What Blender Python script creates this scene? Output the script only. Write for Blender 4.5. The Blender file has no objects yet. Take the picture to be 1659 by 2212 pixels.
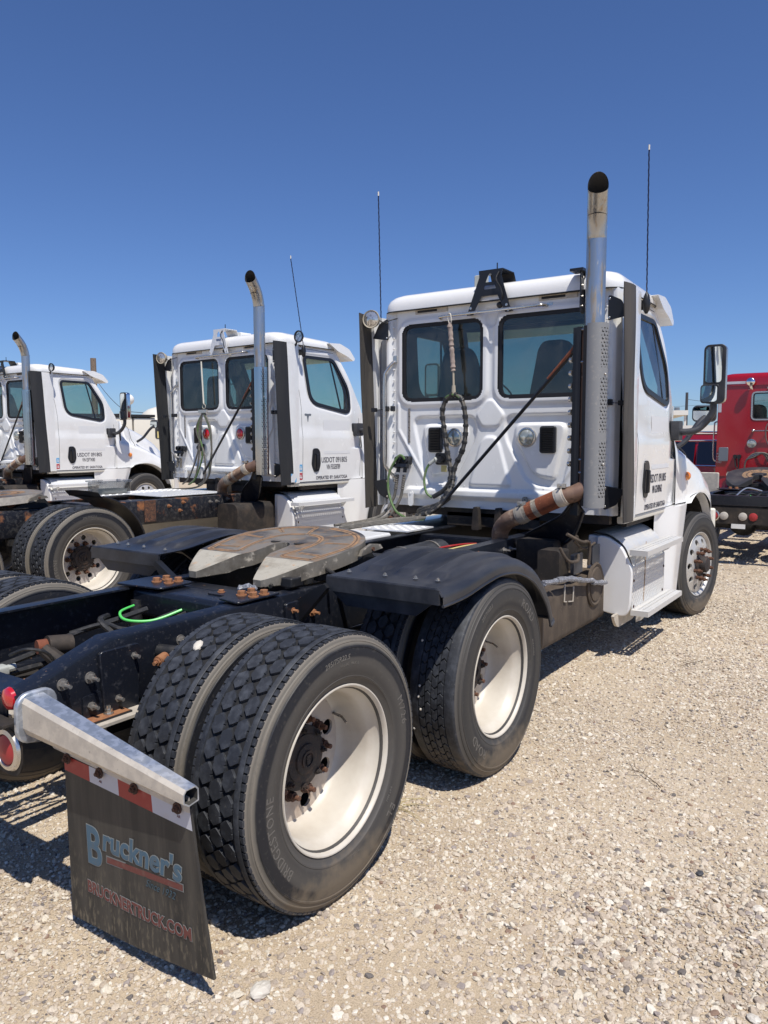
import bpy, bmesh, math, random
import numpy as np
from mathutils import Vector, Matrix, Euler, noise as mnoise
from math import sin, cos, pi, radians, sqrt, atan2, hypot

random.seed(7); rng = np.random.default_rng(7)
scene = bpy.context.scene
COL = scene.collection

# ------------------------------------------------------------------ camera
cam_data = bpy.data.cameras.new("camera")
cam = bpy.data.objects.new("camera", cam_data); COL.objects.link(cam)
yaw, pitch, roll = radians(34.5208), radians(-5.3195), radians(-0.1047)
fw = Vector((cos(pitch)*cos(yaw), cos(pitch)*sin(yaw), sin(pitch)))
rt = Vector((sin(yaw), -cos(yaw), 0.0)); up = rt.cross(fw)
rt2 = rt*cos(roll) + up*sin(roll); up2 = up*cos(roll) - rt*sin(roll)
Mx = Matrix((rt2, up2, -fw)).transposed().to_4x4()
Mx.translation = Vector((-2.1077, -2.8479, 1.6664))
cam.matrix_world = Mx
cam_data.sensor_fit = 'VERTICAL'; cam_data.sensor_height = 24.0
cam_data.lens = 24.0*1661.78/2212.0
cam_data.clip_start = 0.05; cam_data.clip_end = 3000
scene.camera = cam

# ------------------------------------------------------------------ light
SUN_L = Vector((0.28, 0.45, -1.0)).normalized()
world = bpy.data.worlds.new("World"); scene.world = world; world.use_nodes = True
wn = world.node_tree; bg = wn.nodes['Background']
sky = wn.nodes.new('ShaderNodeTexSky'); sky.sky_type = 'NISHITA'; sky.sun_disc = False
sky.sun_elevation = math.asin(-SUN_L.z)
sky.sun_rotation = atan2(-SUN_L.x, -SUN_L.y)
sky.altitude = 900; sky.air_density = 1.0; sky.dust_density = 0.7; sky.ozone_density = 3.0
tintn = wn.nodes.new('ShaderNodeMix'); tintn.data_type = 'RGBA'; tintn.blend_type = 'MULTIPLY'; tintn.inputs[0].default_value = 1.0
tintn.inputs[7].default_value = (.65, .81, 1.13, 1)   # the whole sky a little bluer
wn.links.new(sky.outputs[0], tintn.inputs[6]); wn.links.new(tintn.outputs[2], bg.inputs[0]); bg.inputs[1].default_value = 0.100
scene.cycles.diffuse_bounces = 2
sd = bpy.data.lights.new("sun", 'SUN'); sd.energy = 4.95; sd.angle = radians(0.53); sd.color = (1.0, 0.955, 0.89)
sun = bpy.data.objects.new("sun", sd); COL.objects.link(sun)
sun.rotation_euler = SUN_L.to_track_quat('-Z', 'Y').to_euler(); sun.location = (0, 0, 30)
vs = scene.view_settings
vs.view_transform = 'Standard'; vs.look = 'None'; vs.exposure = 0.0; vs.gamma = 1.0; vs.use_curve_mapping = False

# ------------------------------------------------------------------ materials
MATS = {}
def lin(c): return tuple(c)+(1.0,) if len(c) == 3 else c
def M(name, base=(.5,.5,.5), rough=.5, metal=0.0, layers=(), bump=None, coat=0.0, rvar=0.0, coord='Object', spec=None, emit=None):
    if name in MATS: return MATS[name]
    m = bpy.data.materials.new(name); m.use_nodes = True; nt = m.node_tree; N = nt.nodes; Lk = nt.links
    b = N['Principled BSDF']; b.inputs['Roughness'].default_value = rough; b.inputs['Metallic'].default_value = metal
    if spec is not None: b.inputs['Specular IOR Level'].default_value = spec
    if coat: b.inputs['Coat Weight'].default_value = coat; b.inputs['Coat Roughness'].default_value = .08
    tc = N.new('ShaderNodeTexCoord'); src = tc.outputs[coord]
    rgb = N.new('ShaderNodeRGB'); rgb.outputs[0].default_value = lin(base); cur = rgb.outputs[0]
    rcur = None
    for ly in layers:
        col, sc, lo, hi = ly[:4]; opt = ly[4] if len(ly) > 4 else {}
        nz = N.new('ShaderNodeTexNoise'); nz.inputs['Scale'].default_value = sc
        nz.inputs['Detail'].default_value = opt.get('detail', 6); nz.inputs['Roughness'].default_value = opt.get('r', .62)
        s2 = src
        if 'stretch' in opt:
            mp = N.new('ShaderNodeMapping'); mp.inputs['Scale'].default_value = opt['stretch']; Lk.new(src, mp.inputs[0]); s2 = mp.outputs[0]
        Lk.new(s2, nz.inputs['Vector'])
        mr = N.new('ShaderNodeMapRange'); mr.inputs[1].default_value = lo; mr.inputs[2].default_value = hi
        mr.inputs[4].default_value = opt.get('max', 1.0); Lk.new(nz.outputs['Fac'], mr.inputs[0]); fac = mr.outputs[0]
        if 'zr' in opt:    # stronger between two heights (dirt thrown up from the ground)
            sp = N.new('ShaderNodeSeparateXYZ'); Lk.new(src, sp.inputs[0])
            zm = N.new('ShaderNodeMapRange'); zm.inputs[1].default_value = opt['zr'][0]; zm.inputs[2].default_value = opt['zr'][1]
            Lk.new(sp.outputs[2], zm.inputs[0])
            mu = N.new('ShaderNodeMath'); mu.operation = 'MULTIPLY'; Lk.new(fac, mu.inputs[0]); Lk.new(zm.outputs[0], mu.inputs[1]); fac = mu.outputs[0]
        mx = N.new('ShaderNodeMix'); mx.data_type = 'RGBA'; Lk.new(fac, mx.inputs[0]); Lk.new(cur, mx.inputs[6]); mx.inputs[7].default_value = lin(col)
        cur = mx.outputs[2]
        if opt.get('rough') is not None:
            rm = N.new('ShaderNodeMix'); Lk.new(fac, rm.inputs[0])
            if rcur is None: rm.inputs[2].default_value = rough
            else: Lk.new(rcur, rm.inputs[2])
            rm.inputs[3].default_value = opt['rough']; rcur = rm.outputs[0]
            if metal: 
                mm = N.new('ShaderNodeMath'); mm.operation = 'MULTIPLY_ADD'; Lk.new(fac, mm.inputs[0]); mm.inputs[1].default_value = -metal; mm.inputs[2].default_value = metal
                Lk.new(mm.outputs[0], b.inputs['Metallic'])
    Lk.new(cur, b.inputs['Base Color'])
    if rcur is not None: Lk.new(rcur, b.inputs['Roughness'])
    elif rvar:
        nz = N.new('ShaderNodeTexNoise'); nz.inputs['Scale'].default_value = 9; nz.inputs['Detail'].default_value = 5; Lk.new(src, nz.inputs['Vector'])
        mr = N.new('ShaderNodeMapRange'); mr.inputs[1].default_value=.3; mr.inputs[2].default_value=.7; mr.inputs[3].default_value = rough-rvar; mr.inputs[4].default_value = rough+rvar
        Lk.new(nz.outputs['Fac'], mr.inputs[0]); Lk.new(mr.outputs[0], b.inputs['Roughness'])
    if bump:
        nz = N.new('ShaderNodeTexNoise'); nz.inputs['Scale'].default_value = bump[0]; nz.inputs['Detail'].default_value = 5; Lk.new(src, nz.inputs['Vector'])
        bp = N.new('ShaderNodeBump'); bp.inputs['Strength'].default_value = bump[1]; bp.inputs['Distance'].default_value = bump[2] if len(bump) > 2 else .004
        Lk.new(nz.outputs['Fac'], bp.inputs['Height']); Lk.new(bp.outputs[0], b.inputs['Normal'])
    MATS[name] = m; return m

DUST = (.36,.29,.21); RUST = (.30,.115,.04); RUSTL = (.46,.24,.12)
M('white_paint', (.82,.815,.79), .24, layers=[((.62,.59,.53), 3.0, .50,.80,{'max':.4}), ((.50,.46,.40), 9, .62,.80,{'max':.35,'stretch':(1.5,1.5,.3),'zr':(2.0,1.1)}), ((.45,.42,.37), 60, .68,.78,{'max':.5})], coat=.6, rvar=.05)
M('white_paint_low', (.79,.78,.755), .28, layers=[((.62,.56,.47), 5, .40,.75,{'max':.5,'stretch':(1,1,.4),'zr':(1.0,.3)}), ((.45,.42,.37), 60, .66,.78,{'max':.5})], coat=.4)
M('cream_paint', (.72,.68,.58), .35)
M('red_paint', (.33,.003,.010), .25, layers=[((.40,.10,.08), 7, .6,.8,{'max':.25})], coat=.7)
M('dark_red_paint', (.14,.003,.006), .3, coat=.4)
M('black_frame', (.010,.012,.018), .30, layers=[((.05,.05,.055), 40, .56,.74,{'rough':.6}), (DUST, 130, .66,.74,{'max':.75,'rough':.9}), (RUSTL, 26, .70,.74,{'max':.9,'rough':.95})], bump=(180,.18,.002))
M('rusty_frame', (.012,.013,.018), .38, layers=[((.06,.058,.055), 30, .5,.7,{'rough':.7}), (RUST, 5, .56,.66,{'max':.9,'rough':.95}), (DUST, 110, .62,.72,{'max':.6,'rough':.9})], bump=(150,.25,.002))
M('black_plastic', (.016,.018,.024), .40, layers=[((.075,.075,.080), 6, .40,.72,{'max':.7,'stretch':(.3,1,1),'rough':.55}), (DUST, 300, .70,.76,{'max':.5})], bump=(700,.12,.0008))
M('black_metal', (.012,.013,.016), .38, layers=[(DUST, 120, .68,.76,{'max':.6})])
M('black_rubber_strip', (.050,.045,.040), .62, layers=[((.095,.083,.068), 4, .34,.66,{'stretch':(3,3,.25),'max':.75}), ((.03,.028,.026), 5, .56,.7,{'stretch':(2,2,.4)})])
M('flap_charcoal', (.020,.021,.023), .65, layers=[((.045,.043,.040), 4, .5,.75,{'stretch':(3,3,.3),'max':.5})])
M('car_glass', (.006,.008,.016), .06)
M('plate_dark', (.035,.034,.034), .45, layers=[((.09,.08,.07), 4, .5,.7,{'max':.8})])
M('dark_seam', (.01,.01,.012), .6)
M('rim_white', (.60,.555,.475), .45, layers=[((.46,.39,.31), 6, .42,.72,{'max':.6}), ((.35,.22,.13), 45, .70,.76,{'max':.5})])
M('rim_disc_dirty', (.55,.48,.40), .6, layers=[((.34,.24,.17), 7, .45,.70,{'max':.7}), ((.28,.13,.06), 40, .64,.76,{'max':.7})])
M('rim_steel', (.52,.49,.46), .45, metal=.3, layers=[((.30,.22,.17), 12, .5,.75,{'max':.7,'rough':.8})])
M('rim_alloy', (.60,.58,.54), .42, metal=.45, layers=[((.40,.33,.25), 9, .5,.75,{'max':.5,'rough':.6})])
M('hub_dirty', (.030,.024,.022), .75, layers=[((.085,.045,.028), 22, .50,.70,{'max':.8}), ((.03,.028,.028), 60, .6,.7,{}), (DUST, 100, .68,.75,{'max':.7})], bump=(90,.5,.004))
M('rust', (.12,.055,.032), .9, layers=[((.05,.03,.025), 30, .45,.6,{}), ((.30,.15,.08), 70, .58,.7,{})], bump=(160,.5,.003))
M('rust_orange', (.30,.135,.06), .9, layers=[((.22,.08,.035), 40, .5,.65,{})], bump=(200,.4,.002))
M('bolt_steel', (.33,.31,.28), .45, metal=.7, layers=[(RUST, 90, .58,.68,{'rough':.9}), ((.03,.03,.03), 60, .55,.6,{'rough':.7})])
M('galvanised', (.42,.46,.51), .42, metal=.75, layers=[((.58,.62,.68), 42, .46,.60,{'r':.4}), ((.30,.36,.45), 70, .60,.66,{}), ((.52,.44,.33), 3, .5,.75,{'max':.55,'rough':.8})], bump=(90,.12,.001))
M('galvanised_dusty', (.50,.45,.38), .6, metal=.25, layers=[((.60,.54,.45), 20, .42,.6,{}), ((.34,.30,.25), 60, .62,.72,{})])
M('plate_steel', (.25,.22,.18), .5, metal=.3, layers=[((.075,.068,.062), 4, .42,.60,{'rough':.45,'stretch':(1,.5,1)}), ((.26,.16,.09), 9, .52,.64,{'rough':.9,'max':.7}), ((.30,.19,.115), 30, .64,.72,{'rough':.95})], bump=(70,.25,.002))
M('plate_ramp', (.56,.51,.40), .5, metal=.35, layers=[((.30,.26,.20), 6, .45,.62,{'rough':.7}), ((.42,.24,.13), 14, .62,.72,{'rough':.9}), ((.12,.11,.09), 40, .66,.72,{})], bump=(60,.2,.002))
M('plate_skirt', (.30,.27,.22), .5, metal=.45, layers=[((.12,.105,.085), 5, .42,.66,{'rough':.75}), ((.45,.40,.32), 22, .58,.68,{'rough':.8})])
M('plate_band', (.33,.19,.10), .9, layers=[((.20,.14,.09), 22, .45,.6,{}), ((.42,.27,.15), 50, .6,.7,{})])
M('plate_groove', (.10,.065,.045), .95, layers=[((.14,.08,.05), 40, .5,.65,{})])
M('stack_steel', (.47,.47,.46), .30, metal=.9, layers=[((.42,.32,.20), 7, .54,.66,{'stretch':(3,3,.35),'rough':.6}), ((.30,.24,.17), 14, .60,.70,{'stretch':(2,2,.4),'rough':.8}), ((.38,.45,.54), 5, .5,.7,{'stretch':(3,3,.5)})])
M('stack_inside', (.045,.042,.038), .85)
M('guard_steel', (.27,.27,.265), .5, metal=.25, layers=[((.38,.35,.31), 40, .55,.7,{'max':.6,'rough':.6})], bump=(300,.05,.001))
M('chrome', (.78,.79,.80), .08, metal=1.0)
M('guard_chrome', (.48,.49,.50), .14, metal=1.0)
M('dull_chrome', (.60,.57,.52), .26, metal=.9, layers=[((.36,.28,.2), 60, .62,.7,{'rough':.8})])
M('pipe_rusty', (.26,.17,.115), .65, metal=.2, layers=[((.15,.09,.06), 6, .42,.62,{}), ((.42,.31,.22), 14, .55,.68,{}), ((.10,.08,.07), 24, .62,.68,{})])
M('flex_rust', (.20,.062,.030), .9, layers=[((.16,.05,.025), 18, .45,.6,{}), ((.36,.14,.07), 40, .6,.7,{})])
M('flex_grey', (.27,.24,.20), .7, layers=[((.12,.10,.08), 20, .52,.62,{}), ((.60,.56,.48), 40, .6,.7,{})])
M('stack_brown', (.17,.10,.07), .55, metal=.3, layers=[((.24,.15,.10), 6, .45,.65,{'stretch':(2,2,.4)}), ((.09,.055,.04), 16, .55,.65,{})])
M('alu_plate', (.70,.69,.66), .42, metal=.35, layers=[((.60,.55,.47), 5, .45,.75,{'max':.6,'rough':.7})])
M('rust_streak', (.42,.25,.12), .9)
M('alu_white', (.78,.78,.77), .35, metal=.25)
M('dusty_brown', (.060,.044,.031), .8, layers=[((.12,.09,.062), 6, .42,.70,{'stretch':(1.2,1.2,.45)}), ((.05,.038,.03), 11, .58,.72,{'stretch':(2,2,.3)}), ((.33,.26,.19), 80, .66,.74,{})], bump=(60,.15,.002))
M('dusty_dark', (.022,.018,.015), .75, layers=[((.055,.041,.030), 8, .45,.65,{}), ((.16,.12,.085), 50, .66,.72,{})])
M('interior_dark', (.028,.030,.032), .8)
M('seat_fabric', (.030,.033,.036), .85, layers=[((.05,.052,.055), 90, .5,.6,{})])
M('hose_green', (.085,.16,.045), .5, layers=[((.16,.17,.10), 30, .5,.65,{}), ((.05,.08,.03), 60, .6,.7,{})])
M('hose_grey', (.115,.105,.088), .6, layers=[((.19,.17,.14), 30, .5,.65,{})])
M('hose_black', (.018,.018,.018), .5, layers=[((.06,.055,.05), 40, .5,.7,{})])
M('hose_bright_green', (.10,.60,.12), .4)
M('cable_blue', (.03,.12,.36), .45)
M('cable_copper', (.45,.22,.12), .5)
M('spring_wrap', (.36,.29,.25), .85, layers=[((.24,.19,.16), 20, .5,.65,{})], bump=(60,.6,.006))
M('amber_lens', (.80,.22,.01), .12, coat=1.0, spec=.8)
M('red_lens', (.50,.006,.010), .15, coat=1.0, spec=.8)
M('red_lens_dusty', (.36,.03,.03), .5)
M('white_lens_dusty', (.48,.44,.38), .5)
M('clear_lens', (.42,.43,.36), .10, metal=.35, coat=1.0, layers=[((.70,.72,.66), 26, .5,.6,{})])
M('lamp_glass', (.66,.64,.60), .08, metal=.7, coat=1.0, layers=[((.25,.24,.22), 30, .45,.6,{}), ((.9,.88,.85), 40, .6,.66,{})])
M('lamp_shell', (.42,.37,.28), .5)
M('tape_red', (.33,.018,.018), .45, layers=[((.42,.10,.08), 18, .55,.7,{'max':.5})])
M('tape_white', (.52,.52,.56), .42, layers=[((.45,.40,.35), 12, .55,.7,{'max':.4})])
M('flap_rubber', (.022,.021,.020), .58, layers=[((.065,.058,.048), 8, .42,.70,{'stretch':(1,2.5,.22)}), ((.155,.13,.09), 60, .52,.62,{'stretch':(1,1.3,.35),'zr':(.36,.05),'max':.95}), (DUST, 190, .70,.75,{'max':.5})], bump=(50,.06,.002))
M('print_blue', (.060,.125,.18), .6, layers=[((.09,.12,.14), 30, .5,.7,{})])
M('print_pale', (.22,.23,.215), .6)
M('print_dull_red', (.15,.040,.033), .6, layers=[((.16,.08,.065), 40, .5,.7,{})])
M('print_dim_blue', (.045,.085,.11), .6)
M('print_black', (.015,.013,.03), .5)
M('sticker_blue', (.12,.42,.72), .4)
M('sticker_red', (.50,.02,.04), .4)
M('sticker_white', (.70,.70,.70), .4)
M('emblem_grey', (.22,.24,.26), .4, metal=.5)
M('patch_white', (.70,.70,.695), .45)
M('label_yellow', (.60,.50,.20), .6)
M('antenna_black', (.008,.008,.03), .4)
M('plastic_grey', (.40,.41,.37), .6)
M('plastic_white', (.75,.75,.72), .4)
M('concrete_wood', (.20,.15,.11), .9, layers=[((.12,.09,.07), 20, .5,.6,{})])
M('pole_rust', (.28,.15,.11), .8)
M('wire', (.05,.05,.055), .6)
M('building_wall', (.62,.52,.36), .85)
M('building_trim', (.72,.70,.64), .7)
M('wrap_film', (.19,.195,.21), .25, layers=[((.30,.30,.33), 40, .5,.6,{}), ((.75,.76,.78), 60, .6,.66,{})], bump=(60,1.0,.01))
M('twig', (.12,.085,.055), .9)
M('dry_grass', (.42,.34,.16), .8)
M('mirror_glass', (.80,.86,.84), .02, metal=1.0)
M('suspension_dark', (.013,.013,.014), .55, layers=[((.05,.045,.04), 20, .5,.7,{}), (DUST, 80, .68,.76,{'max':.6})])

def glass(name, tint, gl=.05):
    m = bpy.data.materials.new(name); m.use_nodes = True; nt = m.node_tree; N = nt.nodes
    N.remove(N['Principled BSDF']); out = N['Material Output']
    t = N.new('ShaderNodeBsdfTransparent'); t.inputs[0].default_value = lin(tint)
    g = N.new('ShaderNodeBsdfGlossy'); g.inputs['Roughness'].default_value = .015; g.inputs[0].default_value = (1,1,1,1)
    lw = N.new('ShaderNodeLayerWeight'); pw = N.new('ShaderNodeMath'); pw.operation = 'POWER'; nt.links.new(lw.outputs['Facing'], pw.inputs[0]); pw.inputs[1].default_value = 4.0
    fr = N.new('ShaderNodeMath'); fr.operation = 'MULTIPLY_ADD'; nt.links.new(pw.outputs[0], fr.inputs[0]); fr.inputs[1].default_value = .90; fr.inputs[2].default_value = gl
    mx = N.new('ShaderNodeMixShader'); nt.links.new(fr.outputs[0], mx.inputs[0]); nt.links.new(t.outputs[0], mx.inputs[1]); nt.links.new(g.outputs[0], mx.inputs[2])
    df = N.new('ShaderNodeBsdfDiffuse'); df.inputs[0].default_value = (.45,.43,.40,1); nz = N.new('ShaderNodeTexNoise'); nz.inputs['Scale'].default_value = 5; nz.inputs['Detail'].default_value = 6
    tc = N.new('ShaderNodeTexCoord'); nt.links.new(tc.outputs['Object'], nz.inputs['Vector']); mr = N.new('ShaderNodeMapRange'); mr.inputs[1].default_value = .35; mr.inputs[2].default_value = .75; mr.inputs[3].default_value = .012; mr.inputs[4].default_value = .075; nt.links.new(nz.outputs['Fac'], mr.inputs[0])
    m2 = N.new('ShaderNodeMixShader'); nt.links.new(mr.outputs[0], m2.inputs[0]); nt.links.new(mx.outputs[0], m2.inputs[1]); nt.links.new(df.outputs[0], m2.inputs[2])
    nt.links.new(m2.outputs[0], out.inputs[0]); MATS[name] = m
glass('glass_tint', (.57,.65,.62)); glass('glass_clear', (.68,.79,.71)); glass('glass_dark', (.10,.13,.15))
glass('tub_plastic', (.62,.64,.66))

def tyre_mats():
    # rubber: worn bands by radius from the wheel centre, dust towards the ground
    for nm, stops in (('rubber_side', [(.0,(.060,.055,.049)),(.330,(.075,.068,.060)),(.350,(.050,.046,.042)),(.385,(.072,.066,.058)),(.402,(.062,.057,.051)),(.410,(.010,.011,.015)),(.447,(.010,.011,.015)),(.452,(.11,.10,.083)),(.462,(.20,.175,.14)),(.472,(.12,.108,.088)),(.480,(.20,.175,.142)),(.492,(.10,.09,.078))]),
                      ('rubber_side_b', [(.0,(.038,.036,.034)),(.34,(.055,.051,.046)),(.365,(.020,.020,.022)),(.385,(.045,.042,.038)),(.44,(.032,.031,.030)),(.452,(.075,.068,.060)),(.465,(.050,.047,.042)),(.478,(.10,.09,.078)),(.492,(.070,.064,.056))])):
        m = bpy.data.materials.new(nm); m.use_nodes = True; nt = m.node_tree; N = nt.nodes; L = nt.links; b = N['Principled BSDF']
        b.inputs['Roughness'].default_value = .62
        tc = N.new('ShaderNodeTexCoord'); sp = N.new('ShaderNodeSeparateXYZ'); L.new(tc.outputs['Object'], sp.inputs[0])
        cb = N.new('ShaderNodeCombineXYZ'); L.new(sp.outputs[0], cb.inputs[0]); L.new(sp.outputs[2], cb.inputs[2])
        ln = N.new('ShaderNodeVectorMath'); ln.operation = 'LENGTH'; L.new(cb.outputs[0], ln.inputs[0])
        nz = N.new('ShaderNodeTexNoise'); nz.inputs['Scale'].default_value = 7; nz.inputs['Detail'].default_value = 6; L.new(tc.outputs['Object'], nz.inputs['Vector'])
        ad = N.new('ShaderNodeMath'); ad.operation = 'MULTIPLY_ADD'; L.new(nz.outputs['Fac'], ad.inputs[0]); ad.inputs[1].default_value = .012; L.new(ln.outputs['Value'], ad.inputs[2])
        mr = N.new('ShaderNodeMapRange'); mr.inputs[1].default_value = .28; mr.inputs[2].default_value = .52; L.new(ad.outputs[0], mr.inputs[0])
        cr = N.new('ShaderNodeValToRGB'); L.new(mr.outputs[0], cr.inputs[0])
        el = cr.color_ramp.elements
        while len(el) > 1: el.remove(el[-1])
        el[0].position = 0; el[0].color = lin(stops[0][1])
        for r_, c_ in stops[1:]:
            e = el.new(min(1, max(0, (r_+.006-.28)/.24))); e.color = lin(c_)
        n2 = N.new('ShaderNodeTexNoise'); n2.inputs['Scale'].default_value = 26; n2.inputs['Detail'].default_value = 6; L.new(tc.outputs['Object'], n2.inputs['Vector'])
        zr = N.new('ShaderNodeMapRange'); zr.inputs[1].default_value = -.26; zr.inputs[2].default_value = -.47; L.new(sp.outputs[2], zr.inputs[0])
        s_ = N.new('ShaderNodeMath'); s_.operation = 'ADD'; L.new(zr.outputs[0], s_.inputs[0]); L.new(n2.outputs['Fac'], s_.inputs[1])
        m2 = N.new('ShaderNodeMapRange'); m2.inputs[1].default_value = .72; m2.inputs[2].default_value = 1.15; m2.inputs[4].default_value = .85; L.new(s_.outputs[0], m2.inputs[0])
        mx = N.new('ShaderNodeMix'); mx.data_type = 'RGBA'; L.new(m2.outputs[0], mx.inputs[0]); L.new(cr.outputs[0], mx.inputs[6]); mx.inputs[7].default_value = lin((.16,.125,.085))
        # scuffs
        n3 = N.new('ShaderNodeTexNoise'); n3.inputs['Scale'].default_value = 60; n3.inputs['Detail'].default_value = 8; L.new(tc.outputs['Object'], n3.inputs['Vector'])
        m3 = N.new('ShaderNodeMapRange'); m3.inputs[1].default_value = .58; m3.inputs[2].default_value = .75; m3.inputs[4].default_value = .4; L.new(n3.outputs['Fac'], m3.inputs[0])
        mx2 = N.new('ShaderNodeMix'); mx2.data_type = 'RGBA'; L.new(m3.outputs[0], mx2.inputs[0]); L.new(mx.outputs[2], mx2.inputs[6]); mx2.inputs[7].default_value = lin((.10,.09,.075))
        L.new(mx2.outputs[2], b.inputs['Base Color']); MATS[nm] = m
tyre_mats()
M('rubber_tread', (.021,.023,.028), .62, layers=[((.055,.060,.070), 24, .45,.7,{}), ((.10,.098,.09), 90, .62,.72,{}), ((.13,.10,.07), 18, .45,.6,{'zr':(-.2,-.42),'max':.9})], bump=(220,.3,.001))
M('rubber_groove', (.012,.012,.013), .8, layers=[((.07,.058,.042), 18, .45,.6,{'zr':(-.2,-.42),'max':.9})])
M('rubber_letter', (.13,.12,.105), .6, layers=[((.12,.095,.065), 26, .40,.6,{'zr':(-.25,-.42),'max':.9})])

# ------------------------------------------------------------------ mesh builder
class MB:
    def __init__(s): s.v = []; s.f = []; s.m = []; s.cur = 0
    def add(s, vs, fs, mi=None):
        o = len(s.v); s.v.extend([tuple(map(float, p)) for p in vs])
        s.f.extend([tuple(o+i for i in f) for f in fs]); s.m.extend([s.cur if mi is None else mi]*len(fs)); return s
    def box(s, x0, x1, y0, y1, z0, z1, T=None, mi=None):
        vs = [(x,y,z) for x in (x0,x1) for y in (y0,y1) for z in (z0,z1)]
        if T is not None: vs = [tuple(T @ Vector(p)) for p in vs]
        return s.add(vs, [(0,1,3,2),(4,6,7,5),(0,4,5,1),(2,3,7,6),(0,2,6,4),(1,5,7,3)], mi)
    def bbox(s, c, size, rot=(0,0,0), mi=None):
        T = Matrix.Translation(c) @ Euler(rot).to_matrix().to_4x4(); a = [d/2 for d in size]
        return s.box(-a[0],a[0],-a[1],a[1],-a[2],a[2], T, mi)
    def rbox(s, x0,x1,y0,y1,z0,z1, r, axis='x', n=4, mi=None, T=None):   # box with corners rounded about one axis
        a,b = {'x':((y0,y1),(z0,z1)),'y':((x0,x1),(z0,z1)),'z':((x0,x1),(y0,y1))}[axis]
        pts = rrect(a[0],a[1],b[0],b[1],r,n)
        lo,hi = {'x':(x0,x1),'y':(y0,y1),'z':(z0,z1)}[axis]
        return s.prism(pts, axis, lo, hi, mi, T)
    def prism(s, pts, axis, lo, hi, mi=None, T=None):
        def mk(p, h): return {'x':(h,p[0],p[1]),'y':(p[0],h,p[1]),'z':(p[0],p[1],h)}[axis]
        n = len(pts); vs = [mk(p,lo) for p in pts]+[mk(p,hi) for p in pts]
        if T is not None: vs = [tuple(T @ Vector(p)) for p in vs]
        fs = [tuple(range(n))[::-1], tuple(range(n,2*n))]+[(i,(i+1)%n,n+(i+1)%n,n+i) for i in range(n)]
        return s.add(vs, fs, mi)
    def tube(s, pts, r, n=10, caps=True, mi=None, flat=None):
        P = [Vector(p) for p in pts]; m = len(P); rs = r if hasattr(r,'__len__') else [r]*m
        tang = [(P[min(i+1,m-1)]-P[max(i-1,0)]).normalized() for i in range(m)]
        up = Vector((0,0,1)) if abs(tang[0].z) < .9 else Vector((1,0,0))
        u = tang[0].cross(up).normalized(); vs = []
        for i in range(m):
            t = tang[i]; u = (u - t*u.dot(t)).normalized(); w = t.cross(u)
            for k in range(n):
                a = 2*pi*k/n; vs.append(P[i]+(u*cos(a)+w*sin(a)*(flat or 1))*rs[i])
        fs = [(i*n+k, i*n+(k+1)%n, (i+1)*n+(k+1)%n, (i+1)*n+k) for i in range(m-1) for k in range(n)]
        if caps: fs += [tuple(range(n))[::-1], tuple(range((m-1)*n, m*n))]
        return s.add(vs, fs, mi)
    def cyl(s, a, b, r, n=16, caps=True, mi=None, r2=None): return s.tube([a,b], [r, r if r2 is None else r2], n, caps, mi)
    def lathe(s, prof, axis='y', c=(0,0,0), n=32, mi=None, closed=False):   # prof: (radius, height)
        vs = []
        for (r,h) in prof:
            for k in range(n):
                a = 2*pi*k/n
                p = {'y':(r*cos(a),h,r*sin(a)),'x':(h,r*cos(a),r*sin(a)),'z':(r*cos(a),r*sin(a),h)}[axis]
                vs.append((p[0]+c[0],p[1]+c[1],p[2]+c[2]))
        m = len(prof); fs = []
        for i in range(m-1 if not closed else m):
            j = (i+1)%m
            for k in range(n): fs.append((i*n+k, j*n+k, j*n+(k+1)%n, i*n+(k+1)%n))
        return s.add(vs, fs, mi)
    def ball(s, c, r, n=12, mi=None, sc=(1,1,1)):
        pr = [(max(1e-4, r*sin(pi*i/8)), r*cos(pi*i/8)) for i in range(9)]; o = len(s.v)
        s.lathe(pr, 'z', (0,0,0), n, mi)
        for i in range(o, len(s.v)): p = s.v[i]; s.v[i] = (c[0]+p[0]*sc[0], c[1]+p[1]*sc[1], c[2]+p[2]*sc[2])
        return s
    def bolt(s, c, d, r=.012, h=.012, stud=.02, rs=None, mi=None):   # hex nut on a stud along d
        c = Vector(c); d = Vector(d).normalized()
        s.cyl(c, c+d*h*.25, r*1.35, 12, True, mi); s.cyl(c+d*h*.25, c+d*h, r, 6, True, mi)
        if stud: s.cyl(c+d*h, c+d*(h+stud), rs or r*.55, 8, True, mi)
        return s
    def grid(s, nu, nv, fn, mi=None, mask=None):
        vs = [fn(i/(nu-1), j/(nv-1)) for i in range(nu) for j in range(nv)]
        fs = [(i*nv+j,(i+1)*nv+j,(i+1)*nv+j+1,i*nv+j+1) for i in range(nu-1) for j in range(nv-1) if mask is None or mask((i+.5)/(nu-1),(j+.5)/(nv-1))]
        return s.add(vs, fs, mi)
    def ring(s, outer, inner, axis, lo, hi, mi=None):    # frame between two outlines with the same number of points
        n = len(outer)
        def mk(p,h): return {'x':(h,p[0],p[1]),'y':(p[0],h,p[1]),'z':(p[0],p[1],h)}[axis]
        vs = [mk(p,lo) for p in outer]+[mk(p,lo) for p in inner]+[mk(p,hi) for p in outer]+[mk(p,hi) for p in inner]; fs = []
        for i in range(n):
            j = (i+1)%n
            fs += [(i,j,n+j,n+i),(2*n+i,3*n+i,3*n+j,2*n+j),(i,2*n+i,2*n+j,j),(n+i,n+j,3*n+j,3*n+i)]
        return s.add(vs, fs, mi)
    def mirror_y(s):
        o = MB(); o.v = [(p[0],-p[1],p[2]) for p in s.v]; o.f = [f[::-1] for f in s.f]; o.m = list(s.m); return o
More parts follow.
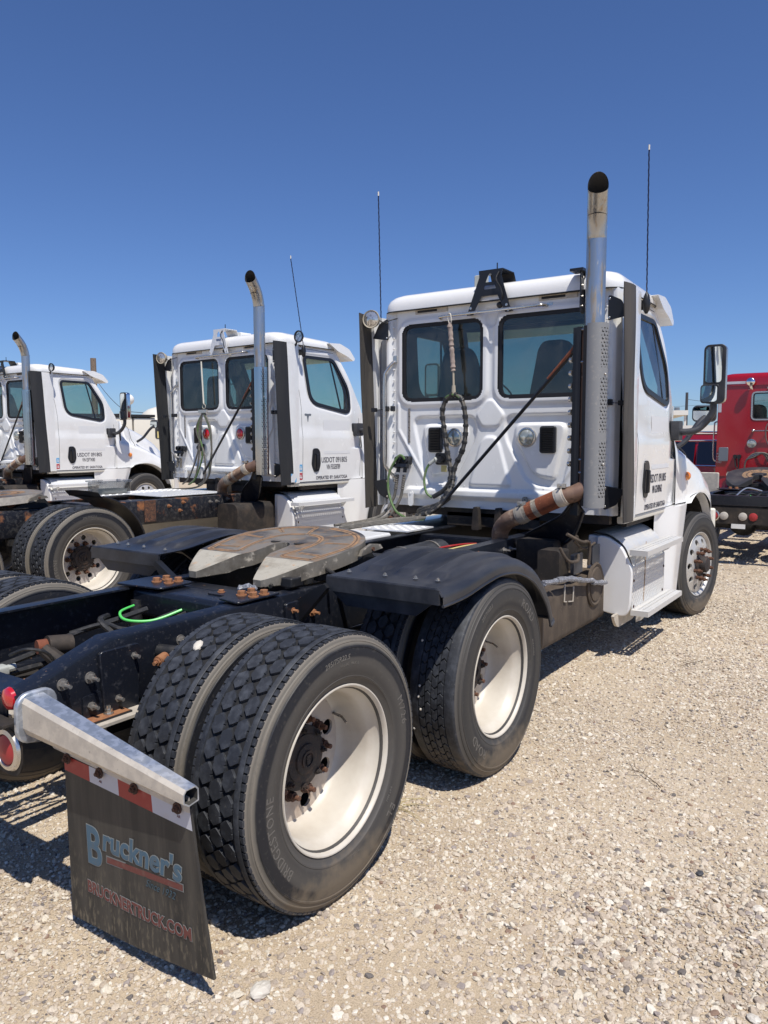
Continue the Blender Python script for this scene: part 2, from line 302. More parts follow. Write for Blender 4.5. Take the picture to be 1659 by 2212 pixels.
    def mesh(s, name, mats, smooth=35):
        me = bpy.data.meshes.new(name); me.from_pydata(s.v, [], s.f)
        for mt in mats: me.materials.append(MATS[mt] if isinstance(mt,str) else mt)
        if len(mats) > 1: me.polygons.foreach_set('material_index', s.m)
        if smooth:
            me.shade_smooth(); me.set_sharp_from_angle(angle=radians(smooth))
        me.update(); return me

def rrect(a0,a1,b0,b1,r,n=4):
    pts = []
    for (ca,cb,st) in ((a1-r,b1-r,0),(a0+r,b1-r,90),(a0+r,b0+r,180),(a1-r,b0+r,270)):
        for k in range(n+1):
            t = radians(st+90*k/n); pts.append((ca+r*cos(t), cb+r*sin(t)))
    return pts
def fillet(poly, r, n=5):
    out = []; m = len(poly)
    for i in range(m):
        p = Vector(poly[i]); a = Vector(poly[i-1])-p; b = Vector(poly[(i+1)%m])-p
        rr = r[i] if hasattr(r,'__len__') else r
        d = min(rr, a.length*.48, b.length*.48); A = p+a.normalized()*d; B = p+b.normalized()*d
        for k in range(n+1):
            t = k/n; q = A*(1-t)**2 + p*2*t*(1-t) + B*t*t; out.append((q.x,q.y))
    return out
def offset(poly, d):   # move an outline inwards (d>0) for a counter-clockwise loop
    m = len(poly); out = []
    for i in range(m):
        a = Vector(poly[i-1]); p = Vector(poly[i]); b = Vector(poly[(i+1)%m])
        t = (b-a); t = t.normalized() if t.length > 1e-9 else Vector((1,0)); out.append((p.x-t.y*d, p.y+t.x*d))
    return out
def spline(pts, n=8):
    P = [Vector(p) for p in pts]; out = []
    for i in range(len(P)-1):
        p0 = P[max(i-1,0)]; p1 = P[i]; p2 = P[i+1]; p3 = P[min(i+2,len(P)-1)]
        for k in range(n):
            t = k/n; out.append(.5*((2*p1)+(p2-p0)*t+(2*p0-5*p1+4*p2-p3)*t*t+(3*p1-p0-3*p2+p3)*t**3))
    out.append(P[-1]); return out
def holed(outer, holes, axis, lo, hi=None, both=True):   # flat sheet with holes; returns an MB with walls
    bm = bmesh.new(); loops = [outer]+list(holes); edges = []; lv = []
    def mk(p,h): return {'x':(h,p[0],p[1]),'y':(p[0],h,p[1]),'z':(p[0],p[1],h)}[axis]
    for lp in loops:
        vs = [bm.verts.new(mk(p,lo)) for p in lp]; lv.append(vs)
        for i in range(len(vs)): edges.append(bm.edges.new((vs[i], vs[(i+1)%len(vs)])))
    bmesh.ops.triangle_fill(bm, use_beauty=True, use_dissolve=False, edges=edges)
    bm.verts.index_update(); mb = MB(); vv = [tuple(v.co) for v in bm.verts]; ff = [tuple(v.index for v in f.verts) for f in bm.faces]
    mb.add(vv, ff)
    if hi is not None:
        k = {'x':0,'y':1,'z':2}[axis]
        v2 = [tuple(hi if i == k else c for i,c in enumerate(p)) for p in vv]; mb.add(v2, [f[::-1] for f in ff])
        o = 0; n = len(vv)
        fs = []
        for vs in lv:
            ids = [v.index for v in vs]; L = len(ids)
            fs += [(ids[i], ids[(i+1)%L], n+ids[(i+1)%L], n+ids[i]) for i in range(L)]
        mb.f.extend(fs); mb.m.extend([0]*len(fs))
    bm.free(); return mb

MESH = {}
def link(name, mesh, parent=None, loc=(0,0,0), rot=(0,0,0)):
    o = bpy.data.objects.new(name, mesh); COL.objects.link(o); o.parent = parent; o.location = loc; o.rotation_euler = rot; return o
def part(name, mb, mats, parent, loc=(0,0,0), rot=(0,0,0), smooth=35, key=None, bevel=None, label=None):
    """mb: an MB or a function that makes one (only called the first time this key is met)"""
    if isinstance(mats, str): mats = (mats,)
    k = (key, tuple(mats)) if key else None
    if k and k in MESH: me = MESH[k]
    else:
        b = mb() if callable(mb) else mb; me = b.mesh(name, mats, smooth)
        if k: MESH[k] = me
    o = link(name, me, parent, loc, rot)
    if bevel:
        md = o.modifiers.new('bevel','BEVEL'); md.width = bevel; md.segments = 2; md.limit_method = 'ANGLE'; md.angle_limit = radians(40)
    if label: o['label'] = label
    return o
def thing(name, label, cat, loc=(0,0,0), rz=0, group=None):
    o = link(name, None, None, loc, (0,0,rz)); o['label'] = label; o['category'] = cat
    if group: o['group'] = group
    return o
def tag(o, label, cat, group=None):
    o['label'] = label; o['category'] = cat
    if group: o['group'] = group
    return o

_tc = {}
def text_mb(s, size=.1, shear=0.0, sx=1.0, ext=.0006, bold=0.0, spacing=1.0, align='LEFT', res=3):
    """text as verts in the XY plane, thickness along Z"""
    k = (s,size,shear,sx,ext,bold,spacing,align)
    if k in _tc: return _tc[k]
    cu = bpy.data.curves.new('lettering','FONT'); cu.body = s; cu.size = size; cu.shear = shear; cu.extrude = ext; cu.offset = bold
    cu.space_character = spacing; cu.align_x = align; cu.resolution_u = res
    ob = bpy.data.objects.new('lettering', cu); me = bpy.data.meshes.new_from_object(ob)
    v = [(p.co.x*sx, p.co.y, p.co.z) for p in me.vertices]; f = [tuple(p.vertices) for p in me.polygons]
    bpy.data.objects.remove(ob); bpy.data.curves.remove(cu); bpy.data.meshes.remove(me)
    _tc[k] = (v,f); return v,f
def text_on(mbm, s, origin, ux, uz, size, mi=None, **kw):
    """write text from origin along ux with letters standing along uz"""
    v,f = text_mb(s, size, **kw); ux = Vector(ux).normalized(); uz = Vector(uz).normalized(); n = ux.cross(uz)
    o = Vector(origin); mbm.add([o+ux*p[0]+uz*p[1]+n*p[2] for p in v], f, mi); return mbm
# ------------------------------------------------------------------ wheels (axis y, outer face towards -y)
def side_y(r):   # how far the sidewall bulges at a radius
    return float(np.interp(r, [.285,.30,.33,.36,.40,.43,.455,.472,.484], [.104,.112,.128,.137,.1405,.138,.131,.124,.116]))
def tyre_body(grooves=None):
    mb = MB(); N = 96
    half = [(.285,.095),(.288,.104),(.300,.113),(.316,.121),(.330,.128),(.3315,.1305),(.3365,.1325),(.338,.131),(.352,.135),(.37,.138),(.400,.1405),(.425,.1385),(.440,.1365),(.4415,.1385),(.447,.1375),(.4485,.1345),(.460,.130),(.4615,.1315),(.4655,.1300),(.467,.1265),(.476,.122),(.484,.1165)]
    top = grooves or [(.4835,.112),(.484,.09),(.4845,.0)]
    prof = half+top+[(r,-y) for r,y in reversed(top) if y > 0]+[(r,-y) for r,y in reversed(half)]
    mb.lathe([(r,y) for r,y in prof],'y',n=N)
    n0 = len(half)-1; n1 = n0+len(top)*2-(1 if top[-1][1] == 0 else 0)
    # material index: tread area gets 1
    seg = len(prof)-1
    for i in range(seg):
        if n0 <= i <= n1:
            for k in range(N): mb.m[i*N+k] = 1
    return mb
def blocks(mb, poly, r0, r1, y0, n, mi, inset=.86, jit=.0008, phase=0.0):
    for i in range(n):
        a0 = 2*pi*(i+phase)/n; c = (sum(p[0] for p in poly)/len(poly), sum(p[1] for p in poly)/len(poly)); m = len(poly)
        rt_ = r1+random.uniform(-jit, jit); vs = []
        for (rr, sc) in ((r0,1),(rt_-.003,1),(rt_,inset)):
            for p in poly:
                px = c[0]+(p[0]-c[0])*sc; py = c[1]+(p[1]-c[1])*sc; a = a0+px/.49; vs.append((rr*cos(a), y0+py, rr*sin(a)))
        fs = [(k,(k+1)%m,m+(k+1)%m,m+k) for k in range(m)]+[(m+k,m+(k+1)%m,2*m+(k+1)%m,2*m+k) for k in range(m)]+[tuple(range(2*m,3*m))]
        mb.add(vs, fs, mi)
def tyre_drive():
    random.seed(3); mb = tyre_body(); n = 39; P = 3.08/n
    for row,yc in enumerate((-.0520,.0,.0520)):
        w = .0250; L = P*.488
        hexp = [(-L*.98,-.004),(-L*.86,.006),(-L*.50,w),(-L*.08,w),(0,w*.86),(L*.08,w),(L*.40,w),(L*.92,.004),(L*.80,-.006),(L*.50,-w),(L*.08,-w),(0,-w*.86),(-L*.08,-w),(-L*.40,-w)]
        blocks(mb, hexp[::-1], .483, .4955, yc, n, 2, .975, .0005, (row%2)*.5)
    for sg in (-1,1):   # shoulder ribs, notched on the outer edge
        mb.lathe([(.483,sg*.0825),(.4945,sg*.084),(.4945,sg*.103),(.4925,sg*.106)] if sg > 0 else [(.4925,-.106),(.4945,-.103),(.4945,-.084),(.483,-.0825)],'y',n=96,mi=2)
        m = 110; L = 3.08/m*.39
        blocks(mb, [(-L,-.0075),(L,-.0075),(L,.0075),(-L,.0075)], .476, .4895, sg*.1115, m, 2, .95, .0004)
        for i in range(m):   # small inner lugs
            pass
    return mb
def tyre_trailer():   # ribs with chevron cuts
    random.seed(5); mb = tyre_body(); n = 60; P = 3.08/n
    for row,yc in enumerate((-.050,-.0165,.0165,.050)):
        w = .0145; L = P*.44; k = .012*(1 if row%2 else -1)
        blocks(mb, [(-L,-w),(L,-w),(L+k,0),(L,w),(-L,w),(-L+k,0)], .480,.4945, yc, n, 2, .92, .0004, (row%2)*.3)
    for sg in (-1,1):
        pr = [(.482,sg*.0675),(.494,sg*.069),(.494,sg*.107),(.489,sg*.115),(.482,sg*.118)]
        mb.lathe(pr if sg > 0 else pr[::-1],'y',n=96,mi=2)
    return mb
def tyre_steer():
    top = [(.4935,.112)]
    for g in (.075,.037): top += [(.494,g+.004),(.482,g+.0025),(.482,g-.0025),(.494,g-.004)]
    top += [(.4945,.0)]
    return tyre_body(top)
def tyre_text(items):
    mb = MB()
    for (s, size, a0, R, sp, kw) in items:
        v,f = text_mb(s, size, ext=.0011, spacing=sp, **kw); out = []
        for p in v:
            a = radians(a0)-p[0]/R; r = R+p[1]; out.append((r*cos(a), -(side_y(r)+p[2]+.0002), r*sin(a)))
        mb.add(out, f)
    return mb
TXT_A = [('BRIDGESTONE', .050, 222, .372, 1.15, dict(sx=.88,res=2)), ('295/75R22.5', .026, 105, .402, 1.05, dict(shear=.35,res=2)), ('RADIAL  MAX. L', .014, 93, .380, 1.1, dict(res=1)),
         ('M726', .046, 26, .380, 1.25, dict(res=2)), ('EL', .05, -38, .385, 1.3, dict(res=2)), ('TUBELESS', .013, -75, .345, 1.2, dict(res=1)), ('DOT 8BR3', .012, -30, .350, 1.1, dict(res=1))]
TXT_B = [('ROAD', .062, 238, .372, 1.0, dict(res=2)), ('295/75R22.5', .022, 128, .412, 1.05, dict(shear=.3,res=2)), ('ROAD', .062, 62, .372, 1.0, dict(res=2)), ('REGROOVABLE', .013, 20, .350, 1.1, dict(res=1))]

def rim_deep(nh):      # outer wheel of a dual pair: deep dish, disc at the inner end
    mb = MB()
    mb.lathe([(.286,-.095),(.296,-.104),(.3025,-.112),(.3055,-.117),(.3040,-.1215),(.2995,-.1215),(.2950,-.1175),(.2915,-.109),(.2885,-.096),(.2850,-.080),(.2790,-.066),(.2710,-.053),(.2655,-.040),(.2640,-.005),(.2625,.035),(.2600,.062),(.2540,.080),(.2450,.090)],'y',n=72,mi=0)
    holes = []; n0 = 40
    outer = [(.246*cos(2*pi*k/72), .246*sin(2*pi*k/72)) for k in range(72)]
    nn = 8 if nh == 5 else nh; hr = .031 if nh == 5 else .024
    for i in range(nn):
        a = 2*pi*i/nn+radians(15.5 if nh == 5 else 8); c = (.196*cos(a), .196*sin(a))
        holes.append([(c[0]+hr*cos(2*pi*k/20), c[1]+hr*sin(2*pi*k/20)) for k in range(20)])
    holes.append([(.105*cos(2*pi*k/32), .105*sin(2*pi*k/32)) for k in range(32)])
    h = holed(outer, holes, 'y', .090, .101); mb.add(h.v, h.f, 1)
    mb.lathe([(.2455,.0905),(.2455,.101)],'y',n=48,mi=1)
    return mb
def rim_inner():       # inner dual, mostly hidden, disc towards the outside
    mb = MB()
    mb.lathe([(.286,.095),(.3025,.112),(.3050,.118),(.2990,.121),(.2865,.099),(.2700,.058),(.2640,.0),(.2640,-.05),(.250,-.085),(.20,-.095),(.10,-.095)],'y',n=48,mi=0)
    mb.lathe([(.286,-.095),(.3055,-.117),(.2990,-.121),(.2865,-.099),(.27,-.06)],'y',n=48,mi=0)
    mb.lathe([(.10,.10),(.205,.10),(.21,.05),(.21,-.09)],'y',n=32,mi=1)   # brake drum
    return mb
def rim_steer():       # steer wheel: disc bulging outwards
    mb = MB()
    mb.lathe([(.286,.095),(.3050,.118),(.2990,.121),(.27,.06),(.268,-.03),(.286,-.095),(.296,-.104),(.3055,-.117),(.3040,-.1215),(.2990,-.121),(.2905,-.113),(.2850,-.103),(.278,-.100)],'y',n=64,mi=0)
    outer = [(.272*cos(2*pi*k/72), .272*sin(2*pi*k/72)) for k in range(72)]
    holes = [[(.216*cos(2*pi*i/10)+.030*cos(2*pi*k/16), .216*sin(2*pi*i/10)+.030*sin(2*pi*k/16)) for k in range(16)] for i in range(10)]
    holes.append([(.120*cos(2*pi*k/32), .120*sin(2*pi*k/32)) for k in range(32)])
    h = holed(outer, holes, 'y', -.100, -.082)
    vv = []
    for p in h.v:
        r = hypot(p[0],p[2]); vv.append((p[0], p[1]-.030*np.clip((.27-r)/.09,0,1), p[2]))
    mb.add(vv, h.f, 0); return mb
def hub_drive():
    mb = MB()
    mb.lathe([(.108,.11),(.108,.080),(.104,.076),(.121,.072),(.121,.058),(.108,.053),(.092,.049),(.090,.044),(.058,.041),(.056,.034),(.046,.031),(.0001,.031)],'y',n=40)
    for i in range(8):
        a = 2*pi*i/8; mb.bolt((.107*cos(a),.053,.107*sin(a)),(0,-1,0),.011,.014,.010)
    mb.lathe([(.034,.031),(.034,.026),(.025,.026),(.025,.031)],'y',n=24)
    mb.box(-.009,.009,.026,.031,-.017,.017)
    return mb
def hub_steer():
    mb = MB(); mb.lathe([(.120,-.10),(.118,-.135),(.095,-.14),(.078,-.15),(.074,-.185),(.066,-.20),(.045,-.205),(.0001,-.207)],'y',n=32); return mb
def nut():
    mb = MB(); mb.lathe([(.0235,0),(.0235,-.006),(.019,-.008)],'y',n=14); mb.cyl((0,-.006,0),(0,-.028,0),.0185,6); mb.cyl((0,-.028,0),(0,-.052,0),.0095,10); return mb
def nut_long():
    mb = MB(); mb.lathe([(.0235,0),(.0235,-.006),(.019,-.008)],'y',n=14); mb.cyl((0,-.006,0),(0,-.028,0),.0185,6)
    mb.cyl((0,-.028,0),(0,-.085,0),.0105,10); mb.lathe([(.012,-.045),(.018,-.048),(.018,-.066),(.012,-.070)],'y',n=6); return mb
TY = ('rubber_side','rubber_groove','rubber_tread')
def drive_wheels(t, x, tyre='drive', nh=5, right_only=False, text=True):
    for sg in (-1,1):
        rot = (0,0,0) if sg < 0 else (0,0,pi)
        fn = tyre_drive if tyre == 'drive' else tyre_trailer
        side = ('rubber_side' if tyre == 'drive' else 'rubber_side_b','rubber_groove','rubber_tread')
        w = part('wheel', lambda: rim_deep(nh), ('rim_white','rim_disc_dirty' if nh == 5 else 'rim_steel'), t, (x,sg*1.085,.49), rot, key='rim%d'%nh)
        part('tyre', fn, side, w, key='ty_'+tyre)
        part('hub', hub_drive, 'hub_dirty', w, key='hubd')
        for i in range(10):
            a = 2*pi*i/10; part('lug_nut', nut, 'rust', w, (.143*cos(a), .088, .143*sin(a)), key='nut')
        if text and sg < 0:
            for k_,it in enumerate(TXT_A if tyre == 'drive' else TXT_B): part('raised_lettering', lambda: tyre_text([it]), 'rubber_letter', w, key='tt%s%d'%(tyre,k_), smooth=0)
        if nh == 5: part('valve_stem', lambda: MB().tube([(.222,.088,.10),(.218,.04,.095),(.195,.0,.085)], .005, 6), 'bolt_steel', w, key='valve')
        w2 = part('wheel', rim_inner, ('rim_white','suspension_dark'), t, (x,sg*.755,.49), rot, key='rimi')
        part('tyre', tyre_drive, TY, w2, key='ty_drive')
        if text:
            o = part('raised_lettering', lambda: tyre_text([TXT_A[0]]), 'rubber_letter', w2, (0,0,0), (0,0,pi), key='ttdrive0', smooth=0)
def steer_wheels(t, x, ang=-9):
    for sg in (-1,1):
        w = part('wheel', rim_steer, 'rim_alloy', t, (x,sg*1.095,.49), (0,0,radians(ang)+(0 if sg < 0 else pi)), key='rims')
        part('tyre', tyre_steer, ('rubber_side_b','rubber_groove','rubber_tread'), w, key='ty_steer')
        part('hub', hub_steer, 'hub_dirty', w, key='hubs')
        for i in range(10):
            a = 2*pi*(i+.5)/10; part('lug_nut', nut_long, 'rust', w, (.1425*cos(a), -.118, .1425*sin(a)), key='nutl')
# ------------------------------------------------------------------ chassis
def rail(sg, dx, xf=6.4):
    """C-section side member, web outside, with the sloping rear end"""
    mb = MB(); xs = [-.745+dx, -.38+dx, xf]; zt = [.815,.938,.945]; zb = [.668,.672,.675]; T = .009; W = .088
    def pr(i):
        t,b = zt[i],zb[i]; r = .012
        return [(.425-W,t-T),(.425-W,t),(.425-r,t),(.425-.003,t-.003),(.425,t-r),(.425,b+r),(.425-.003,b+.003),(.425-r,b),(.425-W,b),(.425-W,b+T),(.425-T,b+T),(.425-T,t-T)]
    n = 12; vs = []; fs = []
    for i in range(3): vs += [(xs[i], sg*p[0], p[1]) for p in pr(i)]
    for i in range(2): fs += [(i*n+k, i*n+(k+1)%n, (i+1)*n+(k+1)%n, (i+1)*n+k) for k in range(n)]
    fs += [tuple(range(n)), tuple(range(2*n,3*n))]
    return mb.add(vs, fs)
def channel_cross(x0, x1, z0, z1, t=.008, yw=.415):   # crossmember: top flange, web
    mb = MB(); mb.box(x0,x1,-yw,yw,z1-t,z1); mb.box(x0,x0+t,-yw,yw,z0,z1-t); mb.box(x0+t,x1,-yw,yw,z0,z0+t); return mb
def fifth_wheel_parts(t, ox, tilt=.15, mats=('plate_steel','plate_ramp','plate_skirt'), detail=True):
    # outline in plan (x forward), throat open to the rear; built as strips across
    cx = 1.10+ox
    def top(x):   # height of the plate at x
        X = x-ox; z = 1.060+tilt*(X-.80)
        return z if X > .80 else 1.060-.36*(.80-X)-(0 if X > .64 else 0)
    def outer(X):
        if X < .60: return 0
        if X > 1.10: return .450*sqrt(max(0,1-((X-1.10)/.35)**2.2))
        if X > .82: return .450-.04*((1.10-X)/.28)**2
        k = (X-.60)/.22; return .255+(.410-.255)*min(1,max(0,k))**.75
    def inner(X):
        if X > 1.08: return 0
        if X > .88: return .060*sqrt(max(0,1-((X-1.0)/.08)**2)) if X > 1.0 else .060
        k = (X-.60)/.28; return .205-.145*min(1,max(0,k))**.9
    stations = [.60+.011*i for i in range(82)]; stations = [x for x in stations if x < 1.449]+[1.4495]
    H = .075
    for sg in ():
        pass
    mbt = MB()
    rows = []
    for X in stations:
        x = X+ox; z = top(x); o = outer(X); i_ = inner(X); ys = []
        if i_ > 0: segs = [(-o,-i_),(i_,o)]
        else: segs = [(-o,0.0),(0.0,o)]
        rows.append((x,z,segs,X))
    NS = 7
    for a in range(len(rows)-1):
        for s_ in (0,1):
            (x0,z0,g0,X0),(x1,z1,g1,X1) = rows[a],rows[a+1]
            ya = [g0[s_][0]+(g0[s_][1]-g0[s_][0])*k/NS for k in range(NS+1)]; yb = [g1[s_][0]+(g1[s_][1]-g1[s_][0])*k/NS for k in range(NS+1)]
            vs = [(x0,y,z0) for y in ya]+[(x1,y,z1) for y in yb]
            mbt.add(vs, [(k,k+1,NS+2+k,NS+1+k) for k in range(NS)], 0 if X0 > .81 else 1)
            for (q0,q1) in ((g0[s_][0 if s_ == 0 else 1], g1[s_][0 if s_ == 0 else 1]), (g0[s_][1 if s_ == 0 else 0], g1[s_][1 if s_ == 0 else 0])):
                if abs(q0) < 1e-6 and abs(q1) < 1e-6: continue
                hh = H if X0 > .75 else H*(.45+.55*(X0-.60)/.15)
                mbt.add([(x0,q0,z0),(x1,q1,z1),(x1,q1,z1-hh),(x0,q0,z0-hh)], [(0,1,2,3)], 2)
            if a == 0: mbt.add([(x0,ya[0],z0),(x0,ya[-1],z0),(x0,ya[-1],z0-H*.45),(x0,ya[0],z0-H*.45)], [(0,1,2,3)], 2)
    # underside
    for a in range(len(rows)-1):
        for s_ in (0,1):
            (x0,z0,g0,X0),(x1,z1,g1,X1) = rows[a],rows[a+1]
            hh = H if X0 > .75 else H*(.45+.55*(X0-.60)/.15); hh1 = H if X1 > .75 else H*(.45+.55*(X1-.60)/.15)
            mbt.add([(x0,g0[s_][0],z0-hh),(x0,g0[s_][1],z0-hh),(x1,g1[s_][1],z1-hh1),(x1,g1[s_][0],z1-hh1)], [(0,1,2,3)], 2)
    fwp = part('fifth_wheel', mbt, mats, t, smooth=25)
    # grooves: thin inlaid lines a hair above the plate
    gls = []
    def gl(pts, w=.010):
        g = MB(); gls.append(g)
        P = spline([Vector((p[0]+ox,p[1],0)) for p in pts], 6)
        for i in range(len(P)-1):
            a,b = P[i],P[i+1]; d = (b-a).normalized(); n = Vector((-d.y,d.x,0))*w/2
            q = [a-n*2.6,a+n*2.6,b+n*2.6,b-n*2.6]; g.add([(p.x,p.y,top(p.x)+.0013) for p in q], [(0,1,2,3)], 0); q = [a-n*.45,a+n*.45,b+n*.45,b-n*.45]; g.add([(p.x,p.y,top(p.x)+.0022) for p in q], [(0,1,2,3)], 1)
    if detail:
        for sg in (-1,1):
            gl([(.845,sg*.365),(1.0,sg*.402),(1.13,sg*.41),(1.27,sg*.345),(1.36,sg*.23),(1.412,sg*.05)], .014)
            gl([(.845,sg*.365),(.85,sg*.20),(.87,sg*.155)], .012)
            gl([(.87,sg*.155),(1.0,sg*.185),(1.12,sg*.185),(1.22,sg*.13),(1.26,sg*.02)], .012)
            gl([(.93,sg*.22),(.92,sg*.36)], .009); gl([(1.13,sg*.23),(1.15,sg*.38)], .009); gl([(1.26,sg*.19),(1.34,sg*.29)], .009)
        gl([(1.26,0),(1.33,.03),(1.41,.05)], .010)
    else:
        for sg in (-1,1): gl([(.95,sg*.12),(1.05,sg*.17),(1.2,sg*.14),(1.25,0)], .05)
    for g in gls: part('grease_groove', g, ('plate_band','plate_groove'), fwp, smooth=0)
    for sg in (-1,1):
        hl = MB(); hl.lathe([(.0001,0),(.028,0),(.030,.001)],'z',c=(1.085+ox,sg*.085,top(1.085+ox)+.0018),n=20); part('pin_hole', hl, 'stack_inside', fwp)
    j = MB(); j.rbox(.93+ox,1.10+ox,-.12,.12,.955,1.005,.02,'x'); j.rbox(.86+ox,.98+ox,-.03,.03,.965,.99,.01,'x')
    part('locking_jaw', j, 'suspension_dark', fwp)
    # pivot brackets and base plates on the rails
    for sg in (-1,1):
        b = MB(); prof = [(1.02+ox,.955),(1.42+ox,.955),(1.36+ox,.985),(1.29+ox,1.075),(1.15+ox,1.075),(1.08+ox,.985)]
        b.prism(fillet(prof,.02,3),'y',sg*.33,sg*.345); b.prism(fillet(prof,.02,3),'y',sg*.405,sg*.42); b.box(1.0+ox,1.46+ox,sg*.30,sg*.43,.946,.956)
        part('pivot_bracket', b, 'suspension_dark', t)
        e = MB(); zz = top(1.22+ox)-.055
        e.prism([(1.13+ox,zz-.01),(1.33+ox,zz+.012),(1.31+ox,zz+.035),(1.23+ox,zz+.045),(1.15+ox,zz+.02)],'y',sg*.455,sg*.475)
        e.bolt((1.235+ox,sg*.47,zz+.018),(0,sg,0),.012,.012,.0,mi=1); part('pivot_ear', e, ('plate_skirt','rust'), fwp)

def build_chassis(t, P):
    dx = P.get('dx',0.0); fm = P.get('frame','black_frame')
    for sg in (-1,1): part('frame_rail', rail(sg,dx), fm, t, bevel=None, smooth=40)
    sx = lambda x: x+dx
    # end crossmember, with lamp plate below
    ec = MB(); ec.box(sx(-.735),sx(-.60),-.335,.335,.795,.805); ec.box(sx(-.735),sx(-.725),-.335,.335,.60,.795); ec.box(sx(-.610),sx(-.60),-.335,.335,.70,.795)
    part('end_crossmember', ec, fm, t, bevel=.004)
    for xx in (.52,1.9,3.05):
        part('crossmember', channel_cross(sx(xx) if xx < 2 else xx, (sx(xx) if xx < 2 else xx)+.12, .72, .925), fm, t, bevel=.004)
    # big suspension crossmember under the tail of the fifth wheel
    m = MB(); m.rbox(sx(.30),sx(.50),-.33,.33,.80,.935,.025,'y'); part('crossmember', m, fm, t, bevel=.006)
    for sg in (-1,1):
        ii = .12 if sg > 0 else .27; g = MB(); g.prism(fillet([(sx(.27),sg*.43),(sx(.30),sg*ii),(sx(.51),sg*ii),(sx(.56),sg*.43)][::-sg],.03,3),'z',.947,.957)
        part('gusset_plate', g, fm, t, bevel=.003)
        for (bx,by) in ((.40,.40),(.47,.40),(.395,.33),(.465,.325)) if sg < 0 else ((.41,.19),(.47,.19),(.40,.27),(.47,.28)):
            part('hex_bolt', lambda: MB().bolt((0,0,0),(0,0,1),.019,.022,0), 'rust_orange', t, (sx(bx),sg*by,.957), key='hexb')
    for sg in (-1,1):
        # hangers, springs and axle ends under the frame
        for xx in (-.35,.66,1.75):
            h = MB(); h.prism(fillet([(sx(xx)-.09,.90),(sx(xx)+.09,.90),(sx(xx)+.07,.58),(sx(xx)-.07,.58)],.02,3),'y',sg*.427,sg*.445); part('spring_hanger', h, fm, t, bevel=.003)
    for xx in (0,1.32):
        a = MB(); a.cyl((sx(xx),-.72,.49),(sx(xx),.72,.49),.075,20); a.ball((sx(xx),0,.52),.20,20); a.cyl((sx(xx)+.1,0,.55),(sx(xx)+.42,0,.60),.07,14)
        part('axle', a, 'suspension_dark', t)
        for sg in (-1,1):
            b = MB(); b.lathe([(.0001,0),(.085,0),(.10,.03),(.10,.07),(.085,.10),(.0001,.10)],'z',c=(sx(xx)+.30,sg*.33,.60),n=20); part('brake_chamber', b, 'suspension_dark', t)
            p = MB(); p.prism([(sx(xx)-.40,.60),(sx(xx)+.40,.60),(sx(xx)+.40,.63),(sx(xx)-.40,.66)],'y',sg*.40-.04,sg*.40+.04); part('leaf_spring', p, 'suspension_dark', t)
            q = MB(); q.tube([(sx(xx)+.25,sg*.28,.42),(sx(xx)+.30,sg*.30,.88)], [.035,.03], 12); part('shock_absorber', q, 'suspension_dark', t)
    # bolts through the right web
    for (bx,bz) in ((-.58,.815),(-.47,.812),(-.29,.855),(-.474,.709),(-.367,.710),(-.05,.86),(-.02,.78)):
        part('web_bolt', lambda: MB().lathe([(.022,0),(.022,-.004),(.012,-.004)],'y',n=14).cyl((0,-.003,0),(0,-.022,0),.015,6).cyl((0,-.022,0),(0,-.050,0),.0075,8), 'bolt_steel', t, (sx(bx),-.4255,bz), key='webbolt')
    for (bx,bz) in ((.58,.80),(.62,.86),(.70,.885),(.78,.82),(2.35,.86),(2.5,.80),(2.55,.89),(2.95,.87),(3.05,.87),(3.22,.89),(3.22,.72),(3.27,.72)):
        part('web_bolt', lambda: MB().lathe([(.022,0),(.022,-.004),(.012,-.004)],'y',n=14).cyl((0,-.003,0),(0,-.022,0),.015,6).cyl((0,-.022,0),(0,-.050,0),.0075,8), 'rust_orange' if bx < 2.6 else 'bolt_steel', t, (sx(bx) if bx < 2 else bx,-.4255,bz), key='webbolt')
    # small angle bracket on the web
    b = MB(); b.prism(fillet([(sx(-.505),.665),(sx(-.34),.665),(sx(-.34),.755),(sx(-.505),.748)],.012,3),'y',-.431,-.426); b.box(sx(-.505),sx(-.34),-.490,-.431,.660,.666)
    part('angle_bracket', b, 'black_frame', t); part('bracket_foot_plate', MB().box(sx(-.505),sx(-.345),-.486,-.433,.6662,.6675), 'rust_orange', t)
    part('hex_bolt', lambda: MB().bolt((0,0,0),(0,0,1),.014,.02,.012), 'dull_chrome', t, (sx(-.42),-.458,.6675), key='hexb2')
    part('support_step', MB().box(sx(-.57),sx(-.28),-.52,-.433,.648,.659), 'galvanised_dusty', t)
    # damper stub on the web
    d = MB(); d.cyl((sx(-.16),-.43,.84),(sx(-.13),-.55,.84),.028,14); d.cyl((sx(-.19),-.50,.835),(sx(-.235),-.515,.83),.02,12,mi=1); d.bolt((sx(-.235),-.515,.83),(-1,-.3,-.1),.014,.012,.016,mi=1)
    part('damper_mount', d, ('suspension_dark','rust_orange'), t)
    # air pipes and wiring between the rails
    def hose(pts, r, m_, nm='air_line', n=8): part(nm, MB().tube(spline(pts,8), r, n), m_, t)
    hose([(sx(-.68),.28,.70),(sx(-.50),.26,.72),(sx(-.30),.22,.76),(sx(-.08),.24,.80),(sx(.10),.20,.83),(sx(.25),.16,.86)], .014, 'hose_black')
    hose([(sx(-.62),.20,.70),(sx(-.40),.16,.72),(sx(-.12),.12,.74),(sx(.12),.08,.80),(sx(.30),.0,.86)], .012, 'hose_black')
    hose([(sx(-.10),.26,.80),(sx(.02),.18,.83),(sx(.06),.10,.81),(sx(.16),.04,.80),(sx(.30),-.06,.86)], .010, 'hose_black')
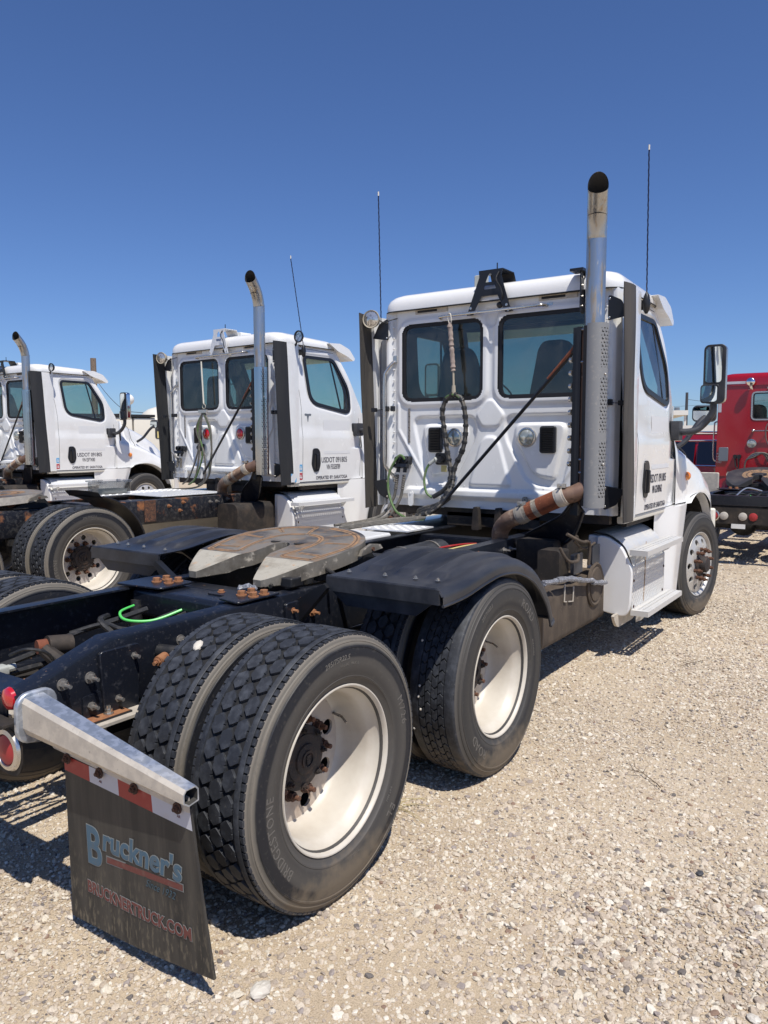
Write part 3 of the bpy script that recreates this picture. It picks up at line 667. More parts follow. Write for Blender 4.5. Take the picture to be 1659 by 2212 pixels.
    hose([(sx(.22),.22,.875),(sx(.12),.19,.865),(sx(.10),.12,.84),(sx(.18),.03,.835),(sx(.30),-.03,.87)], .0065, 'hose_bright_green')
    hose([(sx(.10),.26,.84),(sx(.02),.20,.84),(sx(.05),.13,.78),(sx(.15),.10,.72)], .016, 'hose_black')
    hose([(sx(-.69),.32,.715),(sx(-.66),.26,.75),(sx(-.62),.20,.73),(sx(-.63),.15,.70)], .006, 'cable_blue')
    hose([(sx(-.63),.16,.70),(sx(-.50),.10,.69),(sx(-.35),.05,.70)], .005, 'cable_blue'); hose([(sx(-.60),.14,.715),(sx(-.45),.08,.705),(sx(-.30),.02,.71)], .004, 'cable_copper')
    hose([(sx(-.45),.14,.80),(sx(-.42),.06,.83),(sx(-.35),.03,.80),(sx(-.30),.05,.72)], .007, 'hose_black')
    v = MB(); v.cyl((sx(-.28),.15,.80),(sx(-.18),.13,.79),.042,18); v.cyl((sx(-.32),.16,.80),(sx(-.28),.15,.80),.030,14,mi=1); v.tube([(sx(-.30),.14,.79),(sx(-.26),.05,.72),(sx(-.20),.0,.62)],[.03,.04,.05],10)
    part('brake_valve', v, ('dusty_dark','flex_rust'), t)
    c = MB(); c.rbox(sx(-.56),sx(-.46),.13,.19,.72,.76,.01,'x'); c.cyl((sx(-.46),.16,.74),(sx(-.42),.155,.742),.016,10); part('wiring_connector', c, 'plastic_grey', t)
    w = MB()
    for k in range(4): w.tube(spline([(sx(-.72),.05+.05*k,.66),(sx(-.2),.04+.05*k,.66+.01*k),(sx(.3),.05+.04*k,.70)],6), .010, 6)
    part('wiring_loom', w, 'dusty_dark', t)
    tb = MB(); tb.box(sx(-.6),sx(.3),-.03,.03,.60,.615); part('tray', tb, 'galvanised_dusty', t)
    # air tank ahead of the fifth wheel, between the rails
    a = MB(); 
    xs_ = 2.25+dx*.5
    a.tube([(xs_,.10,.80),(xs_+.02,.10,.80),(xs_+.70,.12,.80),(xs_+.76,.12,.80)],[.07,.115,.115,.06],24); part('air_tank', a, 'black_plastic', t)
    for q in (.15,.55): part('tank_strap', MB().lathe([(.118,-.012),(.120,0),(.118,.012)],'x',c=(xs_+q,.11,.80),n=24), 'bolt_steel', t)
    hose([(2.95,-.20,.90),(2.75,-.18,.915),(2.55,-.10,.90),(2.4,-.15,.86)], .008, 'tape_red', 'air_line'); hose([(2.95,-.22,.90),(2.75,-.20,.905),(2.55,-.13,.885)], .006, 'label_yellow', 'air_line')
    return hose

def fender_right():   # full-length plastic quarter fender over the front tandem wheel, ribs along it
    mb = MB(); y0,y1 = -.60,-1.225; path = []
    for k in range(10): path.append((.69+.055*k, 1.035+.010*k/9))
    cx_,cz_,R = 1.34,.52,.60
    arc = [(cx_+R*sin(radians(a))*1.05, cz_+R*cos(radians(a))-.062*(0)) for a in range(0,80,5)]
    path = [(.69,1.035),(.80,1.038),(.90,1.045),(1.0,1.060),(1.1,1.075)]+[(1.22,1.088),(1.34,1.085),(1.46,1.068),(1.58,1.030),(1.68,.985),(1.76,.93),(1.83,.865),(1.885,.80),(1.925,.73),(1.955,.665)]
    P_ = spline([Vector((p[0],p[1],0)) for p in path], 4); n = len(P_); NU = 91
    def rib(v, s):
        # s: 0..1 across (inner to outer), three raised flats
        a = 0
        for c in (.22,.50,.78):
            a += .020*(1/(1+math.exp(-(.080-abs(s-c))/.0045)))
        e = min(1, max(0,(v-.12)/.018))*min(1, max(0,(.90-v)/.06))
        return a*e
    vs = []
    for i,p in enumerate(P_):
        d = (P_[min(i+1,n-1)]-P_[max(i-1,0)]).normalized(); nr = Vector((-d.y,d.x,0)); v = i/(n-1)
        for j in range(NU):
            s = j/(NU-1); y = y0+(y1-y0)*s; dr = 0
            if s > .955: dr = -.030*((s-.955)/.045)**1.6
            h = rib(v,s)+dr; q = p+nr*h; vs.append((q.x, y, q.y))
        for (yy,h) in ((y1-.002,-.045),(y1-.001,-.075)): q = p+nr*h; vs.append((q.x,yy,q.y))
    W = NU+2
    fs = [(i*W+j, i*W+j+1, (i+1)*W+j+1, (i+1)*W+j) for i in range(n-1) for j in range(W-1)]
    mb.add(vs, fs)
    # thickness below and the turned-down rear edge
    vs2 = [(x,y,z-.006) for (x,y,z) in vs]; mb.add(vs2, [f[::-1] for f in fs])
    mb.box(.680,.692,y1+.012,y0,.965,1.030)
    mb.prism([(y0,.975),(y1+.04,.975),(y1+.14,.90),(y0-.10,.90)][::-1],'x',.70,.708)
    edge = [(vs[i*W+W-1][0], vs[i*W+W-1][1], vs[i*W+W-1][2]) for i in range(n)]; mb.tube(edge, .007, 6)
    mb.tube([(vs[j][0],vs[j][1],vs[j][2]-.004) for j in range(W-2)], .008, 6)
    fr = [(vs[(n-1)*W+j][0],vs[(n-1)*W+j][1],vs[(n-1)*W+j][2]) for j in range(W)]; mb.tube(fr, .010, 6)
    return mb
# ------------------------------------------------------------------ cab (x forward, rear wall at 3.56)
XR = 3.56
def sdf_poly(Y, Z, poly):
    """signed distance to a polygon, arrays; negative inside"""
    d = np.full(Y.shape, 1e9); inside = np.zeros(Y.shape, bool); n = len(poly)
    for i in range(n):
        ax,ay = poly[i]; bx,by = poly[(i+1)%n]; ex,ey = bx-ax,by-ay; wx,wy = Y-ax,Z-ay
        t = np.clip((wx*ex+wy*ey)/(ex*ex+ey*ey+1e-12),0,1); d = np.minimum(d, np.hypot(wx-ex*t, wy-ey*t))
        c = ((ay <= Z) & (by > Z)) | ((by <= Z) & (ay > Z))
        with np.errstate(divide='ignore', invalid='ignore'):
            xi = ax+(Z-ay)/(by-ay if by != ay else 1e-9)*ex
        inside ^= c & (Y < xi)
    return np.where(inside, -d, d)
def sdf_line(Y, Z, pts):
    d = np.full(Y.shape, 1e9)
    for i in range(len(pts)-1):
        ax,ay = pts[i]; bx,by = pts[i+1]; ex,ey = bx-ax,by-ay; wx,wy = Y-ax,Z-ay
        t = np.clip((wx*ex+wy*ey)/(ex*ex+ey*ey+1e-12),0,1); d = np.minimum(d, np.hypot(wx-ex*t, wy-ey*t))
    return d
def sst(x, a, b): t = np.clip((x-a)/(b-a),0,1); return t*t*(3-2*t)
WIN_R = [fillet([(s*.055,1.985),(s*.86,1.985),(s*.86,2.665),(s*.055,2.665)][::(1 if s > 0 else -1)], .115, 7) for s in (1,-1)]
def rear_wall():
    nu,nv = 270,214; ys = np.linspace(-1.04,1.04,nu); zs = np.linspace(1.10,2.77,nv)
    Y,Z = np.meshgrid(ys,zs,indexing='ij'); H = np.zeros_like(Y)   # H: towards the viewer (-x)
    for w in WIN_R:
        d = sdf_poly(Y,Z,w); H += .016*(1-sst(d,.010,.050))
    for s in (1,-1):
        outer = fillet([(s*.76,1.875),(s*.13,1.875),(s*.115,1.70),(s*.33,1.30),(s*.60,1.275),(s*.63,1.33)], .11, 6)
        inner = fillet([(s*.655,1.80),(s*.225,1.80),(s*.205,1.70),(s*.375,1.385),(s*.55,1.36),(s*.565,1.39)], .085, 6)
        d = sdf_poly(Y,Z,outer); di = sdf_poly(Y,Z,inner)
        H -= .022*(1-sst(d,-.022,.004)); H += .030*(1-sst(di,-.020,.012))
        # slanted crease from the side column down to the ledge
        dl = sdf_line(Y,Z,[(s*.89,1.98),(s*.89,1.76),(s*.62,1.34),(s*.60,1.30)]); H += .010*(1-sst(dl,.004,.022))
    pent = fillet([(.135,1.868),(.03,2.0),(-.03,2.0),(-.135,1.868),(-.075,1.770),(.075,1.770)], .03, 4)
    d = sdf_poly(Y,Z,pent); H += .016*(1-sst(d,-.018,.006))
    arch = fillet([(.20,1.285),(.095,1.64),(.05,1.705),(-.05,1.705),(-.095,1.64),(-.20,1.285)], .05, 5); d = sdf_poly(Y,Z,arch); H += .018*(1-sst(d,-.024,.006))
    sm = fillet([(.068,2.735),(-.068,2.735),(-.05,2.57),(.05,2.57)], .05, 5); d = sdf_poly(Y,Z,sm); H -= .014*(1-sst(d,-.016,.004))
    # bottom ledge and flange
    led = sdf_poly(Y,Z,fillet([(.80,1.262),(-.80,1.262),(-.86,1.185),(.86,1.185)],.03,4)); H += .028*(1-sst(led,-.020,.012))
    H -= .012*sst(-Z,-1.175,-1.165)
    H -= .010*sst(np.abs(Y),.905,.925)*(1-sst(np.abs(Y),.955,.975))
    H += .010*sst(np.abs(Y),.975,.985)
    X = XR-H; X = X+.055*sst(np.abs(Y),1.005,1.04)**2
    D = np.minimum(sdf_poly(Y,Z,WIN_R[0]), sdf_poly(Y,Z,WIN_R[1]))
    mb = MB(); mb.v = list(map(tuple, np.stack([X,Y,Z],-1).reshape(-1,3)))
    for i in range(nu-1):
        for j in range(nv-1):
            if D[i,j] < -.008 and D[i+1,j] < -.008 and D[i,j+1] < -.008 and D[i+1,j+1] < -.008: continue
            mb.f.append((i*nv+j,i*nv+j+1,(i+1)*nv+j+1,(i+1)*nv+j)); mb.m.append(0)
    return mb
SIDE_R = [(1.09,3.60),(2.77,3.60)]
def xf(z): return float(np.interp(z, [1.09,1.5,1.95,2.05,2.4,2.66,2.77], [5.02,5.05,5.10,5.07,4.84,4.66,4.60]))
def side_y_(x, z):
    y = 1.092 + .012*sin((z-1.09)*1.9)
    if z > 1.62: y -= .018*sst(np.float64(z),1.62,1.80)
    if z > 1.93: y -= .075*((z-1.93)/.84)**1.3
    y -= .05*float(sst(np.float64(x),4.75,5.12))*(1 if z > 1.5 else .2)
    return y
SWIN = [fillet([(4.035,2.07),(4.72,1.965),(4.80,2.00),(4.80,2.26),(4.545,2.645),(4.015,2.645),(3.985,2.60)], [.16,.03,.05,.10,.08,.06,.06], 6)]
def side_skin(sg):
    nu,nv = 150,150; mb = MB(); win = SWIN[0]
    Us = np.linspace(0,1,nu); Zs = np.linspace(1.09,2.77,nv); vs = []; XX = np.zeros((nu,nv)); ZZ = np.zeros((nu,nv))
    for i,u in enumerate(Us):
        for j,z in enumerate(Zs):
            x = 3.60+(xf(z)-3.60)*u; XX[i,j] = x; ZZ[i,j] = z
    D = sdf_poly(XX,ZZ,win)
    B = .016*(1-sst(D,.012,.055))
    for i in range(nu):
        for j in range(nv):
            y = side_y_(XX[i,j],ZZ[i,j])-B[i,j]-(.03 if XX[i,j] < 3.62 else 0); vs.append((XX[i,j], sg*y, ZZ[i,j]))
    mb.v = vs
    for i in range(nu-1):
        for j in range(nv-1):
            if max(D[i,j],D[i+1,j],D[i,j+1],D[i+1,j+1]) < -.006: continue
            f = (i*nv+j,(i+1)*nv+j,(i+1)*nv+j+1,i*nv+j+1); mb.f.append(f if sg < 0 else f[::-1]); mb.m.append(0)
    return mb
def win_frame(poly, axis, at, w, lo, hi, fn=None):
    n = len(poly); cx_ = sum(p[0] for p in poly)/n; cz_ = sum(p[1] for p in poly)/n
    A = sum(poly[i][0]*poly[(i+1)%n][1]-poly[(i+1)%n][0]*poly[i][1] for i in range(n)); s = 1 if A > 0 else -1
    inner = offset(poly, s*w); outer = offset(poly, -s*.014); mb = MB(); mb.ring(outer, inner, axis, lo, hi)
    return mb, inner
def curve_to_side(mb, sg):   # bend a flat (y = 0) strip onto the cab side
    mb.v = [(x, sg*(side_y_(x,z)+y), z) for (x,y,z) in mb.v]; return mb
def roof():
    mb = MB(); prof = [(1.0,0),(1.002,.03),(.995,.062),(.978,.094),(.945,.120),(.90,.135),(.75,.148),(.45,.158),(.12,.162)]
    base = fillet([(3.515,-1.045),(4.60,-1.02),(4.70,-.80),(4.76,0),(4.70,.80),(4.60,1.02),(3.515,1.045)], [.16,.22,.1,.4,.1,.22,.16], 8)
    n = len(base); cx_ = 4.1; rows = []
    for (s,h) in prof: rows.append([(cx_+(p[0]-cx_)*s, p[1]*s, 2.772+h-(.05*max(0,(p[0]-4.2)/.5))*(h/.16)) for p in base])
    vs = [p for r in rows for p in r]; fs = []
    for i in range(len(rows)-1):
        for k in range(n): fs.append((i*n+k,i*n+(k+1)%n,(i+1)*n+(k+1)%n,(i+1)*n+k))
    fs.append(tuple((len(rows)-1)*n+k for k in range(n))); fs.append(tuple(range(n))[::-1]); mb.add(vs, fs)
    return mb
def visor():
    pr = fillet([(4.46,2.862),(4.70,2.872),(4.90,2.815),(5.02,2.70),(4.99,2.665),(4.86,2.72),(4.66,2.77)],.03,3); mb = MB(); n = len(pr); rows = 17; vs = []
    for i in range(rows):
        y = -1.07+2.14*i/(rows-1); k = abs(y)/1.07; sc = 1-.06*k**4; dx = -.10*k*k
        for p in pr: vs.append((4.6+(p[0]-4.6)*sc+dx+.03, y, p[1]-.02*k*k))
    fs = [(i*n+k,(i+1)*n+k,(i+1)*n+(k+1)%n,i*n+(k+1)%n) for i in range(rows-1) for k in range(n)]+[tuple(range(n)),tuple(range((rows-1)*n,rows*n))[::-1]]
    return mb.add(vs, fs)
XW = 5.58
def hood():
    st = np.array([ # x, b, z1, c, z2, d, z3, e, z4, z5
     [5.03,1.098,1.50,1.070,1.70,1.04,1.84,.98,1.97,2.04],[5.15,1.105,1.45,1.085,1.56,.97,1.66,.91,1.92,2.02],[5.42,1.140,1.38,1.115,1.49,.93,1.58,.83,1.86,1.96],
     [5.70,1.185,1.28,1.135,1.40,.90,1.49,.75,1.78,1.875],[5.98,1.200,1.15,1.130,1.28,.88,1.37,.69,1.67,1.775],[6.22,1.165,1.02,1.07,1.16,.85,1.28,.64,1.55,1.655],
     [6.45,1.06,.88,.98,1.00,.79,1.12,.58,1.38,1.50],[6.62,.93,.76,.86,.86,.70,.96,.52,1.18,1.30],[6.70,.84,.68,.78,.76,.64,.84,.46,1.00,1.10]])
    xs = np.unique(np.concatenate([np.linspace(5.03,6.70,44)])); rows = []
    for x in xs:
        b,z1,c,z2,d,z3,e,z4,z5 = [float(np.interp(x, st[:,0], st[:,k])) for k in range(1,10)]
        r2 = .67**2-(x-XW)**2; zb = .50+sqrt(r2) if r2 > 0 else .55
        if x < 5.35: zb = 1.10
        zb = min(zb, z1-.015) if x < 6.25 else (.50 if x < 6.6 else .42)
        if 6.0 < x < 6.25: zb = max(.70,.50+sqrt(max(0,r2)))
        flare = .02*max(0,1-abs(x-XW)/.75)
        ctrl = [(b+flare,zb),(b+flare,zb+.03),(b,z1),(c,z2),(d,z3),((d+e)/2+.02,(z3+z4)/2+.01),(e,z4),(e*.6,z4+(z5-z4)*.75),(0,z5)]
        P_ = spline([Vector((p[0],p[1],0)) for p in ctrl], 4); half = [(p.x,p.y) for p in P_]
        rows.append([(x,-p[0],p[1]) for p in half]+[(x,p[0],p[1]) for p in half[-2::-1]])
    mb = MB(); n = len(rows[0]); vs = [p for r in rows for p in r]
    mb.add(vs, [(i*n+k,(i+1)*n+k,(i+1)*n+k+1,i*n+k+1) for i in range(len(rows)-1) for k in range(n-1)])
    mb.add(rows[-1], [tuple(range(n))])
    return mb
def arch_lip(sg):
    mb = MB(); pts = []
    for a in range(22,128,4):
        x = XW+.67*cos(radians(a)); z = .50+.67*sin(radians(a))
        if z < 1.085 and x < XW: break
        pts.append((x, sg*(1.17+.02), z))
    outer = pts; inner = [(XW+(p[0]-XW)*.97, p[1]-sg*.09, .5+(p[2]-.5)*.97) for p in pts]; n = len(pts)
    mb.add(outer+inner, [(i,i+1,n+i+1,n+i) for i in range(n-1)]); return mb
def fairing(sg):   # white skirt between the steps and the wheel arch
    def f(u,v):
        z = .30+v*.785; xr = 4.60-.03*v; xfv = 5.075+.235*v**1.2; x = xr+(xfv-xr)*u
        y = 1.03+.115*float(sst(np.float64(u),.12,.55))+.02*v-.03*float(sst(np.float64(u),.85,1.0)); return (x, sg*y, z)
    mb = MB(); mb.grid(26,22,f); mb.grid(2,22,lambda u,v: (f(1,v)[0], sg*(abs(f(1,v)[1])-.10*u), f(1,v)[2])); mb.grid(26,2,lambda u,v:(f(u,1)[0], sg*(abs(f(u,1)[1])-.08*v), f(u,1)[2]))
    if sg > 0: mb.f = [q[::-1] for q in mb.f]
    return mb
def extender(sg):
    mb = MB(); yo = -.012 if sg < 0 else .030
    # outer skin, return flange on the inside rear, slight slope of the rear edge
    def xr(z): return float(np.interp(z,[1.08,2.76],[3.645,3.545]))
    zs = [1.08,1.5,2.0,2.5,2.758]; rows = []
    for z in zs:
        a = xr(z); rows.append([(3.80,1.085,z),(3.785,1.118,z),(3.74,1.135+yo,z),(a+.03,1.150+yo,z),(a,1.146+yo,z),(a,1.118+yo,z),(a+.05,1.112+yo,z),(a+.055,1.125+yo,z),(3.73,1.112+yo,z),(3.78,1.085,z)])
    n = 10; vs = [(p[0],sg*p[1],p[2]) for r in rows for p in r]
    fs = [(i*n+k,i*n+(k+1)%n,(i+1)*n+(k+1)%n,(i+1)*n+k) for i in range(len(zs)-1) for k in range(n)]+[tuple(range(n)),tuple(range((len(zs)-1)*n,len(zs)*n))]
    mb.add(vs, fs)
    mb.v = [(x,y,z) for x,y,z in mb.v]; return mb
def ext_flap(sg):
    def f(u,v):
        z = 1.065+v*1.700; a = float(np.interp(z,[1.08,2.76],[3.655,3.560])); x = a-.205*u
        y = 1.155+(-.012 if sg < 0 else .030)+.012*sin(u*3.1)-.012*u+.004*sin(v*9+u*2); return (x, sg*y, z)
    mb = MB(); mb.grid(8,24,f); mb.grid(8,24,lambda u,v: (f(u,v)[0], f(u,v)[1]-sg*.007, f(u,v)[2]))
    mb.grid(2,24,lambda u,v:(f(1,v)[0], f(1,v)[1]-sg*.007*u, f(1,v)[2])); mb.grid(8,2,lambda u,v:(f(u,1)[0], f(u,1)[1]-sg*.007*v, f(u,1)[2])); return mb
def ext_brackets(t, sg, mat='black_metal'):
    for (z,tri) in ((2.62,1),(1.24,-1)):
        b = MB(); pr = fillet([(1.125*sg,z-.065*tri),(1.06*sg,z+.05*tri),(.985*sg,z+.088*tri),(.965*sg,z+.088*tri),(.965*sg,z-.09*tri)],.010,2); b.prism(pr,'x',XR-.060,XR-.052)
        b.box(XR-.06,XR-.01,sg*.94,sg*.99,z-.08,z+.08) if False else None
        for q in ((.975,z+.065*tri),(.975,z-.07*tri)): b.bolt((XR-.06,sg*q[0],q[1]),(-1,0,0),.007,.006,0,mi=1)
        part('extender_bracket', b, (mat,'dull_chrome'), t, bevel=.002)
    c = MB(); c.tube([(XR-.05,sg*.93,1.94),(XR-.07,sg*1.03,1.935),(XR-.08,sg*1.115,1.93)], .0035, 6)
    for yy in (.93,.99): c.rbox(XR-.055,XR-.02,sg*yy-.014,sg*yy+.014,1.92,1.965,.006,'x')
    c.rbox(XR-.11,XR-.07,sg*1.09-.02,sg*1.09+.02,1.915,1.95,.005,'x'); part('extender_cable', c, mat, t)
def diamond_bars(mb, o, ux, uz, w, h, s=.030, mi=0, L=.011, W=.0032, hgt=.0022):
    ux = Vector(ux).normalized(); uz = Vector(uz).normalized(); n = ux.cross(uz); o = Vector(o)
    a = 0
    for i in range(int(w/s)):
        for j in range(int(h/s)):
            c = o+ux*(i+.5)*s+uz*(j+.5)*s; d = (ux+uz if (i+j)%2 else ux-uz).normalized(); e = n.cross(d)
            mb.add([c-d*L,c-e*W,c+d*L,c+e*W,c-d*L*.5+n*hgt,c+d*L*.5+n*hgt], [(0,1,4),(1,2,5),(1,5,4),(2,3,5),(3,0,4),(3,4,5)], mi)
    return mb
def step_tread(x0,x1,y0,y1,z):   # perforated tread: two rows of holes, folded edges
    mb = MB(); nx = 26; cw = (x1-x0-.06)/nx; yh = (y1-y0)/4
    def tile(xa,xb,ya,yb,r):
        c = ((xa+xb)/2,(ya+yb)/2); sq = [(xa,ya),(c[0],ya),(xb,ya),(xb,c[1]),(xb,yb),(c[0],yb),(xa,yb),(xa,c[1])]
        oc = [(c[0]+r*cos(radians(225+45*k)), c[1]+r*sin(radians(225+45*k))) for k in range(8)]
        vs = [(p[0],p[1],z) for p in sq]+[(p[0],p[1],z+.0045) for p in oc]+[(p[0],p[1],z-.004) for p in oc]
        mb.add(vs, [(k,(k+1)%8,8+(k+1)%8,8+k) for k in range(8)]+[(8+k,8+(k+1)%8,16+(k+1)%8,16+k) for k in range(8)])
    X0 = x0+.03
    mb.box(x0,X0,y0,y1,z-.002,z); mb.box(x1-.03,x1,y0,y1,z-.002,z)
    for i in range(nx):
        a = X0+cw*i; b = a+cw
        for j in range(4):
            r = min(cw,yh)*(.33 if j in (1,2) else .16); tile(a,b,y0+yh*j,y0+yh*(j+1), r)
    for (a,b,c,d) in ((x0,x1,y0,y0+.003),(x0,x1,y1-.003,y1),(x0,x0+.003,y0+.003,y1-.003),(x1-.003,x1,y0+.003,y1-.003)): mb.box(a,b,c,d,z-.040,z-.0005)
    return mb
def step_box(t, P):
    low = P.get('simple')
    b = MB()   # moulded end cap + body
    pr = fillet([(-1.075,.865),(-.955,.938),(-.88,.942),(-.88,.37),(-1.00,.345),(-1.120,.335),(-1.148,.42),(-1.158,.70)][::-1],[.04,.04,.05,.03,.05,.03,.04,.04],4)
    b.prism(pr,'x',3.62,3.66); b.prism(offset(pr,.0) ,'x',3.6605,4.62) if False else None
    body = fillet([(-1.055,.855),(-.94,.925),(-.80,.94),(-.78,.36),(-1.10,.345),(-1.130,.42),(-1.130,.70)][::-1],.02,3); b.prism(body,'x',3.661,4.62)
    part('step_housing', b, 'white_paint_low', t, bevel=.01)
    pl = MB()
    top = [(-1.132,.70),(-1.10,.79),(-1.055,.868),(-.95,.938),(-.82,.955)]
    P_ = spline([Vector((p[0],p[1],0)) for p in top],4)
    for i in range(len(P_)-1):
        a,c = P_[i],P_[i+1]; pl.add([(3.70,a.x-.006,a.y+.004),(4.60,a.x-.006,a.y+.004),(4.60,c.x-.006,c.y+.004),(3.70,c.x-.006,c.y+.004)],[(0,1,2,3)])
    pl.box(3.70,4.60,-1.137,-1.132,.37,.704)
    diamond_bars(pl,(3.70,-1.137,.375),(1,0,0),(0,0,1),.90,.33,.022,L=.009,W=.003)
    for i in range(4,len(P_)-1,3):
        pass
    a,c = Vector((3.70,-1.121,.885)),Vector((3.70,-1.058,.955)); d = (c-a)
    diamond_bars(pl,(3.70,-1.139,.710),(1,0,0),(0,.42,.91),.90,.17,.022,L=.009,W=.003)
    diamond_bars(pl,(3.70,-1.050,.878),(1,0,0),(0,.82,.56),.90,.11,.022,L=.009,W=.003)
    for (x,z) in ((3.73,.60),(4.57,.60),(3.74,.40),(4.55,.40)): pl.bolt((x,-1.138,z),(0,-1,0),.009,.006,0,mi=1)
    tp = part('tread_plate_panel', pl, (P.get('plate','alu_plate'),'rust'), t, smooth=20)
    if not P.get('dx'): part('rust_streak', MB().prism([(4.02,.87),(4.035,.87),(4.03,.60),(4.005,.40),(3.992,.40),(4.012,.62)],'y',-1.1395,-1.1390), 'rust_streak', tp, smooth=0)
    for (z,x0,x1) in ((.850,3.60,4.65),(.385,3.66,4.67)):
        s = part('step', step_tread(x0,x1,-1.272,-1.140,z), P.get('plate','alu_plate'), t, smooth=20)
        br = MB()
        for xx in (x0+.14,x1-.12): br.prism([(-1.26,z-.012),(-1.14,z-.012),(-1.14,z-.12),(-1.18,z-.10)],'x',xx,xx+.012)
        part('step_bracket', br, P.get('plate','alu_plate'), s)
    k = MB(); k.prism(fillet([(3.50,.36),(4.10,.34),(4.03,.245),(3.60,.25)],.05,4),'y',-1.06,-1.04); part('lower_shield', k, 'galvanised_dusty', t)
def tank_group(t, P):
    if P.get('dx'):
        l = MB(); l.rbox(2.2,4.3,.50,1.05,.33,.92,.2,'x',8); part('fuel_tank', l, 'alu_plate', t)
        d = MB(); d.rbox(3.0,3.6,-.85,-.5,.40,.85,.08,'x'); part('battery_housing', d, 'dusty_dark', t); return
    b = MB(); b.rbox(2.45,3.64,-.945,-.50,.30,.68,.06,'x') ; part('fuel_tank', b, 'dusty_brown', t)
    r = MB(); r.lathe([(.165,-.001),(.165,-.012),(.150,-.020),(.135,-.012),(.128,-.012),(.122,-.020),(.06,-.026),(.0001,-.026)],'y',c=(3.40,-.945,.605),n=36); part('tank_end_ring', r, 'dusty_brown', t)
    h = MB(); h.rbox(2.92,3.10,-.86,-.70,.66,.90,.02,'x'); h.rbox(3.11,3.62,-.74,-.45,.66,.94,.03,'x'); part('filter_housing', h, 'dusty_dark', t)
    q = MB(); q.tube([(2.80,-.952,.70),(2.79,-.953,.58),(2.83,-.953,.572)],.005,6); q.tube([(2.87,-.953,.568),(2.95,-.953,.556),(2.96,-.953,.66)],.005,6); part('strap_bracket', q, 'galvanised_dusty', t)
    w = MB()
    for pts in ([(2.10,-.90,.78),(2.25,-.93,.77),(2.36,-.96,.76)],[(2.42,-.96,.765),(2.60,-.965,.75)],[(2.62,-.97,.755),(2.85,-.975,.73),(3.05,-.98,.69),(3.25,-.985,.66)],[(3.25,-.985,.645),(3.40,-.985,.62),(3.55,-.985,.60)]):
        P_ = spline(pts,5); w.tube(P_, [.014+.009*random.random() for _ in P_], 9)
    part('wrapped_harness', w, 'wrap_film', t)
    g = MB(); g.rbox(2.95,3.12,-.955,-.93,.74,.88,.01,'y'); g.rbox(3.32,3.48,-.955,-.93,.76,.90,.01,'y'); part('sensor_box', g, 'black_plastic', t)
    hs = MB(); hs.tube(spline([(2.75,-.93,.95),(2.80,-.97,.86),(2.95,-.98,.84),(3.02,-.96,.87)],6),.011,8); hs.tube(spline([(2.95,-.90,1.02),(3.05,-.97,.96),(3.18,-.98,.94),(3.20,-.97,.78)],6),.012,8); hs.tube(spline([(3.0,-.93,.97),(3.15,-.95,.90),(3.35,-.96,.92)],6),.008,8)
    part('breather_hose', hs, 'dusty_brown', t)
    # left tank
    l = MB(); l.rbox(2.2,4.3,.50,1.05,.33,.92,.2,'x',8); part('fuel_tank', l, 'alu_plate', t)
def stack_group(t, P):
    before = set(t.children); _stack_group(t, P)
    for o in t.children:
        if o not in before: o.location.x += P.get('stack_dx',0)
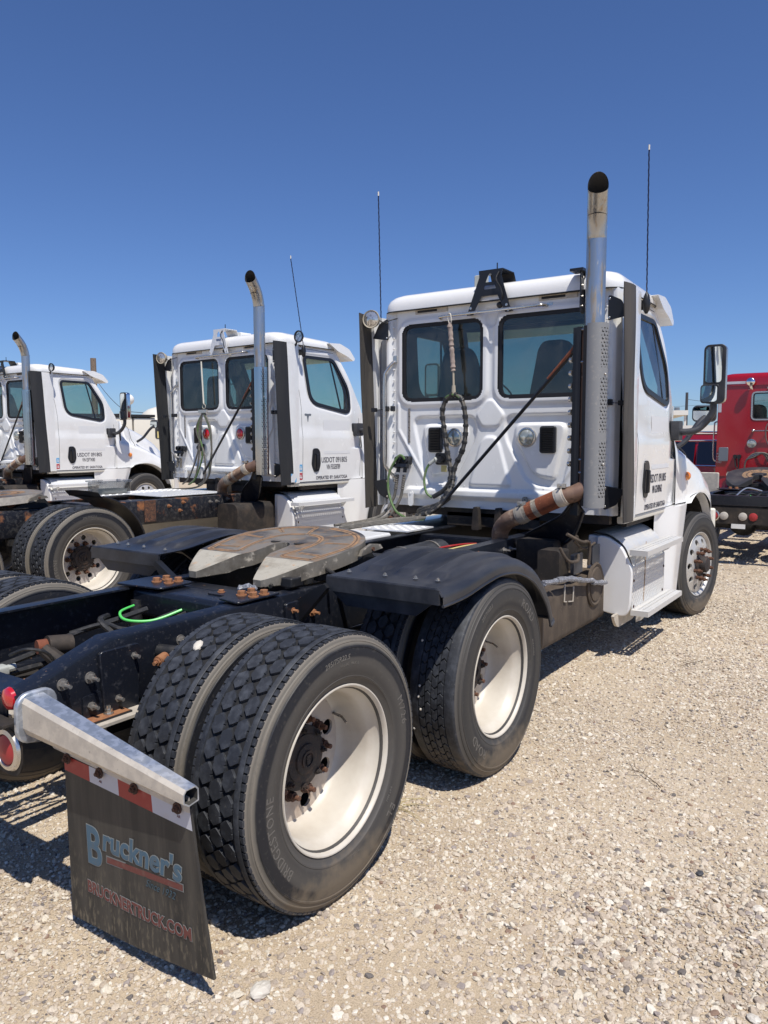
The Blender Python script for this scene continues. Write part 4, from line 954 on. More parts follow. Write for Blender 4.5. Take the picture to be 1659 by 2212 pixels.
def _stack_group(t, P):
    sy = -1.010; sx_ = 3.10
    bx_,by_ = -.94,-.34; K_ = P.get('bend',1.0)
    pts = [(sx_+bx_*o*K_,sy+by_*o*K_,z) for o,z in ((0,1.30),(0,2.2),(0,2.94),(.006,3.03),(.030,3.115),(.072,3.19),(.125,3.25),(.185,3.305))]
    pts = [(a_,b_,z_+(P.get('stack_h',0) if z_ > 2.5 else 0)) for a_,b_,z_ in pts]
    def cut(mb_, n_):   # the mouth is cut upright
        tq = (Vector(pts[-1])-Vector(pts[-2])).normalized(); bq = Vector((bx_,by_,0)).normalized(); c0 = Vector(pts[-1]).dot(bq)
        for q_ in range(len(mb_.v)-n_, len(mb_.v)): v_ = Vector(mb_.v[q_]); mb_.v[q_] = tuple(v_+tq*((c0-v_.dot(bq))/tq.dot(bq)))
        return mb_
    m = MB(); m.tube(spline(pts,5), .066, 32, caps=False); cut(m,32); part('exhaust_stack', m, 'stack_steel', t)
    i = MB(); i.tube(spline(pts[4:],5), .0625, 32, caps=False); cut(i,32); i.lathe([(.0001,0),(.062,0)],'z',c=(pts[5][0],pts[5][1],pts[5][2]-.04),n=20); st = part('stack_bore', i, 'stack_inside', t)
    b = MB(); b.tube([(3.13,-.955,1.22),(3.13,-.955,2.42)], .052, 20); b.lathe([(.056,-.01),(.058,0),(.056,.01)],'z',c=(3.13,-.955,1.62),n=20); b.lathe([(.056,-.01),(.058,0),(.056,.01)],'z',c=(3.13,-.955,2.1),n=20); part('inner_pipe', b, 'stack_brown', t)
    # slotted heat guard
    g = MB(); R = .082; na = 60; nz = 156; z0,z1 = 1.20,2.452; a0,a1 = radians(-75),radians(118); 
    secs = ((1.27,1.66),(1.72,2.10),(2.155,2.42))
    def mask(u,v):
        z = z0+(z1-z0)*v; row = int(v*(nz-1)); col = int(u*(na-1))
        if not any(s0 < z < s1 for s0,s1 in secs): return True
        if not (20 <= col <= 36): return True
        if row % 3 == 0: return not ((col+(row//3)%2*3) % 6 < 3)
        return not ((col+(row//3)%2*3) % 6 == 2 and row % 3 == 1)
    g.grid(na,nz,lambda u,v:(sx_+.0+R*sin(-(a0+(a1-a0)*u))*1.0, sy-.012-R*cos(a0+(a1-a0)*u+radians(0))*1.0, z0+(z1-z0)*v),mask=mask)
    g.v = [(sx_+ (x-sx_), y, z) for x,y,z in g.v]
    part('heat_guard', g, P.get('guard','guard_steel'), t, smooth=60)
    part('slot_shade_sleeve', MB().tube([(sx_,sy,1.21),(sx_,sy,2.44)], .0725, 28, caps=False), 'stack_inside', t)  # dark sleeve added behind the guard slots, its colour stands in for shade
    for z in (1.50,2.11): part('guard_screw', MB().ball((sx_-.03,sy-.092,z+.0),.008,10), 'dull_chrome', t)
    # post with pins
    p = MB(); p.box(3.075,3.10,-.925,-.893,1.14,2.44); p.box(3.10,3.108,-.925,-.86,1.14,2.44)
    for z in (1.44,1.53,2.20,2.42): p.cyl((3.085,-.925,z),(3.085,-1.0,z),.009,8,mi=1)
    for k in range(9): p.cyl((3.104,-.86,1.5+.09*k),(3.112,-.84,1.5+.09*k),.02,12,mi=1)
    part('stack_post', p, ('black_metal','dull_chrome'), t)
    d = MB(); d.tube([(3.12,-.895,2.32),(3.28,.27,1.17)], .014, 8); d.tube([(3.12,-.87,2.31),(3.155,-.66,2.10)], .017, 8, mi=1); d.tube([(3.12,-.895,2.34),(3.13,-.85,2.27)],.024,8); part('stack_brace', d, ('black_metal','flex_rust'), t)
    # big pressed bracket from the rail up to the post
    B = MB(); 
    P1 = [(3.30,-.44,.95),(3.24,-.52,.99),(3.17,-.66,1.06),(3.12,-.80,1.14),(3.09,-.89,1.26)]; P2 = [(3.34,-.44,.74),(3.34,-.56,.80),(3.28,-.72,.88),(3.20,-.86,.99),(3.15,-.94,1.16)]
    A1,A2 = spline(P1,6),spline(P2,6); n = len(A1)
    B.add([tuple(p) for p in A1]+[tuple(p) for p in A2], [(k,k+1,n+k+1,n+k) for k in range(n-1)])
    B.add([tuple(p+Vector((.035,0,.0))) for p in A1]+[tuple(p+Vector((.035,0,0))) for p in A2], [(k,n+k,n+k+1,k+1) for k in range(n-1)])
    B.tube(A1,.010,8); B.tube(A2,.014,8); B.box(3.30,3.42,-.445,-.43,.70,.95); part('stack_bracket', B, 'black_frame', t)
    # flex pipe up from under the cab
    A = Vector((3.05,-.40,.93)); C = [(3.12,-.33,.84),(3.07,-.335,.98),(3.025,-.415,1.075),(3.01,-.52,1.125)]; e = MB(); e.tube(spline(C,6), .062, 24, caps=False); part('exhaust_elbow', e, 'pipe_rusty', t)
    S,E_ = Vector((3.01,-.52,1.125)),Vector((3.03,-.86,1.285))
    f = MB(); N = 56
    for k in range(2): pass
    pts = []; rs = []
    for k in range(N*2+1):
        s = k/(N*2); pts.append(S.lerp(E_, .10+.72*s)); rs.append(.061+(.004 if k%2 else 0))
    f.tube(pts, rs, 22); n = 22
    for i in range(len(pts)-1):
        s = i/(N*2); mi = 1 if (s < .10 or .30 < s < .45) else 0
        for k in range(n): f.m[i*n+k] = mi
    part('flex_pipe', f, ('flex_rust','flex_grey') if not P.get('dx') else ('pipe_rusty','flex_grey'), t, smooth=80)
    for s_,r_ in ((.05,.066),(.90,.066)):
        c = MB(); q = S.lerp(E_, s_); dr = (E_-S).normalized(); c.cyl(q-dr*.035,q+dr*.035,r_,26); c.cyl(q-dr*.02,q+dr*.02,r_+.004,26)
        upv = Vector((-.3,-.1,1)).normalized(); w_ = q+upv*.085; c.bbox(w_,(.03,.06,.028),(0,0,.2),mi=1); c.cyl(w_+Vector((-.05,0,0)),w_+Vector((.05,0,0)),.007,8,mi=1); part('pipe_clamp', c, ('flex_grey' if s_ < .5 else 'galvanised_dusty','dull_chrome'), t)
    o = MB(); o.tube(spline([(3.03,-.84,1.275),(3.06,-.92,1.30),(3.10,-.985,1.36),(3.10,-1.0,1.50)],6), .060, 22); part('exhaust_elbow', o, 'stack_brown', t)

def cab(t, P):
    paint = P.get('paint','white_paint'); simple = P.get('simple',False)
    wall = part('rear_wall', rear_wall, paint, t, key='rearw', smooth=60)
    for w in WIN_R:
        fr, inner = win_frame(w,'x',0,.042, XR-.006, XR+.012); wf = part('rear_window', fr, 'black_rubber' if 'black_rubber' in MATS else 'dark_seam', t, smooth=20)
        g = MB(); g.prism(inner,'x',XR+.002,XR+.006); part('pane', g, 'glass_tint', wf, smooth=0)
    for sg in (-1,1):
        part('side_wall', lambda: side_skin(sg), paint, t, key='side%d'%sg, smooth=60)
        fr, inner = win_frame(SWIN[0],'y',0,.026,-.022,.004); curve_to_side(fr, sg); wf = part('side_window', fr, 'black_metal', t, smooth=20)
        g = MB(); h = holed(inner,[], 'y', -.008); curve_to_side(h, sg); part('pane', h, 'glass_clear', wf, smooth=0)
        d = MB(); d.box(4.50,4.52,-.014,-.002,1.99,2.66); d.v = [(x+(.14*(2.64-z)/.65)-.03, sg*(side_y_(x,z)+y), z) for x,y,z in d.v]; part('window_divider', d, 'black_metal', wf)
        # door gaps, slightly proud dark lines
        s = MB(); P1 = [(3.862,z,0) for z in np.linspace(1.13,2.70,14)]
        loop = [(3.862,1.12),(3.862,2.0),(3.80,2.705),(4.10,2.735),(4.55,2.725)]
        P_ = spline([Vector((p[0],p[1],0)) for p in loop],8); s.tube([(p.x, sg*(side_y_(p.x,p.y)-.0005), p.y) for p in P_], .0028, 6)
        loop = [(4.985,1.12),(5.01,1.5),(5.02,1.90)]
        P_ = spline([Vector((p[0],p[1],0)) for p in loop],8); s.tube([(p.x, sg*(side_y_(p.x,p.y)-.0005), p.y) for p in P_], .0028, 6); part('door_gap', s, 'dark_seam', t)
        sill = MB(); sill.rbox(3.66,5.0,sg*1.05-.03,sg*1.05+.03,1.035,1.088,.012,'x'); part('door_sill', sill, 'cream_paint' if not simple else paint, t)
        sk = MB(); sk.rbox(3.9,4.8,sg*1.0-.02,sg*1.0+.02,.985,1.033,.012,'x'); part('under_sill', sk, 'dusty_dark', t)
        # corner column behind the door
        part('side_extender', extender(sg), paint, t, bevel=None, smooth=40)
        part('extender_flap', ext_flap(sg), P.get('flapmat','black_rubber_strip'), t, smooth=60)
        ext_brackets(t, sg)
        # door handle
        hd = MB(); hp = fillet([(4.045,1.50),(4.02,1.30),(4.07,1.205),(4.15,1.21),(4.185,1.30),(4.175,1.46),(4.13,1.505)],.03,4); hp = hp if sg > 0 else hp
        h = MB(); n = len(hp); h.prism(hp,'y',0,.012); h.v = [(x, sg*(side_y_(x,z)+y-.002), z) for x,y,z in h.v]
        h.rbox(4.085,4.115,0,.030,1.245,1.43,.012,'x'); 
        h.v[2*n:] = [(x, sg*(side_y_(x,z)+y+.006), z) for x,y,z in h.v[2*n:]]
        dh = part('door_handle', h, 'black_metal', t, smooth=30)
        pk = MB(); pk.prism(fillet([(4.075,1.42),(4.06,1.26),(4.10,1.235),(4.14,1.26),(4.145,1.42)],.02,3),'y',0,.0015); pk.v = [(x, sg*(side_y_(x,z)+.0105+y), z) for x,y,z in pk.v]; part('handle_pocket', pk, 'stack_inside', dh)
        pt = MB(); pt.prism(fillet([(4.26,1.43),(4.78,1.43),(4.78,1.86),(4.26,1.86)],.004,1),'y',0,.0006); pt.v = [(x, sg*(side_y_(x,z)+.0012+y), z) for x,y,z in pt.v]; part('door_patch', pt, 'patch_white', t, smooth=0)
    # corner rivets
    rv = MB()
    for sg in (-1,1):
        for k in range(17): rv.ball((XR-.002, sg*.940, 1.20+.09*k), .008, 8)
    for k in range(13): rv.ball((XR+.004, -.70+.117*k, 1.285), .008, 8)
    ro = part('rivets', rv, paint, wall); ro['kind'] = 'stuff'
    # sides of the rear corner up to the extender
    part('roof', roof(), paint, t, smooth=50)
    sm = MB(); rr = fillet([(3.512,-1.048),(4.60,-1.022),(4.70,-.80),(4.76,0),(4.70,.80),(4.60,1.022),(3.512,1.048)], [.16,.22,.1,.4,.1,.22,.16], 8); sm.tube([(p[0],p[1],2.769) for p in rr]+[(rr[0][0],rr[0][1],2.769)], .005, 6); part('roof_gap', sm, 'dark_seam', t)
    part('sun_visor', visor(), paint, t, smooth=40)
    for sg in (-1,1): part('marker_lamp', MB().ball((4.86,sg*.93,2.80),.035,10,sc=(1,1,.6)), 'amber_lens', t)
    # windscreen and its pillars
    W4 = [(5.09,-.97,2.02),(5.09,.97,2.02),(4.66,.86,2.745),(4.66,-.86,2.745)]
    def wf_(u,v):
        a = Vector(W4[0]).lerp(Vector(W4[1]),u); b = Vector(W4[3]).lerp(Vector(W4[2]),u); p = a.lerp(b,v); p.x += .12*(1-(2*u-1)**2); return tuple(p)
    wsn = part('windscreen', MB().grid(14,6,wf_), 'glass_clear', t, smooth=60)
    e = MB(); e.tube([wf_(0,0),wf_(0,.5),wf_(0,1)],.03,8); e.tube([wf_(1,0),wf_(1,.5),wf_(1,1)],.03,8); e.tube([wf_(k/10,0) for k in range(11)],.02,8); e.tube([wf_(k/10,1) for k in range(11)],.03,8); part('windscreen_surround', e, 'dark_seam', t)
    for sg in (-1,1):
        p = MB(); p.grid(10,2,lambda u,v: (xf(2.02+.74*u)+(.0 if v < .5 else (wf_(0,u)[0]-xf(2.02+.74*u))), sg*((side_y_(xf(2.02+.74*u),2.02+.74*u)) if v < .5 else abs(wf_(0,u)[1])), 2.02+.74*u)); part('pillar', p, paint, t)
    # lining
    L = MB(); h = holed([(-1.0,1.12),(1.0,1.12),(1.0,2.75),(-1.0,2.75)], [offset(w, (.03 if i == 0 else .03)) for i,w in enumerate(WIN_R)], 'x', XR+.05); L.add(h.v,h.f)
    for sg in (-1,1):
        h = holed([(3.61,1.12),(4.98,1.12),(5.03,1.95),(4.62,2.72),(3.61,2.75)], [offset(SWIN[0],.02)], 'y', sg*.985); L.add(h.v,h.f)
    L.box(3.61,4.62,-.97,.97,2.74,2.75); L.box(3.61,5.05,-.98,.98,1.12,1.14)
    part('cab_lining', L, 'interior_dark', t, smooth=0)
    D = MB(); D.rbox(4.72,5.10,-.95,.95,1.55,1.99,.08,'y'); D.rbox(4.62,4.80,.2,.70,1.75,2.03,.05,'x'); part('dashboard', D, 'interior_dark', t)
    sw = MB(); sw.lathe([(.225,-.012),(.235,0),(.225,.012),(.215,0)],'x',n=30,closed=True); sw.cyl((0,-.2,0),(0,.2,0),.014,8); sw.cyl((0,0,-.2),(.15,0,-.05),.02,8); part('steering_wheel', sw, 'interior_dark', t, (4.55,.48,2.02), (0,-.45,0))
    for sg in (-1,1):
        s = MB(); n = 7
        def ss(u,v,k=0): return None
        prof = fillet([(-.25,1.42),(.25,1.42),(.245,2.0),(.18,2.24),(.14,2.40),(.09,2.46),(-.09,2.46),(-.14,2.40),(-.18,2.24),(-.245,2.0)],.06,3)
        s.prism([(p[0]+sg*.44,p[1]) for p in prof],'x',3.92,4.04); s.rbox(3.95,4.45,sg*.44-.25,sg*.44+.25,1.38,1.52,.05,'y')
        sh = MB(); sh.v = [(x-.16*max(0,(z-1.5)),y,z) for x,y,z in s.v]; sh.f = s.f; sh.m = s.m
        part('seat', sh, 'seat_fabric', t, bevel=.02)
    # bonnet
    hd = part('bonnet', hood, P.get('hood_paint',paint), t, key='hood', smooth=70)
    for sg in (-1,1):
        def cw(u,v):
            z = 1.10+v*.87; x0 = xf(z)-.012; x1 = 5.33; x = x0+(x1-x0)*u; yA = side_y_(x0,z); yB = float(np.interp(z,[1.1,1.40,1.52,1.62,1.80,1.97],[1.135,1.128,1.108,.99,.905,.84])); k = float(sst(np.float64(u),.15,.9))
            return (x, sg*(yA+(yB-yA)*k+.004), z)
        cwm = MB(); cwm.grid(16,26,cw); 
        if sg > 0: cwm.f = [q[::-1] for q in cwm.f]
        cwp = part('cowl_panel', cwm, paint, t, smooth=60)
        part('cowl_vent', MB().bbox((5.155,sg*1.045,1.68),(.045,.012,.17),(0,0,sg*-.35)), 'dark_seam', cwp, bevel=.004)
        part('wheel_arch', arch_lip(sg), paint, t); part('wheel_well', MB().grid(20,2,lambda u,v:(XW+.66*cos(radians(10+160*u)), sg*(.62+.50*v), .5+.64*sin(radians(10+160*u)))), 'dusty_dark', t)
        ml = MB(); ml.ball((0,0,0),.040,14,sc=(1.0,.8,1.0)); part('turn_signal', ml, 'amber_lens', hd, (5.30,sg*1.138,1.335), key='tsig')
        part('lamp_base', lambda: MB().lathe([(.036,-.012),(.040,.004),(.030,.012)],'y',n=18), 'print_dull_red', hd, (5.30,sg*1.130,1.335), key='tsb')
        sm = MB(); pts = []
        for (x,z) in ((5.52,1.12),(5.50,1.20),(5.455,1.30),(5.45,1.42),(5.44,1.54)):
            b,z1,c,z2 = 1.15,1.33,1.085,1.53; y = float(np.interp(z,[1.1,1.33,1.53,1.64],[1.165,1.145,1.087,.985])); pts.append((x,sg*(y+.001),z))
        pts += [(5.44,sg*.985,1.64),(5.44,sg*.87,1.87),(5.44,sg*.5,1.935)]; sm.tube(spline(pts,6),.0045,6); part('bonnet_gap', sm, 'dark_seam', hd)
        part('skirt_fairing', fairing(sg), 'white_paint_low', t, smooth=50)
        # mirror
        mz = 1.92; q = MB(); q.rbox(4.835,4.985,sg*1.055-.03,sg*1.055+.03,1.66,1.83,.02,'y'); q.prism(fillet([(4.85,1.83),(4.98,1.83),(4.98,1.66),(4.85,1.66)],.02,2),'y',sg*1.09,sg*1.16)
        q.tube(spline([(4.92,sg*1.10,1.735),(4.94,sg*1.25,1.74),(4.98,sg*1.33,1.80),(5.0,sg*1.395,1.90),(5.0,sg*1.40,2.0)],6),[.030]*19+[.030]*6,12,flat=1.0) ; mr = part('mirror_arm', q, 'black_plastic', t, bevel=None)
        hz = MB(); hz.rbox(4.985,5.075,sg*1.405-.088,sg*1.405+.088,1.975,2.475,.045,'x',5); part('mirror_housing', hz, 'dull_chrome' if not P.get('chrome_mirror') else 'chrome', mr, bevel=.02)
        hb = MB(); hb.rbox(4.972,4.986,sg*1.405-.089,sg*1.405+.089,1.974,2.476,.045,'x',5); hb.rbox(4.965,4.972,sg*1.375-.078,sg*1.375+.078,1.978,2.14,.03,'x',4); part('mirror_rim', hb, 'black_plastic', mr, bevel=.004)
        for (yc,hw,z0,z1,x) in ((1.400,.066,2.155,2.455,4.968),(1.372,.064,1.992,2.128,4.961)):
            g = MB(); g.prism(rrect(-hw,hw,z0,z1,.025,4),'x',-.0006,0); g.v = [(x_, yy, zz) for x_,yy,zz in g.v]
            g.v = [(x_-.08*sg*yy, yy+sg*yc, zz) for x_,yy,zz in g.v]; g.v = [(x_+x-.003,yy,zz) for x_,yy,zz in g.v]
            part('mirror_glass', g, 'mirror_glass', mr, smooth=0)
        # headlamp
    # bonnet mirror on its stalk
        hm = MB(); hm.tube(spline([(5.62,sg*.93,1.58),(5.70,sg*1.02,1.66),(5.80,sg*1.10,1.82),(5.88,sg*1.16,1.90)],5),.024,10); k = part('bonnet_mirror_stalk', hm, 'black_plastic', t)
        hh = MB(); hh.rbox(5.86,5.93,sg*1.14-.11,sg*1.14+.11,1.84,2.0,.045,'x',5); part('bonnet_mirror_housing', hh, 'black_plastic', k, bevel=.015); g = MB(); g.prism(rrect(sg*1.14-.095,sg*1.14+.095,1.856,1.986,.035,5),'x',5.853,5.855); part('bonnet_mirror_glass', g, 'mirror_glass', k, smooth=0)
    gr = MB(); gr.rbox(6.70,6.73,-.40,.40,.66,1.02,.06,'x'); gp = part('grille', gr, 'dark_seam', t)
    for k in range(6): part('grille_bar', lambda: MB().box(0,.012,-.38,.38,-.008,.008), 'chrome', gp, (6.732,0,.70+.055*k), key='gbar')
    for sg in (-1,1): part('headlamp', MB().ball((6.60,sg*.80,.80),.13,16,sc=(.7,1.1,1.0)), 'lamp_glass', t)
    fl = MB(); fl.box(3.6,6.2,-.42,.42,.95,1.06); fl.rbox(4.9,6.2,-.38,.38,.72,1.5,.1,'x'); part('engine_and_floor', fl, 'dusty_dark', t)
    bp_ = MB(); bp_.rbox(6.30,6.80,-1.14,1.14,.32,.62,.08,'z',5); part('bumper', bp_, 'cream_paint', t)
    for sg in (-1,1): part('bumper_end', MB().rbox(6.24,6.30,sg*1.17-.03,sg*1.17+.03,.30,.97,.02,'x'), 'cream_paint', t, bevel=.02)
    mt = MB()
    for sg in (-1,1):
        mt.prism(fillet([(sg*.10-.02,1.12),(sg*.10+.02,1.12),(sg*.10+.035,.93),(sg*.10-.035,.93)],.01,3),'x',3.50,3.55)
    part('cab_mount', mt, 'dusty_dark', t)
    u = MB(); u.box(3.60,3.66,-.98,.98,1.03,1.10); part('cab_underframe', u, 'dusty_dark', t)

def rear_details(t, P):
    """lamps, rails, vents and lines on the back of the cab"""
    paint = 'white_paint'; hw = P.get('bracket','black_metal')
    for sg in (-1,1):
        l = MB(); l.lathe([(.0001,-.034),(.03,-.033),(.055,-.026),(.062,-.018)],'x',n=28)
        l.v = [(x,y,z) for x,y,z in l.v]; la = part('work_lamp', l, P.get('lamp','clear_lens'), t, (XR+.0,sg*.325,1.69), key='wl'+P.get('lamp','c'))
        r = MB(); r.lathe([(.062,-.016),(.064,-.024),(.076,-.022),(.080,-.012),(.080,.0)],'x',n=28)
        part('lamp_bezel', lambda: r, 'dull_chrome', la, key='wlb')
        vy = sg*.505 if P.get('dx',0) == 0 else sg*.50
        v = MB(); v.rbox(XR-.035,XR+.0,vy-.065,vy+.065,1.565,1.775,.022,'x')
        vt = part('vent', v, 'black_metal', t, bevel=.004)
        for k in range(14): part('vent_slat', lambda: MB().bbox((0,0,0),(.012,.10,.005),(0,-.6,0)), 'black_metal', vt, (XR-.040,vy,1.585+.0135*k), key='slat')
        mk = MB(); yy = sg*.56; mk.prism([(yy-.155,2.733),(yy+.155,2.733),(yy+.155,2.768),(yy-.155,2.768)],'x',XR-.012,XR+.01); part('slot_cover', mk, 'galvanised_dusty', t); 
        part('slot_gap', MB().box(XR-.016,XR-.0122,yy-.06,yy+.13,2.742,2.760), 'dark_seam', t)
    part('trim_strip', MB().box(XR-.008,XR+.01,.772,.790,1.645,1.94), 'bolt_steel', t)
    g = MB(); g.tube(spline([(XR,.925,2.35),(XR-.02,.945,2.335),(XR-.055,.985,2.27),(XR-.065,1.0,2.20),(XR-.065,1.0,1.85),(XR-.065,1.0,1.50),(XR-.055,.985,1.43),(XR-.02,.94,1.36),(XR,.925,1.345)],5),.014,10)
    g.rbox(XR-.012,XR,.905,.945,2.34,2.40,.008,'x'); g.rbox(XR-.012,XR,.905,.945,1.30,1.36,.008,'x'); part('grab_handle', g, 'dull_chrome', t)
    rb = MB(); rb.tube(spline([(XR,.46,2.672),(XR-.06,.44,2.675),(XR-.08,.40,2.68),(XR-.08,.0,2.685),(XR-.08,-.40,2.69),(XR-.06,-.46,2.69),(XR,-.48,2.69)],5),.011,10); rb.rbox(XR-.01,XR,.45,.50,2.65,2.69,.006,'x'); rb.rbox(XR-.01,XR,-.52,-.47,2.67,2.71,.006,'x'); part('hose_rail', rb, 'dull_chrome', t)
    # A-shaped antenna bracket
    A = MB(); S = lambda y,z: (y, z)
    out = [(.185,2.665),(.075,2.955),(.080,3.005),(-.130,3.005),(-.115,2.955),(-.205,2.665),(-.155,2.665),(-.085,2.805),(.055,2.805),(.135,2.665)]
    holes = [fillet([(.035,2.855),(-.075,2.855),(-.06,2.885),(.03,2.885)],.01,3), fillet([(.022,2.91),(-.062,2.91),(-.030,2.975),(-.008,2.975)],.008,3)]
    h = holed(out, holes, 'x', XR-.075, XR-.069); A.add(h.v,h.f); A.box(XR-.069,XR+.13,-.130,.080,2.999,3.006); A.prism([(XR+.13,3.006),(XR+.13,2.999),(XR+.165,2.93),(XR+.175,2.935)],'y',-.130,.080)
    A.bbox((XR-.04,.165,2.68),(.07,.03,.006)); A.bbox((XR-.04,-.18,2.68),(.07,.03,.006))
    for q in ((.16,2.68),(.15,2.72),(-.18,2.68),(-.165,2.72)): A.bolt((XR-.075,q[0],q[1]),(-1,0,0),.008,.006,0,mi=1)
    ab = part('antenna_bracket', A, (hw,'dull_chrome'), t)
    part('stub_antenna', MB().cyl((XR+.03,-.03,3.006),(XR+.03,-.03,3.022),.012,10).cyl((XR+.03,-.03,3.022),(XR+.03,-.03,3.075),.005,8), 'black_metal', ab)
    c = MB(); c.tube(spline([(XR-.08,-.10,2.98),(XR-.10,-.085,2.92),(XR-.09,-.12,2.85),(XR-.09,-.135,2.79),(XR-.05,-.11,2.735)],6),.006,6); c.ball((XR-.04,-.09,2.73),.026,10); part('antenna_lead', c, 'hose_black', t)
    if P.get('roof_box'):
        part('roof_receiver', MB().rbox(3.72,3.76,.13,.245,2.90,3.03,.012,'x'), 'plastic_grey', t, bevel=.006)
    else: part('roof_receiver', MB().rbox(3.74,3.92,-.16,.05,2.92,2.985,.02,'x'), 'plastic_white', t, bevel=.006)
    part('roof_dome', MB().ball((3.82,-.03,2.935),.055,14,sc=(1,1,.75)), 'plastic_white', t)
    # right roof-corner bracket on the stack side
    if P.get('top_bracket',True):
        b = MB(); b.box(XR-.10,XR-.03,-.775,-.765,2.60,2.90); b.box(XR-.14,XR-.02,-.80,-.70,2.895,2.915); b.box(XR-.03,XR-.02,-.80,-.74,2.62,2.90)
        for z in (2.65,2.72,2.80,2.86): b.bolt((XR-.07,-.776,z),(0,-1,0),.008,.006,0,mi=1)
        part('corner_bracket', b, (hw,'dull_chrome'), t)
    # spot lamp by the left extender
    sl = MB(); sl.lathe([(.0001,.085),(.04,.078),(.065,.05),(.074,.01),(.076,-.004)],'x',n=24); 
    lo = part('spot_lamp', sl, 'lamp_shell', t, (XR-.12,1.10,2.715), (0,0,.25)); ll = MB(); ll.lathe([(.0001,-.016),(.04,-.013),(.066,-.004)],'x',n=24); part('spot_lamp_lens', ll, 'lamp_glass', lo)
    ll = MB(); ll.lathe([(.066,-.006),(.076,-.010),(.079,.0),(.076,.010)],'x',n=24); part('spot_lamp_rim', ll, 'lamp_shell', lo)
    part('lamp_lead', MB().tube(spline([(XR-.10,1.03,2.70),(XR-.09,.98,2.68),(XR-.06,.93,2.70),(XR-.01,.90,2.715)],5),.005,6), 'hose_black', t)
    # long whip antennas
    for sg in (-1,1):
        if sg > 0 and not P.get('left_whip',True): continue
        if sg < 0 and not P.get('right_whip',True): continue
        w = MB(); base = (3.62,sg*1.12,2.75) if sg > 0 else (3.86,sg*1.135,2.74); top = (base[0]+P.get('lean',-.02)*(1 if sg < 0 else .8), base[1]+P.get('leany',0)*1.0, base[2]+1.04)
        wa = []
        for k in range(60):
            s = k/59; wa.append((base[0]+(top[0]-base[0])*s+.0012*cos(k*1.9), base[1]+(top[1]-base[1])*s+.0012*sin(k*1.9), base[2]+(top[2]-base[2])*s))
        w.tube(wa, [.0048+(.0009 if k%2 else 0) for k in range(60)], 7); w.cyl(top,(top[0],top[1],top[2]+.035),.0065,8,mi=1)
        an = part('whip_antenna', w, ('antenna_black','cream_paint'), t)
        bs = MB(); bs.tube([(base[0],base[1],base[2]+.03),(base[0],base[1],base[2]+.0),(base[0],base[1],base[2]-.05),(base[0],base[1],base[2]-.10),(base[0],base[1],base[2]-.13)],[.006,.022,.030,.026,.010],10); bs.box(base[0]-.01,base[0]+.01,sg*1.09-.03,sg*1.09+.03,base[2]-.10,base[2]-.03,mi=1)
        if sg < 0 or P.get('dx',0): part('antenna_mount', bs, ('black_metal','black_metal'), an)
        else:
            z = MB(); z.tube([(base[0],base[1],base[2]),(base[0]-.02,base[1]-.01,2.2),(base[0]-.05,base[1]-.03,1.30)],.004,6); part('antenna_cable', z, 'antenna_black', an)
    # gladhands and light socket
    for yy in (.845,.775):
        gh = MB(); gh.rbox(XR-.075,XR-.01,yy-.028,yy+.028,1.455,1.53,.012,'x'); gh.lathe([(.020,0),(.030,.006),(.030,.022),(.018,.030),(.0001,.031)],'x',c=(XR-.105,yy,1.50),n=16); gh.bbox((XR-.09,yy,1.445),(.05,.066,.03),(0,.3,0)); gh.cyl((XR-.07,yy,1.455),(XR-.075,yy+.005,1.39),.017,10)
        part('gladhand', gh, 'black_metal', t)
        sp = MB(); pts = []; rs = []
        for k in range(15): s = k/14; pts.append((XR-.078,yy+.008+.02*s,1.37-.13*s)); rs.append(.018 if k%2 else .0125)
        sp.tube(pts, rs, 10); part('hose_spring', sp, 'hose_grey', t)
    sk = MB(); sk.rbox(XR-.03,XR-.0,.38,.50,1.46,1.56,.02,'x'); sk.lathe([(.034,0),(.036,-.03),(.028,-.045),(.0001,-.045)],'x',c=(XR-.03,.44,1.51),n=18); part('light_socket', sk, 'black_metal', t)
    part('caution_label', MB().box(XR-.0105,XR-.010,.40,.455,1.40,1.455), 'label_yellow', t)
    for (yy,zz) in ((.42,1.20),(.74,1.20),(-.33,1.19)):
        b = MB(); b.rbox(XR-.045,XR-.035,yy-.025,yy+.025,zz-.10,zz+.03,.02,'x'); b.bolt((XR-.045,yy,zz+.01),(-1,0,0),.008,.006,0); part('hanger_tab', b, paint if yy > 0 else 'bolt_steel', t)
def tube_wrap(t, pts, r, core, wrap, name='coiled_line', pitch=.052, wr=1.35):
    P_ = spline(pts,14); m = MB(); L = 0; seg = []
    for off in ((.010,0),(-.006,.010),(-.006,-.009)):
        m.tube([p+Vector((off[1],off[0],0)) for p in P_], r*.55, 7)
    o = part(name, m, core, t)
    w = MB(); acc = 0; start = None; i = 0
    run = []; 
    for k in range(len(P_)-1):
        acc += (P_[k+1]-P_[k]).length; ph = (acc % pitch)/pitch
        if ph < .56: run.append(P_[k])
        else:
            if len(run) >= 2: w.tube(run, r*wr, 10)
            run = []
    if len(run) >= 2: w.tube(run, r*wr, 10)
    part('spiral_wrap', w, wrap, o, smooth=50); return o
def resample(pts, step):
    P_ = spline(pts,30); out = [P_[0]]; acc = 0
    for k in range(1,len(P_)):
        acc += (P_[k]-P_[k-1]).length
        if acc >= step: out.append(P_[k]); acc = 0
    return out
